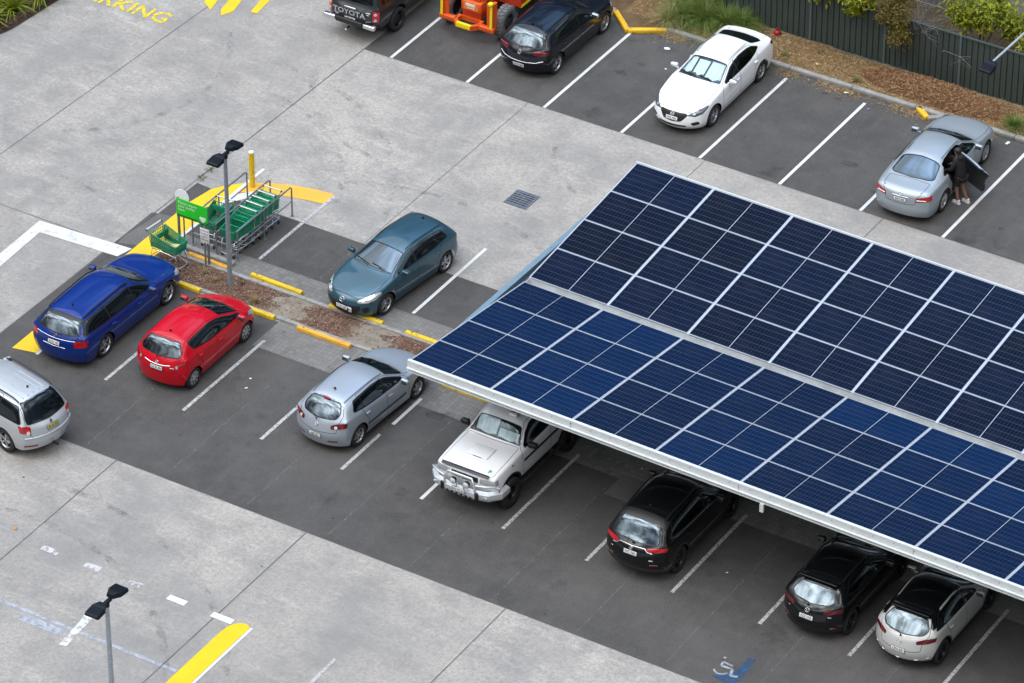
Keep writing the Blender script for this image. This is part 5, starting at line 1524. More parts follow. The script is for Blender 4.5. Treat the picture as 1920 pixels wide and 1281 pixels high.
def build_island():
    """planted strip between the two middle rows of bays"""
    from mathutils import noise as ns
    zi = lambda x, y: .02 + .03 * max(0, 1 - abs(y + 12.55) / .55) + .02 * ns.noise((x * 1.5, y * 1.5, 0)) + .008 * ns.noise((x * 9, y * 9, 3))
    hump('garden_bed', None, -.15, 45, -13.06, -12.02, 450, 12, zi, mat_bed())
    dirt = lambda x: .5 + .5 * math.sin((x - 5.05) * 2.45)
    def tracks(x): return (4.05 < x < 5.0) or (6.6 < x < 7.6) or (9.4 < x < 10.1)
    # kerb edging flush with the paving
    for y in (-13.12, -11.98):
        x = -.15 if y > -12.5 else .9
        while x < 44:
            w = 2.4
            mb = MB(); mb.box((x + w / 2, y, .02), (w - .012, .13, .09), 0, None, None, .012)
            o = mb.build('kerb', KERB); structure(o)
            x += w
    def reg(r):
        x = r.uniform(-.1, 16); y = r.uniform(-13.02, -12.06)
        if x > 12 and r.random() < .6: return None
        if tracks(x + .25 * math.sin(y * 9)) and r.random() < .94: return None
        if 5.0 < x < 6.5: pass
        return x, y
    t = mat_chips('bark_chips', [(.09, .035, .022), (.17, .075, .05), (.25, .14, .10), (.13, .055, .035), (.36, .27, .21), (.20, .10, .07), (.46, .40, .33)])
    o = chips(11000, reg, lambda x, y: max(zi(x, y), .02), t.m, .03, .09, 3).build('bark_mulch', t.m)
    tag(o, 'reddish bark mulch scattered over the narrow strip between the parking rows', 'mulch', kind='stuff')
    # dry straw tufts
    rr = random.Random(5)
    straw = mat_chips('dry_straw', [(.38, .29, .14), (.50, .40, .20), (.30, .22, .10), (.42, .36, .18)]).m
    for (x, y, n, s_, lab) in ((1.55, -12.45, 60, .22, 'dry straw tuft beside the small post of the white notice'), (3.55, -12.85, 90, .26, 'dry straw tuft in front of the red hatchback bumper'), (2.0, -12.6, 60, .2, 'dry straw tuft left of the galvanised lamp pole foot'), (2.75, -12.35, 30, .2, 'small green weed at the foot of the galvanised lamp pole')):
        tag(blades(x, y, .03, n, s_, .55, straw if 'straw' in lab else MATGREEN, 'grass_tuft', rr), lab, 'grass tuft')

MATGREEN = mat_chips('weed_green', [(.06, .10, .025), (.10, .15, .04), (.05, .08, .02)]).m

def blades(x, y, z, n, h, spread, mat, name, r, w=.008, droop=.6, rad=.08, seg=4):
    mb = MB()
    for _ in range(n):
        a = r.uniform(0, 2 * math.pi); L = h * r.uniform(.6, 1.25); out = r.uniform(.15, 1) * spread
        d = Vector((math.cos(a), math.sin(a), 0)); sd = Vector((-d.y, d.x, 0))
        b = Vector((x, y, z)) + d * r.uniform(0, rad)
        vs = []
        for k in range(seg + 1):
            t = k / seg
            p = b + d * (L * out * t * (.35 + .65 * t)) + Vector((0, 0, L * (t - droop * out * t * t)))
            ww = w * (1 - t * .85)
            vs += [p - sd * ww, p + sd * ww]
        mb.add(vs, [(2 * k, 2 * k + 1, 2 * k + 3, 2 * k + 2) for k in range(seg)], 0, True)
    return mb.build(name, mat)

def build_wheel_stops():
    """yellow concrete wheel stops on both sides of the island"""
    def stop(x0, x1, y, rz, label, mat):
        L = x1 - x0
        mb = MB()
        prof = [(-.075, 0), (.075, 0), (.065, .085), (.045, .105), (-.045, .105), (-.065, .085)]
        n = 24; vs = []
        for k in range(n + 1):
            x = -L / 2 + L * k / n
            for (py, pz) in prof: vs.append((x, py + rnd.uniform(-.002, .002), pz + (rnd.uniform(-.003, .003) if pz > 0 else 0)))
        m = len(prof)
        fs = [(k * m + i, k * m + (i + 1) % m, (k + 1) * m + (i + 1) % m, (k + 1) * m + i) for k in range(n) for i in range(m)]
        fs += [tuple(range(m))[::-1], tuple(n * m + i for i in range(m))]
        mb.add(vs, fs, 0, False)
        o = mb.build('wheel_stop', mat, None, ((x0 + x1) / 2, y, .012), (0, 0, rz))
        tag(o, label, 'wheel stop', 'yellow wheel stops along the planted strip')
        q = MB()
        for s_ in (-1, 1): q.cyl((s_ * L * .38, 0, .10), (s_ * L * .38, 0, .1085), .016, n=8)
        q.build('fixing_bolt', M('bolt_rust', (.08, .05, .03), .8), o)
    y1 = chipped('wheel_stop_yellow', (.78, .52, .01)); y2 = chipped('wheel_stop_amber', (.80, .40, .035))
    stop(.62, 1.95, -11.86, R(-1), 'amber wheel stop beside the loose green trolley', y2)
    stop(2.70, 4.40, -11.80, R(-1), 'yellow wheel stop in the empty bay beside the lamp pole', y1)
    stop(5.38, 7.10, -11.90, R(1), 'yellow wheel stop under the nose of the teal hatchback', y1)
    stop(7.87, 9.6, -11.90, R(0), 'yellow wheel stop next to the corner of the solar canopy', y1)
    stop(.2, 1.95, -13.20, R(0), 'yellow wheel stop at the nose of the blue estate', y1)
    stop(2.7, 4.43, -13.21, R(0), 'yellow wheel stop at the nose of the red hatchback', y1)
    stop(5.22, 6.95, -13.26, R(-.5), 'amber chipped wheel stop in the empty bay between the red and silver cars', y2)
    stop(10.0, 11.8, -13.42, R(0), 'yellow wheel stop between the silver hatchback and the white off-roader', y1)

def chipped(name, c):
    t = NT(name)
    f = t.noise(11, 6, .7)
    a = t.mix(t.ramp(t.noise(3, 4), .35, .7), c, tuple(x * .82 for x in c))
    t.col(t.mix(t.ramp(f, .57, .64), a, (.20, .17, .12))); t.b.inputs['Roughness'].default_value = .6
    t.bump(t.noise(40, 3), .006, .4)
    return t.m
GALV = M('galvanised_steel', (.36, .42, .48), .45, .55, var=.15, vscale=14)
GALVD = M('galvanised_rail', (.26, .29, .33), .45, .6, var=.15, vscale=20)
WHITE_ST = M('white_steel', (.62, .65, .65), .45, .1, var=.06, vscale=3)
ALU = M('panel_frame_aluminium', (.52, .56, .62), .4, .35)
BLUEST = M('painted_beam_steel', (.20, .30, .37), .45, .3, var=.08)

# ---------------------------------------------------------------- solar canopy
def mat_cells(c0, c1):
    t = NT('solar_cells')
    s = t.sep()
    oi = t.n.new('ShaderNodeObjectInfo')
    def line(c, pitch, w, off=0.0):
        f = t.math('FRACT', t.math('DIVIDE', t.math('ADD', c, off), pitch))
        return t.math('LESS_THAN', f, w / pitch)
    lu = line(s[0], .0975, .007); lv = line(s[1], .2165, .011); bb = line(s[1], .0433, .0035, .02)
    r = oi.outputs['Random']
    base = t.mix(t.ramp(r, .1, .9), c0, c1)
    
    base = t.mix(t.ramp(t.noise(1.1, 6, .7, dist=.4), .45, .8, 0, .05), base, (.16, .16, .165))
    a = t.mix(t.math('MULTIPLY', lu, .60), base, (.03, .055, .11))
    a = t.mix(t.math('MULTIPLY', bb, .22), a, (.06, .09, .16))
    a = t.mix(t.math('MULTIPLY', lv, .50), a, (.085, .115, .19))
    t.col(a); t.b.inputs['Roughness'].default_value = .14; t.b.inputs['Specular IOR Level'].default_value = .2
    t.b.inputs['Coat Weight'].default_value = .0
    return t.m

def build_canopy():
    root = empty('solar_canopy', (11.56, -11.65, 0), R(-.9))
    tag(root, 'long solar carport roof of blue panels in two slopes meeting at a valley gutter', 'solar canopy')
    PX, PL = 2.46, 2.418
    zv, sl = 2.90, R(7.0)
    # one panel, centred
    NC = 9; pitch = 1.378; pw = 1.366
    h = .035; fw = .017; back = M('panel_back', (.10, .11, .12), .6)
    def panel(cells):
        mb = MB()
        mb.sheet(rect(-PL / 2 + fw, -pw / 2 + fw, PL / 2 - fw, pw / 2 - fw), h - .004, 0)
        for s_ in (-1, 1):
            mb.box((s_ * (PL / 2 - fw / 2), 0, h / 2), (fw, pw, h), 1); mb.box((0, s_ * (pw / 2 - fw / 2), h / 2), (PL - 2 * fw, fw, h), 1)
        mb.box((0, 0, h - .0035), (.016, pw - 2 * fw, .003), 1)
        mb.sheet(rect(-PL / 2 + fw, -pw / 2 + fw, PL / 2 - fw, pw / 2 - fw)[::-1], .004, 2)
        return mb.mesh('solar_panel', [cells, ALU, back])
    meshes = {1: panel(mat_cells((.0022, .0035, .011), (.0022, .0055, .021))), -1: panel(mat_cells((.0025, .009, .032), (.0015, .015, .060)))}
    W_ = NC * PX
    for side in (1, -1):
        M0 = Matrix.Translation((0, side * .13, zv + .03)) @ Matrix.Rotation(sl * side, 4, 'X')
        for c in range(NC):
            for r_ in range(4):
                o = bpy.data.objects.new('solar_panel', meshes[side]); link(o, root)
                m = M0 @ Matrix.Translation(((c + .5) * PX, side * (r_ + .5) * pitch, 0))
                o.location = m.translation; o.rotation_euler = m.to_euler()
        for c in range(NC + 1):
            q = MB(); q.box((0, 0, 0), (.06 if 0 < c < NC else .06, 4 * pitch + .02, .05), 0)
            o = q.build('mounting_rail', ALU, root)
            m = M0 @ Matrix.Translation((c * PX + (.03 if c == 0 else 0), side * 2 * pitch, .004)); o.location = m.translation; o.rotation_euler = m.to_euler()
        for k in range(5):
            q = MB(); q.box((0, 0, 0), (W_ - .1, .06, .09), 0)
            o = q.build('purlin', WHITE_ST, root); m = M0 @ Matrix.Translation((W_ / 2, side * (.12 + k * (4 * pitch - .24) / 4), -.075)); o.location = m.translation; o.rotation_euler = m.to_euler()
        ye, ze = side * (.13 + 4 * pitch * math.cos(sl)), zv + .03 + 4 * pitch * math.sin(sl)
        q = MB()
        if side < 0:
            q.box((W_ / 2, ye - .03, ze - .12), (W_ + .06, .05, .28)); q.box((W_ / 2, ye - .085, ze - .165), (W_ + .06, .06, .02)); q.box((W_ / 2, ye - .075, ze - .255), (W_ + .06, .045, .03)); q.box((W_ / 2, ye - .01, ze + .035), (W_ + .06, .09, .03))
            for k in range(1, 5): q.box((k * 4.92, ye - .0565, ze - .10), (.010, .004, .22), 1)
            for k in range(0, 38): q.box((.3 + k * .58, ye - .057, ze - .03), (.02, .006, .02), 1)
            q.build('fascia', [WHITE_ST, MAT['trim']], root)
        else:
            q.box((W_ / 2, ye + .03, ze - .03), (W_ + .06, .05, .16)); q.build('fascia', WHITE_ST, root)
    q = MB(); q.box((W_ / 2, 0, zv - .16), (W_ + .02, .22, .012)); 
    for s_ in (-1, 1): q.box((W_ / 2, s_ * .115, zv - .07), (W_ + .02, .012, .19))
    for c in (0, NC): q.box((c * PX + (.01 if c == 0 else -.01), 0, zv - .07), (.012, .216, .16))
    q.build('valley_gutter', M('gutter_zinc', (.54, .56, .56), .5, .2, var=.2, vscale=2), root)
    # steel below: beams across, posts down to the island
    for c in range(0, NC + 1, 2):
        x = c * PX if c else -.52
        for y0, y1 in ((-5.0, 5.0),):
            q = MB(); z = 2.50
            q.box((x, 0, z + .115), (.16, 8.2, .014)); q.box((x, 0, z - .115), (.16, 8.2, .014)); q.box((x, 0, z), (.012, 8.2, .216))
            q.build('cross_beam', BLUEST, root)
        q = MB(); 
        for yy in (-1.15, 1.15):
            pass
        q.box((x, -1.0, 1.20), (.20, .20, 2.36)); q.box((x, -1.0, .02), (.42, .42, .03)); q.build('post', BLUEST, root)
        for s_ in ((-1, 1) if c else ()):
            for d_ in (1.4, 2.7, 3.9):
                q = MB(); zt = zv + .03 + d_ * math.tan(sl) - .12
                q.box((x, s_ * (d_ + .1), (2.62 + zt) / 2), (.09, .09, zt - 2.62)); q.build('strut', BLUEST, root)
    q = MB(); q.box((10.55, -5.72, 3.22), (.10, .06, .24)); q.build('fascia_bracket', WHITE_ST, root)
    return root

# ---------------------------------------------------------------- lamps
def flood_head(mb, m_):
    """flat flood lamp, tapered towards its arm, pointing along +X of m_"""
    vs = []
    for (x, w, z0, z1) in ((0, .10, -.05, .05), (.12, .15, -.06, .07), (.18, .20, -.055, .06), (.46, .21, -.05, .035), (.50, .19, -.045, .02)):
        vs += [(x, -w, z0), (x, w, z0), (x, w * .86, z1), (x, -w * .86, z1)]
    fs = [(3, 2, 1, 0), (16, 17, 18, 19)]
    for k in range(4):
        for i in range(4): fs.append((k * 4 + i, k * 4 + (i + 1) % 4, k * 4 + 4 + (i + 1) % 4, k * 4 + 4 + i))
    mb.add(vs, fs, 0, False, m_)
    for i in range(6): mb.box((.22 + i * .04, 0, .057 - i * .004), (.012, .34, .02), 0, None, m_)
LAMPM = M('lamp_housing', (.006, .009, .015), .6, spec=.25, var=.2)

def lamp_post(x, y, h, label):
    root = tag(empty('lamp_post', (x, y, 0)), label, 'lamp post', 'galvanised lamp posts with two black floodlights')
    q = MB(); q.cyl((0, 0, .02), (0, 0, h), .075, .055, 16); q.build('pole', GALV, root)
    q = MB(); q.box((0, 0, .03), (.30, .30, .03)); 
    for sx in (-1, 1):
        for sy in (-1, 1): q.cyl((sx * .11, sy * .11, .045), (sx * .11, sy * .11, .085), .014, n=6)
    q.box((.07, 0, 1.1), (.03, .09, .22), 0, None, None, .008)
    q.build('base_plate', GALV, root)
    q = MB(); q.cyl((0, 0, h - .02), (0, 0, h + .10), .07, n=12); q.box((0, 0, h + .10), (.10, .34, .08), 0, None, None, .015); q.build('bracket', LAMPM, root)
    for sg in (1, -1):
        hd = MB(); flood_head(hd, Matrix())
        o = hd.build('floodlight', LAMPM, root, (0, sg * .14, h + .14 + (.05 if sg > 0 else 0)), (0, R(4 * 1), sg * R(90)))
        g = MB(); g.box((.33, 0, -.056), (.26, .34, .006)); g.build('lens', MAT['lampclear'], o)
    return root

def arm_lamp():
    root = tag(empty('street_lamp', (18.95, 6.6, 0)), 'street lamp on a slanting grey arm reaching over the dark fence', 'street lamp')
    q = MB(); q.cyl((0, 0, 0), (0, 0, 5.2), .08, .06, 14); q.build('pole', GALV, root)
    q = MB(); q.tube([(0, 0, 5.15), (-.1, -1.0, 5.35), (-.44, -4.9, 5.05)], [.05, .045, .035], 10); q.build('arm', M('pale_arm', (.48, .52, .56), .4, .4), root)
    hd = MB(); flood_head(hd, Matrix()); hd.build('floodlight', LAMPM, root, (-.44, -4.85, 5.02), (0, R(10), R(-95)))

# ---------------------------------------------------------------- trolleys
TG = M('trolley_green', (.006, .25, .12), .42, 0, .15, var=.2, vscale=5)
TGD = M('trolley_green_handle', (.01, .10, .05), .5)
def make_trolley():
    root = empty('shopping_trolley')
    # basket: tapered lattice, x forward, handle at -x
    mb = MB()
    L0, L1 = -.42, .46
    top = lambda x: lerp(.98, .86, (x - L0) / (L1 - L0)); bot = lambda x: lerp(.52, .60, (x - L0) / (L1 - L0))
    hw = lambda x, t: lerp(lerp(.25, .19, (x - L0) / (L1 - L0)), lerp(.295, .235, (x - L0) / (L1 - L0)), t)
    n = 22
    for sg in (1, -1):
        for k in range(n + 1):
            x = lerp(L0, L1, k / n)
            mb.cyl((x, sg * hw(x, 0), bot(x)), (x, sg * hw(x, 1), top(x)), .0115, n=5)
        for t in (.0, .18, .36, .54, .72, .86, 1.0):
            mb.tube([(x, sg * hw(x, t), lerp(bot(x), top(x), t)) for x in (L0, (L0 + L1) / 2, L1)], .017 if t in (0., 1.0) else .012, 6)
        mb.add([(L0, sg * hw(L0, .0), bot(L0)), (L1, sg * hw(L1, .0), bot(L1)), (L1, sg * hw(L1, .42), lerp(bot(L1), top(L1), .42)), (L0, sg * hw(L0, .42), lerp(bot(L0), top(L0), .42))], [(0, 1, 2, 3)])
    for x in (L1,):
        for k in range(11):
            t = -1 + 2 * k / 10; mb.cyl((x, t * hw(x, 0), bot(x)), (x + .02, t * hw(x, 1), top(x)), .009, n=5)
        for t in (0, .25, .5, .75, 1): mb.cyl((x, -hw(x, t), lerp(bot(x), top(x), t)), (x, hw(x, t), lerp(bot(x), top(x), t)), .014, n=6)
        mb.add([(x, -hw(x, 0), bot(x)), (x, hw(x, 0), bot(x)), (x, hw(x, .5), lerp(bot(x), top(x), .5)), (x, -hw(x, .5), lerp(bot(x), top(x), .5))], [(0, 1, 2, 3)])
    for k in range(12):
        x = lerp(L0, L1, k / 11); mb.cyl((x, -hw(x, 0), bot(x)), (x, hw(x, 0), bot(x)), .011, n=5)
    for k in range(9):
        t = -1 + k / 4; mb.cyl((L0, t * .245, bot(L0)), (L1, t * .185, bot(L1)), .010, n=5)
    mb.build('basket', TG, root)
    q = MB()                                   # hinged rear flap with child seat
    for k in range(9):
        t = -1 + k / 4; q.cyl((L0 + .02, t * .24, .56), (L0 - .02, t * .28, .96), .009, n=5)
    for z in (.60, .72, .84, .95): q.cyl((L0, -.27, z), (L0, .27, z), .014, n=6)
    q.box((L0 + .10, 0, .80), (.18, .46, .02), 0, None, None, .006); q.box((L0 + .19, 0, .88), (.02, .44, .18), 0, None, None, .006)
    q.build('child_seat', TG, root)
    q = MB()
    for sg in (1, -1):
        q.tube([(.50, sg * .20, .15), (.44, sg * .21, .50), (.05, sg * .24, .50), (-.38, sg * .27, .48), (-.46, sg * .27, .16)], .013, 8)
        q.tube([(.50, sg * .20, .15), (0, sg * .235, .17), (-.46, sg * .27, .16)], .013, 8)
        q.tube([(-.42, sg * .27, .50), (-.50, sg * .285, .96), (-.56, sg * .285, 1.02)], .014, 8)
    q.tube([(.50, -.20, .15), (.55, -.12, .15), (.55, .12, .15), (.50, .20, .15)], .013, 8)
    q.tube([(-.46, -.27, .16), (-.46, .27, .16)], .012, 8); q.tube([(.1, -.23, .17), (.1, .23, .17)], .01, 6)
    q.build('frame', MAT['chrome'], root)
    q = MB(); q.cyl((-.57, -.30, 1.03), (-.57, .30, 1.03), .022, n=10, mi=0); 
    for sg in (1, -1): q.ball((-.56, sg * .30, 1.02), (.045, .035, .04), 1, 1)
    q.build('handle', [M('handle_grip', (.62, .66, .60), .5), TGD], root)
    q = MB()
    q.cyl((0, -.012, .055), (0, .012, .055), .055, n=14); q.box((.01, 0, .10), (.03, .05, .08), 1)
    wm = q.mesh('castor', [MAT['rubber'], MAT['alloy']])
    for (x, y) in ((.46, .19), (.46, -.19), (-.44, .26), (-.44, -.26)):
        link(bpy.data.objects.new('castor', wm), root).location = (x, y, 0)
    return root

def build_trolley_bay():
    bay = tag(empty('trolley_bay', (0, 0, 0)), 'galvanised rail bay for shopping trolleys behind the green sign', 'trolley bay')
    y0, y1 = -11.35, -8.66
    for i, x in enumerate((.42, 1.22, 1.95)):
        q = MB(); q.tube([(x, y1, .02), (x, y1, .93), (x, y1 - .05, .98), (x, y0, .98)], .024, 10); q.tube([(x, y1, .50), (x, y0, .50)] if i != 1 else [(x, y1, .9), (x, y1 - .02, .9)], .02, 8)
        for yy in (-10.05, y0):
            q.cyl((x, yy, .0), (x, yy, .98), .024, n=10)
        for yy in (y1, -10.05, y0): q.cyl((x, yy, .008), (x, yy, .02), .055, n=12)
        q.build('rail', GALVD, bay)
    q = MB(); q.tube([(.42, y0, .42), (1.95, y0, .42)], .022, 8); q.tube([(.42, y0, .98), (.42, y0 + .3, .98)], .022, 8); q.build('cross_rail', GALVD, bay)
    # low concrete kerb behind it
    q = MB(); q.box((.95, -11.62, .06), (2.1, .16, .13), 0, None, None, .015); structure(q.build('kerb', KERB))
    # green sign
    sg = tag(empty('return_sign', (.92, -12.02, 0)), 'bright green trolley return sign on two posts with white lettering', 'sign')
    q = MB()
    for x in (-.49, .49): q.box((x, .03, .98), (.06, .05, 1.96), 0)
    for x in (-.49, .49): q.build('post', GALVD, sg) if x > 0 else None
    G1 = M('sign_green', (.02, .62, .02), .35, var=.05, vscale=3); G2 = M('sign_dark_green', (.006, .16, .03), .4)
    q = MB(); q.box((0, 0, 1.66), (1.04, .016, .58), 0); q.box((0, -.003, 1.405), (1.04, .016, .07), 1); q.build('sign_board', [G1, G2], sg)
    q = MB()
    W_ = M('sign_white', (.80, .84, .78), .4)
    F = lambda x, z: facing(x, -.0125, z, (0, -1, 0))
    text_into(q, 'Please return', .135, F(-.46, 1.845), 0, .001, 'LEFT', .88); text_into(q, 'your trolley', .135, F(-.46, 1.73), 0, .001, 'LEFT', .88); text_into(q, 'here', .135, F(-.46, 1.615), 0, .001, 'LEFT', .88)
    q.build('lettering', W_, sg)
    q = MB()                                   # round-leaf emblem and arrow
    for kk, (x, z, r_) in enumerate(((.30, 1.545, .05), (.36, 1.545, .05), (.42, 1.545, .05), (.33, 1.50, .05), (.39, 1.50, .05), (.36, 1.455, .035))): q.cyl((x, -.0085, z), (x, -.0115 - kk * .0006, z), r_, n=14)
    q.build('emblem', W_, sg)
    q = MB(); q.box((.30, -.0135, 1.405), (.28, .003, .014)); q.add([(.42, -.0145, 1.432), (.49, -.0145, 1.405), (.42, -.0145, 1.378)], [(0, 1, 2)]); q.build('arrow', G1, sg)
    # white disc behind it
    d = tag(empty('round_sign', (.56, -11.97, 0)), 'plain white round sign seen above the green trolley sign', 'sign')
    q = MB(); q.cyl((0, 0, 2.0), (0, .012, 2.0), .235, n=36); q.build('disc', M('disc_white', (.88, .88, .88), .4), d)
    q = MB(); q.cyl((-.0, .04, 0), (0, .04, 2.1), .022, n=8); q.build('post', GALVD, d)
    # small notice on its own post
    s = tag(empty('notice_sign', (1.41, -12.16, 0)), 'small white notice with lines of black text on the right sign post', 'sign')
    q = MB(); q.box((0, .012, .70), (.05, .03, 1.40)); q.build('post', GALVD, s)
    q = MB(); q.box((.02, -.012, 1.12), (.30, .012, .46), 0, None, None, .004); q.build('notice_board', M('notice_white', (.74, .74, .72), .45), s)
    q = MB()
    for k, w in enumerate(('NOTICE', 'Trolleys', 'only in', 'this bay')): text_into(q, w, .075, facing(.02, -.0195, 1.28 - k * .095, (0, -1, 0)), 0, .0008, sx=.95)
    q.build('lettering', MAT['ink'], s)
    # trolleys
    proto = make_trolley()
    grp = 'green shopping trolleys in the trolley bay'
    names = ['first', 'second', 'third', 'fourth']
    labels = ['green trolley at the open end of the nested row under the rail', 'green trolley second from the open end of the nested row', 'green trolley third from the open end of the nested row', 'green trolley fourth from the open end of the nested row', 'green trolley deepest in the nested row beside the lamp pole']
    for k in range(5):
        o = proto if k == 0 else copy_tree(proto)
        o.location = (1.59 + rnd.uniform(-.01, .01), -9.62 - .31 * k, .0); o.rotation_euler = (0, 0, R(-90 + rnd.uniform(-1, 1)))
        tag(o, labels[k], 'shopping trolley', grp)
    o = copy_tree(proto); o.location = (.80, -10.75, 0); o.rotation_euler = (0, 0, R(-86)); tag(o, 'single green trolley alone in the rail lane behind the green sign', 'shopping trolley', grp)
    o = copy_tree(proto); o.location = (.42, -12.5, .06); o.rotation_euler = (R(2), R(3), R(-8)); o['group'] = ''; del o['group']
    tag(o, 'loose green trolley left on the mulch by the blue estate', 'shopping trolley')
    # paper in the loose trolley
    q = MB(); q.box((0, 0, 0), (.24, .16, .03), 0, None, None, .01); q.build('flyer', M('flyer_tan', (.55, .42, .16), .7, var=.3, vscale=18), None, (.66, -12.52, .72), (0, R(-8), R(15)))
    tag(bpy.data.objects['flyer'], 'tan paper bag lying in the loose green trolley', 'paper bag')
    # bollard
    b = tag(empty('bollard', (.12, -7.98, 0)), 'tall yellow bollard with scuffed base at the trolley bay', 'bollard')
    q = MB(); q.cyl((0, 0, 0), (0, 0, 1.16), .083, n=24); q.build('shaft', chipped('bollard_yellow', (.83, .56, .012)), b)
    q = MB(); q.lathe([(.083, 1.16), (.078, 1.18), (.05, 1.19), (0, 1.192)], 24, 0, None, 'Z'); q.build('cap', M('cap_white', (.78, .78, .74), .5), b)

# ---------------------------------------------------------------- fence and verge
def build_verge():
    from mathutils import noise as ns
    # kerb of the back row: straight run and two yellow noses
    x = -1.0
    def kb(p, q, mat, label=None, yellow=False):
        p = Vector((p[0], p[1], 0)); q_ = Vector((q[0], q[1], 0)); d = q_ - p
        mb = MB(); mb.box((0, 0, .065), (d.length - .01, .17, .15), 0, None, None, .03)
        o = mb.build('kerb', mat, None, tuple((p + q_) / 2), (0, 0, math.atan2(d.y, d.x))); structure(o)
    kb((-1.3, 5.8), (1.5, 5.8), KERB); kb((1.5, 5.8), (4.0, 5.8), KERB)
    ym = chipped('kerb_yellow', (.82, .47, .012))
    kb((4.0, 5.78), (4.90, 4.98), ym); kb((4.88, 5.0), (5.9, 5.62), ym)
    x = 5.9
    while x < 14.3: kb((x, 5.68), (x + 2.1, 5.68), KERB); x += 2.1
    kb((14.35, 5.70), (14.85, 5.32), ym); kb((14.85, 5.32), (15.4, 5.72), KERB)
    x = 15.4
    while x < 30: kb((x, 5.74), (x + 2.1, 5.74), KERB); x += 2.1
    z = lambda x, y: .06 + .06 * max(0, min(1, (y - 5.7) / 1.4)) + .03 * ns.noise((x * 1.2, y * 1.2, 5)) + .01 * ns.noise((x * 8, y * 8, 2)) + (.24 * max(0, 1 - ((x - 14.4) / 2.6) ** 2 - ((y - 6.6) / .7) ** 2))
    hump('verge', None, 4.2, 40, 5.70, 9.2, 360, 26, z, mat_soil('verge_soil', (.18, .115, .06), (.33, .24, .13)))
    hump('verge', None, -1.2, 4.2, 5.82, 9.2, 40, 20, z, mat_soil('verge_soil_dark', (.12, .075, .045), (.24, .17, .10)))
    mb = MB(); mb.add([(4.15, 5.75, .09), (4.9, 5.08, .09), (5.8, 5.66, .09), (5.8, 5.9, .10), (4.15, 5.9, .10)], [(0, 1, 2, 3, 4)]); structure(mb.build('verge', mat_soil('verge_nose', (.14, .09, .05), (.26, .18, .10))))
    def reg(r):
        x = r.uniform(4.3, 20.5); y = r.uniform(5.74, 7.28)
        if ((x - 14.6) / 2.6) ** 2 + ((y - 6.55) / .66) ** 2 < 1 and r.random() < .85: return None
        if 4.3 < x < 6.5 and r.random() < .4: return None
        return x, y
    t1 = mat_chips('leaf_litter', [(.30, .185, .08), (.42, .30, .15), (.20, .11, .05), (.36, .25, .12), (.54, .42, .25), (.14, .075, .035), (.38, .24, .10)]).m
    o = chips(15000, reg, z, t1, .03, .12, 11, .017).build('leaf_litter', t1); tag(o, 'brown leaf litter and bark covering the verge below the fence', 'leaf litter', kind='stuff')
    t2 = mat_chips('red_bark', [(.16, .06, .03), (.22, .10, .05), (.11, .045, .025), (.30, .18, .09), (.40, .28, .15)]).m
    def reg2(r):
        a = r.uniform(0, 6.283); q = math.sqrt(r.random()); return 14.6 + 2.6 * q * math.cos(a), 6.55 + .62 * q * math.sin(a)
    o = chips(6500, reg2, z, t2, .04, .16, 12, .022).build('bark_heap', t2); tag(o, 'heap of dark reddish bark in front of the fence and saloon bonnet', 'bark', kind='stuff')
    # drifted litter in the gutter
    def reg3(r):
        x = r.uniform(5.2, 17); y = 5.60 - abs(r.gauss(0, .22))
        if ns.noise((x * .8, 0, 7)) < -.12 and r.random() < .85: return None
        return x, y
    o = chips(3200, reg3, lambda x, y: .01, t1, .03, .10, 13, .015).build('gutter_leaves', t1); tag(o, 'dry leaves blown along the foot of the back kerb', 'leaves', kind='stuff')
    # fence
    FG = M('fence_green_grey', (.060, .080, .072), .45, .2, var=.10, vscale=1.5); FP = M('fence_post_grey', (.12, .155, .165), .45, .2)
    fx = [-.1 + 2.49 * k for k in range(-1, 14)]
    root = tag(empty('fence', (0, 7.32, 0)), 'dark green grey ribbed steel fence along the back of the car park', 'fence')
    for i in range(len(fx) - 1):
        mb = MB(); n = 13; vs = []
        prof = []
        w = (fx[i + 1] - fx[i]) / n
        for k in range(n):
            b = fx[i] + k * w
            prof += [(b, 0), (b + w * .80, 0), (b + w * .86, .035), (b + w * .94, .035)]
        prof.append((fx[i + 1], 0))
        for x, y in prof: vs += [(x, y, .08), (x, y, 1.82)]
        mb.add(vs, [(2 * k, 2 * k + 2, 2 * k + 3, 2 * k + 1) for k in range(len(prof) - 1)])
        mb.build('panel', FG, root)
        q = MB(); q.box(((fx[i] + fx[i + 1]) / 2, .01, 1.83), (2.44, .075, .05), 0); q.build('rail', FG, root)
        q = MB(); q.box(((fx[i] + fx[i + 1]) / 2, .0, .09), (2.44, .06, .06), 0); q.build('rail', FG, root)
    for x in fx:
        q = MB(); q.box((x, -.025, .95), (.06, .06, 1.85)); q.build('post', FP, root)
    # timber plinth under the fence
    q = MB(); q.box((16, 7.22, .07), (42, .05, .14)); tag(q.build('plinth_board', M('old_timber', (.16, .145, .12), .9, var=.5, vscale=4)), 'weathered grey timber board along the foot of the fence', 'board')
    # land and wall behind the fence
    sheet('back_garden', rect(-2, 7.4, 45, 11.1), .10, mat_soil('back_soil', (.07, .055, .035), (.14, .11, .07)))
    wl = tag(empty('building_wall', (20, 11.3, 0)), 'plain grey building wall behind the shrubs beyond the fence', 'wall')
    q = MB(); q.box((0, .15, 2.1), (32, .3, 4.2)); q.build('wall', M('render_grey', (.30, .30, .315), .85, var=.10, vscale=1.2), wl)
    q = MB(); q.box((0, -.02, .42), (32, .04, .05)); q.box((0, -.015, .2), (32, .03, .38)); q.build('plinth', M('wall_plinth', (.12, .12, .125), .9, var=.2), wl)
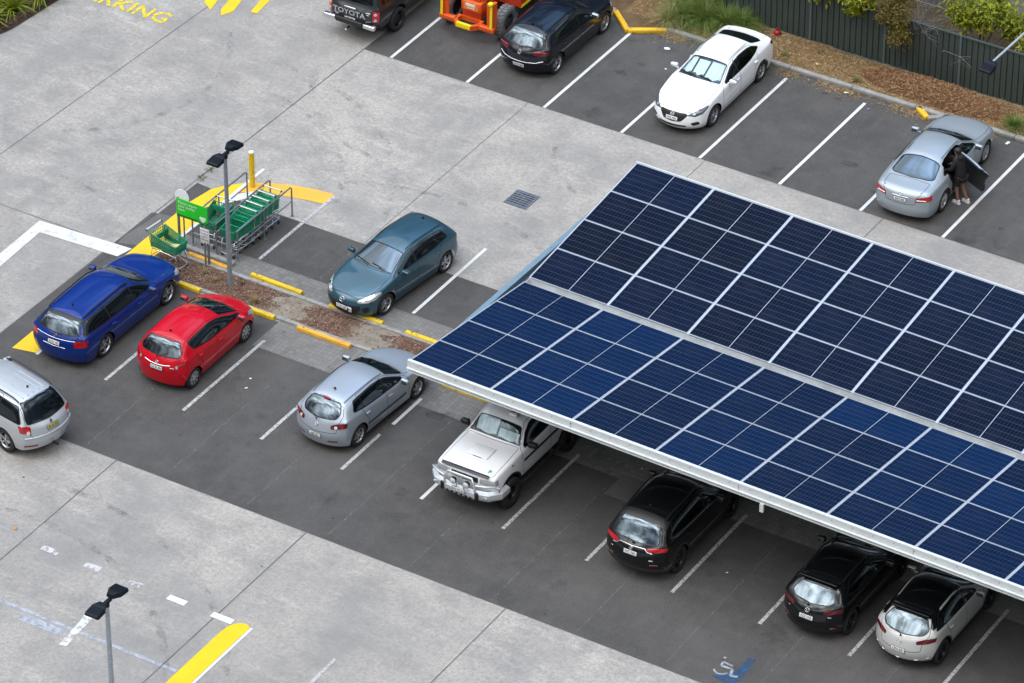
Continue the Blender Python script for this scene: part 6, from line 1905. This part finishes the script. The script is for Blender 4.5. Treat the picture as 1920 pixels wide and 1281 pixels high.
    # shrubs beyond the fence
    leafA = mat_leaf('leaf_lime', [(.21, .26, .015), (.34, .37, .02), (.13, .18, .015), (.46, .45, .03), (.09, .13, .015)])
    leafB = mat_leaf('leaf_olive', [(.12, .12, .02), (.19, .17, .025), (.08, .085, .015), (.26, .19, .035), (.28, .15, .035)])
    bark = M('shrub_bark', (.13, .115, .10), .9, var=.3, vscale=20)
    def shrub(x, y, h, blobs, mat, lab, seed, n=900, leaf=.075):
        r = random.Random(seed)
        root = tag(empty('shrub', (x, y, .1)), lab, 'shrub')
        q = MB()
        for (bx, by, bz, br) in blobs:
            p = Vector((0, 0, 0)); tip = Vector((bx, by, bz)); mid = tip * .5 + Vector((r.uniform(-.15, .15), r.uniform(-.15, .15), .2))
            q.tube([p, mid, tip], [.045, .03, .012], 6)
            for _ in range(7):
                d = Vector((r.gauss(0, 1), r.gauss(0, 1), r.gauss(.3, .8))).normalized() * br * .95
                q.tube([tip * .9, tip + d * .5 + Vector((0, 0, .04)), tip + d], [.012, .008, .004], 4)
        q.build('stem', bark, root)
        mb = MB()
        n = int(n * 1.6); tot = sum(b[3] ** 2 for b in blobs)
        for (bx, by, bz, br) in blobs:
            m = int(n * br ** 2 / tot)
            cl = [Vector((bx, by, bz)) + Vector((r.gauss(0, .55), r.gauss(0, .55), r.gauss(0, .5))).normalized() * br * r.uniform(.35, 1.0) for _ in range(max(6, m // 16))]
            for _ in range(m):
                c = r.choice(cl) + Vector((r.gauss(0, 1), r.gauss(0, 1), r.gauss(0, .8))) * br * .17
                L = leaf * r.uniform(.7, 1.5); w = L * .42
                m_ = Matrix.Translation(c) @ Matrix.Rotation(r.uniform(0, 6.28), 4, 'Z') @ Matrix.Rotation(r.uniform(-1.0, .5), 4, 'Y') @ Matrix.Rotation(r.uniform(-.8, .8), 4, 'X')
                mb.add([(0, 0, 0), (L * .45, w * .5, .01), (L, 0, -.02), (L * .45, -w * .5, .01)], [(0, 1, 2, 3)], 0, False, m_)
        mb.build('foliage', mat, root)
    shrub(9.3, 8.1, 2, [(0, -.2, 1.9, .6), (.6, -.6, 1.9, .55), (1.15, -.7, 2.05, .5), (-.6, -.1, 2.0, .6)], leafA, 'lime green shrub drooping over the fence above the white saloon', 21, 1840, .15)
    shrub(11.2, 8.0, 2, [(0, -.5, 1.75, .5), (.4, -.75, 1.95, .45), (-.35, -.5, 2.0, .45), (.1, -.3, 2.35, .45)], leafA, 'bright lime shrub spilling over the fence right of the tall grass', 22, 1600, .15)
    shrub(12.6, 8.0, 2, [(0, -.5, 2.2, .5), (.15, -.85, 1.8, .48), (-.1, -.3, 2.7, .5), (.35, -1.0, 1.35, .42), (-.3, -.7, 1.7, .35)], leafB, 'olive shrub with rusty leaf tips hanging lowest over the fence', 23, 3000, .08)
    shrub(14.6, 8.9, 2, [(0, -.1, 1.5, .55), (.7, .1, 1.7, .55), (-.6, 0, 1.6, .55), (.2, .6, 1.9, .5), (1.2, .2, 1.4, .45)], leafA, 'broad yellow green shrub behind the fence in front of the grey wall', 24, 1840, .15)
    shrub(16.3, 8.9, 2, [(0, -.1, 1.1, .45), (.6, -.1, 1.2, .45), (.3, .3, 1.5, .4)], leafA, 'low yellow green shrub behind the fence beside the street lamp', 25, 880, .15)
    shrub(17.4, 10.1, 2, [(0, 0, 2.0, .6), (-.6, .2, 2.4, .55), (.7, 0, 1.6, .6), (.2, .3, 2.8, .5), (-.2, -.3, 1.2, .5)], leafA, 'tall lime shrub against the grey wall at the frame edge', 26, 1840, .15)
    shrub(6.8, 8.4, 2, [(0, 0, 1.6, .6), (.8, .1, 1.8, .6)], leafB, 'olive shrub behind the fence above the tall grass', 27, 1500, .08)
    # bare branches
    r = random.Random(4); t = tag(empty('bare_shrub', (13.15, 7.9, .1)), 'bare twiggy grey shrub leaning on the fence top', 'shrub')
    q = MB()
    for _ in range(26):
        p = Vector((0, 0, .8)); d = Vector((r.gauss(.1, .5), r.gauss(-.25, .4), r.uniform(.6, 1.3)))
        pts = [p]; 
        for k in range(4):
            pts.append(pts[-1] + d * .32); d = d + Vector((r.gauss(0, .35), r.gauss(-.05, .3), r.gauss(-.12, .2)))
        q.tube(pts, [.02, .014, .010, .007, .004], 5)
        for _ in range(3):
            b = r.choice(pts[2:]); q.tube([b, b + Vector((r.gauss(0, .18), r.gauss(0, .18), r.gauss(0, .15))), b + Vector((r.gauss(0, .35), r.gauss(0, .35), r.gauss(0, .25)))], [.007, .005, .003], 4)
    q.tube([(0, 0, 0), (0, 0, .85)], .035, 6)
    q.build('branches', M('grey_twig', (.20, .18, .165), .9), t)
    # tall ornamental grass
    rr = random.Random(9)
    gm = mat_leaf('grass_green', [(.10, .17, .025), (.17, .25, .04), (.06, .11, .02), (.26, .30, .09), (.13, .19, .04)]); gs = mat_leaf('grass_straw', [(.30, .27, .10), (.42, .36, .17), (.22, .22, .08)])
    for i, (x, y, h) in enumerate(((6.0, 6.4, 1.0), (6.7, 6.5, 1.15), (7.35, 6.6, 1.05), (6.3, 7.0, 1.1), (7.8, 6.8, .85))):
        tag(blades(x, y, .1, 420, h, 1.25, gm, 'grass_clump', rr, .011, .85, .12, 6), ['tall green fountain grass clump nearest the yellow kerb nose', 'tall green fountain grass clump in front of its neighbours at the middle', 'tall green fountain grass clump by the tail of the white saloon', 'tall green fountain grass clump against the fence at the back', 'smaller green fountain grass clump beside the fence post'][i], 'grass clump', 'fountain grass clumps by the fence')
    tag(blades(5.75, 6.0, .1, 260, .75, 1.3, gs, 'grass_clump', rr, .009, .9, .15, 5), 'straw coloured grass clump beside the yellow kerb nose', 'grass clump')
    tag(blades(17.25, 6.15, .1, 300, .5, 1.2, gm, 'grass_clump', rr, .009, .8, .12, 5), 'short green grass clump at the kerb right of the saloon bonnet', 'grass clump')
    for (x, y) in ((9.6, 6.2), (10.4, 6.9), (12.1, 6.05)): tag(blades(x, y, .09, 60, .14, 1.2, gm, 'weed', rr, .007, .7, .12, 3), {9.6: 'small green weed behind the kerb near the white saloon wheel', 10.4: 'small green weed near the foot of the fence posts', 12.1: 'small green weed behind the kerb beyond the empty bay'}[x], 'weed')
    # garden bed at the top left
    sheet('garden_bed', [(-10.75, -2.2), (-10.95, -4.6), (-11.5, -6.5), (-30, -6.5), (-30, 8), (-10.6, 8)], .02, mat_soil('bed_soil', (.05, .035, .028), (.12, .085, .06)))
    fm = mat_leaf('flax_leaf', [(.08, .16, .015), (.24, .30, .02), (.05, .10, .012), (.42, .38, .03), (.14, .22, .02)])
    for i, (x, y) in enumerate(((-11.75, -4.75), (-11.55, -3.75), (-11.3, -2.7), (-12.3, -3.9))):
        tag(blades(x, y, .02, 110, .95, 1.15, fm, 'flax_plant', rr, .038, .8, .15, 6), ['strappy yellow green plant at the lower end of the corner bed', 'strappy yellow green plant in the middle of the corner bed edge', 'strappy yellow green plant at the top of the corner bed edge', 'strappy yellow green plant set back in the corner bed'][i], 'plant', 'strappy plants in the corner bed')
    t3 = mat_chips('dead_leaf', [(.12, .07, .05), (.20, .13, .10), (.08, .05, .04), (.28, .2, .15)]).m
    def reg4(r):
        y = r.uniform(-5.8, .5); return -10.9 - .1 * abs(y + 2) - abs(r.gauss(0, .5)), y
    o = chips(1500, reg4, lambda x, y: .02, t3, .06, .3, 17, .022).build('dead_leaves', t3); tag(o, 'dead brown leaves along the edge of the corner bed', 'dead leaves', kind='stuff')
    # weeds in the joint
    mbw = random.Random(3)
    for i, (x, y) in enumerate(((-1.38, -7.9), (-1.36, -8.4), (-1.40, -7.2))): tag(blades(x, y, .005, 50, .10, 1.2, MATGREEN, 'weed', mbw, .008, .7, .16, 3), ['yellowish weed in the joint left of the trolley sign', 'yellowish weed lowest in the driveway joint by the yellow stripe', 'yellowish weed highest in the driveway joint near the bollard'][i], 'weed')

def mat_leaf(name, cols):
    t = mat_chips(name, cols)
    t.b.inputs['Roughness'].default_value = .45; t.b.inputs['Specular IOR Level'].default_value = .4
    # light passes through thin leaves
    tl = t.n.new('ShaderNodeBsdfTranslucent'); mx = t.n.new('ShaderNodeMixShader'); mx.inputs[0].default_value = .3
    src = t.b.inputs['Base Color'].links[0].from_socket
    t.t.links.new(src, tl.inputs[0]); t.t.links.new(t.b.outputs[0], mx.inputs[1]); t.t.links.new(tl.outputs[0], mx.inputs[2]); t.t.links.new(mx.outputs[0], t.out.inputs['Surface'])
    return t.m

# ---------------------------------------------------------------- litter
def build_litter():
    wm = M('paper_white', (.75, .75, .73), .7); tm = M('leaf_tan', (.45, .28, .10), .8); bm_ = M('pack_violet', (.16, .14, .45), .5); om = M('leaf_orange', (.55, .25, .04), .8); km = M('litter_dark', (.03, .03, .03), .8)
    items = [(6.37, 4.79, .16, wm, 'crumpled white paper beside the white saloon, nearer the kerb', 'paper'), (6.93, 3.77, .07, wm, 'small white paper scrap beside the white saloon mirror', 'paper'), (13.11, 4.95, .10, bm_, 'violet and white packet near the end of a bay line', 'packet'),
             (12.11, 5.40, .10, wm, 'white paper scrap by the back kerb of the empty bay', 'paper'), (17.42, 5.42, .16, wm, 'white paper by the kerb right of the saloon bonnet', 'paper'), (5.47, -15.89, .06, wm, 'white scrap in the empty bay right of the red car, farther one', 'paper'), (5.62, -16.32, .08, wm, 'white scrap in the empty bay right of the red car, nearer one', 'paper'),
             (27.9, -18.6, .07, om, 'orange leaf on the asphalt beside the pale grey crossover', 'leaf'), (4.1, -24.6, .12, om, 'orange mark on the concrete at the left edge', 'leaf'), (10.7, 6.2, .10, M('scrap_tan', (.65, .5, .25), .8), 'tan paper square on the leaf litter below the fence', 'paper'),
             (11.55, -13.55, .07, wm, 'white scrap beside the wheel stop left of the white off-roader', 'paper'), (12.9, 6.9, .10, wm, 'white scrap on the bark near the fence foot', 'paper'), (13.6, 6.9, .12, wm, 'white scrap on the bark heap right of a fence post', 'paper'), (5.4, 7.0, .14, wm, 'white paper on the verge left of the tall grass', 'paper'),
             (16.5, -13.9, .05, wm, 'tiny white scrap in the shade between the off-roader and black wagon', 'paper'), (20.6, -16.6, .06, wm, 'tiny white scrap in the bay right of the black wagon', 'paper'), (5.0, -13.6, .05, km, 'small dark lump beside the red car front wheel', 'lump'), (10.4, -22.6, .05, km, 'small dark mark on the lower concrete aisle', 'lump'), (2.95, -22.7, .05, km, 'small dark lump on the concrete below the silver wagon', 'lump')]
    r = random.Random(2)
    for (x, y, s_, m_, lab, cat) in items:
        q = MB(); n = 7
        ring = [(s_ * (.5 + .25 * r.random()) * math.cos(6.283 * k / n), s_ * (.3 + .2 * r.random()) * math.sin(6.283 * k / n), r.uniform(0, s_ * .15)) for k in range(n)]
        q.add(ring + [(0, 0, s_ * .22)], [(k, (k + 1) % n, n) for k in range(n)])
        o = q.build({'paper': 'paper_scrap', 'packet': 'packet', 'leaf': 'fallen_leaf', 'lump': 'dark_lump'}[cat], m_, None, (x, y, .016 if y < 5.5 else .14), (0, 0, r.uniform(0, 6)))
        tag(o, lab, cat)
    q = MB(); q.ball((0, 0, .12), (.12, .12, .11), 0, 2); q.cyl((0, 0, .2), (0, 0, .27), .04, n=8)
    tag(q.build('red_cap', M('red_plastic', (.30, .006, .012), .5), None, (8.85, 7.1, .05)), 'dark red ball-like cap at the foot of the fence behind the white saloon', 'cap')
# ---------------------------------------------------------------- extras on single vehicles
def sunshade(root, sp, parts, ybow=.9):
    """folded foil shade behind the windscreen; parts: (y0, y1, t0, t1)"""
    a = sp['st'][sp['iC']]; b = sp['st'][sp['iH']]
    def P3(t, y):
        x = lerp(a[0] - .06, b[0], t); z = lerp(a[1], b[1], t)
        f = (abs(y) / (sp['W'] / 2 * .955)) ** 2
        return Vector((x - lerp(a[7], b[7], t) * f - .05, y, z - lerp(a[6], b[6], t) * f * 1.2 - .035))
    for (y0, y1, t0, t1) in parts:
        mb = MB(); n = 10; vs = []
        for k in range(n + 1):
            y = lerp(y0, y1, k / n); off = Vector((-.025, 0, -.02)) * (k % 2)
            vs += [P3(t0 + .05 * math.sin(k * .9), y) + off, P3(t1, y) + off]
        mb.add(vs, [(2 * k, 2 * k + 1, 2 * k + 3, 2 * k + 2) for k in range(n)], 0, False)
        mb.build('sunshade', MAT['reflector'], root)

def bull_bar(root):
    al = M('bar_alloy', (.66, .68, .70), .42, .55, var=.04)
    q = MB()
    prof = [(-.06, .61), (.05, .63), (.08, .71), (.07, .82), (-.06, .86)]
    path = [(1.72, -1.0), (2.05, -1.0), (2.30, -.78), (2.40, -.42), (2.42, 0), (2.40, .42), (2.30, .78), (2.05, 1.0), (1.72, 1.0)]
    rings = []
    for i, (x, y) in enumerate(path):
        a = path[max(0, i - 1)]; b = path[min(len(path) - 1, i + 1)]
        t = Vector((b[0] - a[0], b[1] - a[1], 0)).normalized(); n = Vector((t.y, -t.x, 0))
        rings.append([Vector((x, y, 0)) + n * o + Vector((0, 0, z)) for o, z in prof])
    m = len(prof)
    q.add([v for r_ in rings for v in r_], [(i * m + k, i * m + (k + 1) % m, (i + 1) * m + (k + 1) % m, (i + 1) * m + k) for i in range(len(path) - 1) for k in range(m)], 0, False)
    q.build('bumper', al, root)
    q = MB(); q.tube([(2.44, -.46, .80), (2.46, -.45, 1.10), (2.44, -.36, 1.25), (2.44, .36, 1.25), (2.46, .45, 1.10), (2.44, .46, .80)], .035, 10)
    for sg in (1, -1):
        q.tube([(2.45, sg * .45, 1.08), (2.40, sg * .70, 1.10), (2.25, sg * .93, 1.08), (2.10, sg * .97, .98), (2.08, sg * .97, .84)], .03, 10)
        q.tube([(2.44, sg * .12, .84), (2.44, sg * .03, 1.24)], .02, 8)
    q.build('bull_bar', al, root)
    for sg in (1, -1):
        q = MB(); q.cyl((2.40, sg * .20, 1.02), (2.48, sg * .20, 1.02), .085, .098, 24); q.build('driving_light', MAT['black'], root)
        q = MB(); q.lathe([(.088, 0), (.05, .018), (0, .024)], 24, 0, Matrix.Translation((2.482, sg * .20, 1.02)) @ Matrix.Rotation(R(-90), 4, 'Z')); q.build('lens', M('spot_lens', (.8, .82, .82), .15, .3), root)
        q = MB(); q.box((2.47, sg * .52, .76), (.06, .10, .24), 0, None, None, .02); q.build('overrider', MAT['black'], root)
        q = MB(); q.box((2.40, sg * .72, .76), (.02, .20, .06), 0, Matrix.Rotation(-sg * .45, 4, 'Z'), None, .01); q.build('indicator', MAT['lampclear'], root)
    for k in range(6):
        q = MB(); q.box((2.498, -.35 + k * .14, .69), (.012, .07, .05), 0, None, None, .005); q.build('slot', MAT['black'], root)
    q = MB(); q.box((2.175, 0, 1.262), (.10, 1.42, .022), 0, Matrix.Rotation(.35, 4, 'Y'), None, .008); q.build('bonnet_protector', M('smoke_perspex', (.02, .02, .025), .2), root)
    plate_into(root, facing(2.515, 0, .82, (1, 0, .1)), 'AW 84 GC')
    for k in range(3): 
        q = MB(); q.box((2.235, 0, 1.02 + k * .045), (.012, .74, .014)); q.build('grille_bar', MAT['chrome'], root)
    for sg in (1, -1):
        q = MB(); q.box((-.5, sg * .945, 1.06), (2.6, .02, .075), 0, None, None, .008); q.build('side_moulding', MAT['black'], root)
        q = MB(); q.tube([(1.15, sg * .92, .55), (.95, sg * 1.0, .50), (-.85, sg * 1.0, .50), (-.95, sg * .92, .55)], .035, 8); q.build('side_step', MAT['trim'], root)
        q = MB(); q.box((1.35, sg * .93, 1.22), (.06, .015, .03)); q.build('side_marker', MAT['black'], root)
    q = MB(); q.box((.30, .30, 1.975), (.10, .24, .10), 0, None, None, .02); q.build('roof_lamp', MAT['lampwhite'], root)
    q = MB(); q.box((.23, .30, 1.975), (.07, .22, .11), 0, None, None, .01); q.build('roof_lamp_housing', MAT['black'], root)
    q = MB(); q.box((1.38, 0, 1.342), (.50, .62, .05), 0, None, None, .022); q.build('bonnet_scoop', P['white'], root)
    q = MB(); q.box((1.632, .02, 1.347), (.012, .26, .012)); q.build('scoop_slot', MAT['black'], root)
    q = MB(); text_into(q, 'P', .17, facing(1.98, .62, 1.292, (.13, .1, 1), (-1, 0, .1)), 0, .001, bold=.004); q.build('lettering', M('sticker_green', (.02, .35, .12), .5), root)

def roof_ribs(root, sp):
    for y in (-.36, -.18, 0.02, .20, .38):
        q = MB(); q.tube([(-.62, y, 1.624 - y * y * .2), (-1.1, y, 1.612 - y * y * .2), (-1.62, y, 1.573 - y * y * .2)], .013, 6); q.build('roof_rib', sp['paint'], root)

# ---------------------------------------------------------------- person
def skin(name, verts, edges, rad, sub=2):
    me = bpy.data.meshes.new(name); me.from_pydata(verts, edges, [])
    o = bpy.data.objects.new(name, me); COL.objects.link(o)
    o.modifiers.new('k', 'SKIN'); s = o.modifiers.new('s', 'SUBSURF'); s.levels = s.render_levels = sub
    if not me.skin_vertices: me.skin_vertices.new()
    for i, r_ in enumerate(rad):
        me.skin_vertices[0].data[i].radius = r_ if isinstance(r_, tuple) else (r_, r_)
    me.skin_vertices[0].data[0].use_root = True
    dg = bpy.context.evaluated_depsgraph_get()
    m2 = bpy.data.meshes.new_from_object(o.evaluated_get(dg)); bpy.data.objects.remove(o)
    for p in m2.polygons: p.use_smooth = True
    return m2

def build_person(x, y, rz):
    """leaning into the car: faces +x in its own frame"""
    root = tag(empty('person', (x, y, 0), rz), 'person in a black hooded top and black shorts leaning into the saloon, white trainers', 'person')
    sk = M('skin', (.26, .13, .08), .5); bl = M('black_cloth', (.010, .010, .011), .85, var=.3, vscale=14); wt = M('trainer_white', (.75, .75, .74), .5); hr = M('dark_hair', (.012, .009, .008), .5)
    hip = (0, 0, .90); ch = (.07, 0, 1.20); sh = (.12, 0, 1.39); nk = (.15, 0, 1.47); hd = (.19, 0, 1.585)
    V = [hip, (.03, 0, 1.05), ch, sh, nk, hd, (.20, 0, 1.65)]
    E_ = [(0, 1), (1, 2), (2, 3), (3, 4), (4, 5), (5, 6)]
    Rd = [(.15, .12), (.135, .105), (.155, .11), (.13, .09), .055, .088, .075]
    def chain(base, pts, rads):
        for p, r_ in zip(pts, rads): V.append(p); Rd.append(r_); E_.append((base, len(V) - 1)); base = len(V) - 1
        return base
    # legs: a short stride, knees slightly bent
    feet = []
    for sg, kx, fx in ((1, .07, -.02), (-1, .02, -.18)):
        b = chain(0, [(0.0, sg * .095, .83), (kx, sg * .105, .48), (fx, sg * .11, .09), (fx + .11, sg * .125, .035)], [.095, .062, .042, .034])
        feet.append((fx, sg * .115))
    # arms reaching forward and down
    hands = []
    for sg, el, wr in ((1, (.18, .25, 1.13), (.40, .20, 1.00)), (-1, (.22, -.26, 1.12), (.45, -.20, 1.02))):
        b = chain(3, [(.11, sg * .18, 1.38), el, wr], [.062, .045, .030])
        d = (Vector(wr) - Vector(el)).normalized()
        p = Vector(wr) + d * .07
        b = chain(b, [tuple(p)], [(.036, .02)])
        side = Vector((0, 0, 1)).cross(d).normalized(); up = d.cross(side)
        for k in range(4):                    # four fingers of unequal length, slightly curled
            o_ = side * (-.030 + .02 * k); L = (.062, .075, .078, .066)[k]
            chain(b, [tuple(p + o_ * .8 + d * .03), tuple(p + o_ + d * (.03 + L * .5) - up * .006), tuple(p + o_ + d * (.03 + L) - up * .024)], [.0095, .0085, .0075])
        chain(b, [tuple(p - side * .03 * sg * -1 - d * .03), tuple(p - side * .055 * sg * -1 + d * .01 - up * .01)], [.011, .009])
    body = skin('body', V, E_, Rd); body.materials.append(sk)
    link(bpy.data.objects.new('body', body), root)
    # clothing grown over the same skeleton
    top = skin('hooded_top', [(.0, 0, .78), (.03, 0, 1.02), ch, sh, (.14, 0, 1.45), (.11, .17, 1.39), (.18, .25, 1.13), (.37, .205, 1.02), (.11, -.17, 1.39), (.22, -.26, 1.12), (.42, -.205, 1.03)],
               [(0, 1), (1, 2), (2, 3), (3, 4), (3, 5), (5, 6), (6, 7), (3, 8), (8, 9), (9, 10)], [(.195, .165), (.185, .15), (.195, .145), (.165, .12), (.10, .09), .085, .065, .045, .085, .065, .045]); top.materials.append(bl)
    link(bpy.data.objects.new('hooded_top', top), root)
    hood = MB(); hood.ball((.07, 0, 1.48), (.11, .13, .085), 0, 2); hood.build('hood', bl, root)
    sh_ = skin('shorts', [(0, 0, .90), (.01, .10, .80), (.055, .115, .56), (.01, -.10, .80), (.03, -.115, .56)], [(0, 1), (1, 2), (0, 3), (3, 4)], [(.155, .13), .105, .092, .105, .092]); sh_.materials.append(bl)
    link(bpy.data.objects.new('shorts', sh_), root)
    for (fx, fy) in feet:
        q = MB(); q.ball((fx + .055, fy, .052), (.145, .052, .05), 0, 2); q.box((fx + .055, fy, .014), (.27, .095, .028), 0, None, None, .012); q.cyl((fx - .02, fy, .05), (fx - .02, fy, .13), .048, .045, 12)
        q.build('trainer', wt, root)
    q = MB(); q.ball((.17, 0, 1.645), (.115, .10, .105), 0, 3); q.ball((.10, 0, 1.56), (.05, .07, .12), 0, 2); q.build('hair', hr, root)
    q = MB()
    q.ball((.275, 0, 1.59), (.02, .014, .02), 0, 1)
    for sg in (1, -1): q.ball((.19, sg * .09, 1.595), (.02, .012, .03), 0, 1)
    q.build('nose_and_ears', sk, root)
    q = MB()
    for sg in (1, -1): q.ball((.262, sg * .032, 1.617), (.008, .012, .007), 0, 1)
    q.build('eyes', M('eye', (.03, .02, .02), .2), root)
    q = MB(); q.ball((.258, 0, 1.553), (.008, .024, .006), 0, 1); q.build('mouth', M('lips', (.25, .09, .08), .5), root)

# ---------------------------------------------------------------- orange machine
def build_loader():
    root = tag(empty('loader', (.95, 2.14, 0)), 'bright orange wheeled machine with yellow edge stripes parked between the pickup and the dark hatchback', 'work machine')
    og = M('machine_orange', (.72, .10, .008), .38, 0, .3, var=.12, vscale=3); od = M('machine_red', (.48, .035, .008), .4, 0, .2, var=.15, vscale=3); ye = M('hazard_yellow', (.85, .72, .01), .5); bk = M('machine_black', (.015, .014, .013), .6)
    q = MB()                        # low cross frame with the stepped-out tow eye
    q.box((-.80, .08, .52), (.72, .16, .16), 0, None, None, .02); q.box((.80, .08, .52), (.72, .16, .16), 0, None, None, .02)
    out = [(-.52, 0), (-.30, -.20), (.34, -.20), (.56, 0), (.56, .30), (-.52, .30)]; inn = [(-.40, .04), (-.24, -.09), (.28, -.09), (.44, .04), (.42, .26), (-.38, .26)]
    n = 6; vs = [(x, y, z) for z in (.45, .60) for x, y in out] + [(x, y, z) for z in (.45, .60) for x, y in inn]
    fs = []
    for i in range(n):
        j = (i + 1) % n
        fs += [(n + i, n + j, 3 * n + j, 3 * n + i), (i, 2 * n + i, 2 * n + j, j), (i, j, n + j, n + i), (2 * n + i, 3 * n + i, 3 * n + j, 2 * n + j)]
    q.add(vs, fs); q.build('tow_frame', og, root)
    q = MB(); q.box((.02, -.206, .535), (.60, .012, .11)); q.box((.02, -.145, .604), (.60, .09, .006)); q.build('hazard_stripe', ye, root)
    for sg in (-1, 1):
        p = MB()
        p.prism([(0, 0), (.26, 0), (.30, .95), (.04, .95)], -.06, .06, 0, Matrix.Translation((sg * 1.06, .02, .44)) @ Matrix(((0, 0, 1, 0), (1, 0, 0, 0), (0, 1, 0, 0), (0, 0, 0, 1))))
        p.box((sg * .92, .13, .92), (.20, .05, .90), 0); p.build('upright', og, root)
        s = MB(); s.box((sg * 1.06, .025, .92), (.10, .012, .86), 0, Matrix.Rotation(-.042, 4, 'X')); s.build('hazard_stripe', ye, root)
        s = MB(); s.box((sg * 1.04, .05, 1.43), (.18, .14, .10), 0, None, None, .02); s.cyl((sg * 1.04, -.025, 1.43), (sg * 1.04, -.03, 1.43), .04); s.build('work_lamp', ye, root)
    tm, am = make_wheel_meshes(.50, .36, 'lug', 6, bk, .27)
    am.materials[0] = M('machine_hub', (.035, .045, .055), .5)
    tg = M('tyre_dusty', (.16, .165, .165), .9, var=.3, vscale=12); tm.materials[0] = tg
    for sg in (1, -1):
        for yy in (.78, 3.35):
            w = empty('wheel', (sg * 1.12, yy, .50), R(-90) if sg > 0 else R(90), root); w.rotation_euler = (0, 0, R(180) if sg < 0 else 0)
            for nm, me in (('tyre', tm), ('rim', am)):
                o = link(bpy.data.objects.new(nm, me), w); o.rotation_euler = (0, rnd.uniform(0, 6), R(-90))
    q = MB(); q.box((.02, 2.1, .75), (.80, 3.6, .34), 0, None, None, .03); q.build('chassis', od, root)
    q = MB(); q.box((.02, .44, .98), (.86, .34, .34), 0, None, None, .03); q.box((.02, .70, 1.35), (.80, .56, .70), 0, None, None, .05); q.build('engine_cover', og, root)
    lv = MB()
    for k in range(7): lv.box((.02, .405 - .0 * k, 1.20 + k * .085), (.62, .05, .045), 0, Matrix.Rotation(.5, 4, 'X'))
    lv.build('louvre', od, root)
    q = MB(); q.box((.02, .262, 1.0), (.62, .012, .26), 0); q.build('name_panel', M('panel_orange', (.75, .22, .05), .5), root)
    q = MB(); q.box((.0, .254, 1.03), (.40, .006, .11), 0, None, None, .002); q.box((.02, .254, .93), (.30, .006, .025)); q.build('panel_lettering', M('panel_white', (.85, .75, .68), .5), root)
    # side cover with a yellow lower edge, turntable and boom beyond
    for sg in (1, -1):
        q = MB()
        prof = [(1.05, .95), (1.05, 1.30), (1.45, 1.62), (3.0, 1.62), (3.0, .95)]
        q.prism([(a, b) for a, b in prof], .46, 1.58, 0, Matrix(((0, 0, sg, 0), (1, 0, 0, 0), (0, 1, 0, 0), (0, 0, 0, 1))))
        q.build('side_cover', od, root)
        q = MB(); q.box((sg * 1.588, 2.03, .99), (.012, 1.95, .07)); q.box((sg * 1.54, 2.03, .945), (.10, 1.95, .012)); q.build('hazard_stripe', ye, root)
    q = MB(); q.box((.02, 2.3, 1.85), (.46, 3.4, .40), 0, None, None, .04); q.build('boom', og, root)
    q = MB(); q.box((.16, .60, 1.72), (.30, .30, .06), 0, None, None, .02); q.build('hazard_stripe', ye, root)
    root.scale = (.82, 1, 1)
    q = MB(); q.box((.9, 3.4, 1.15), (.9, .5, .9), 0, None, None, .04); q.build('tank', bk, root)

# ---------------------------------------------------------------- put it together
def place(key, name, label, cat, x, y, head, sx=1.0, group='cars parked in the marked bays', sz=1.0):
    o, S = build_car(CAR[key], name, label, cat, group)
    o.location = (x, y, .012); o.rotation_euler = (0, 0, R(head)); o.scale = (sx, 1, sz)
    return o

setup_view()
build_ground(); build_drain(); build_island(); build_wheel_stops()
build_canopy()
lamp_post(2.47, -12.50, 4.22, 'galvanised lamp post on the planted strip beside the trolley bay')
lamp_post(11.34, -30.28, 4.22, 'galvanised lamp post in the lower aisle beside the yellow median')
arm_lamp(); build_trolley_bay(); build_verge(); build_litter()
place('silver', 'hatchback', 'silver five-door hatchback reversed tail out under the corner of the solar canopy', 'car', 8.86, -15.53, 87)
place('teal', 'hatchback', 'teal hatchback with a P plate, its nose over a yellow wheel stop', 'car', 6.20, -9.98, -96)
place('red', 'hatchback', 'small glossy red hatchback with silver wheel covers', 'car', 3.585, -15.75, 91)
place('blue', 'estate_car', 'long deep blue estate car with chrome strip across its tailgate', 'car', .63, -15.57, 90, 1.035)
o = place('white', 'saloon_car', 'white saloon with a silver sunshade behind its windscreen', 'car', 8.81, 3.24, -89, 1.07); sunshade(o, CAR['white'], [(-.66, -.36, .12, .86), (-.30, .06, .14, .80), (.12, .62, .08, .84)])
place('camry', 'saloon_car', 'ice blue saloon with its rear door swung open and a person beside it', 'car', 16.53, 2.685, 93.1, 1.05)
place('golf', 'hatchback', 'midnight black hatchback with round badge next to the orange machine', 'car', 3.44, 3.27, 90, 1.045)
o = place('forester', 'wagon', 'tall silver wagon with roof rails and yellow plate driving out of frame', 'car', .75, -20.95, 169, 1.0, 'cars on the move', 1.04); del o['group']; roof_ribs(o, CAR['forester'])
place('rav', 'suv', 'black tall wagon with red lamps joined by a chrome bar, under the canopy eave', 'car', 18.64, -15.83, 90, 1.0, 'cars parked in the marked bays', 1.04)
place('cx30', 'suv', 'black crossover with dark wheels beside the pale two-tone crossover', 'car', 23.58, -15.78, 90)
place('cx3', 'suv', 'pale grey crossover with a black roof at the lower right', 'car', 26.08, -15.69, 90)
o = place('patrol', 'off_roader', 'tall white off-road wagon with bull bar and driving lights under the canopy eave', 'car', 13.50, -15.62, -90); bull_bar(o); sunshade(o, CAR['patrol'], [(-.64, -.02, .08, .90), (.04, .62, .06, .48)])
place('hilux', 'pickup', 'dark grey pickup with pale capital letters across its tailgate at the top edge', 'pickup', -1.95, 3.03, 90)
build_loader()
build_person(17.66, 1.93, R(170))
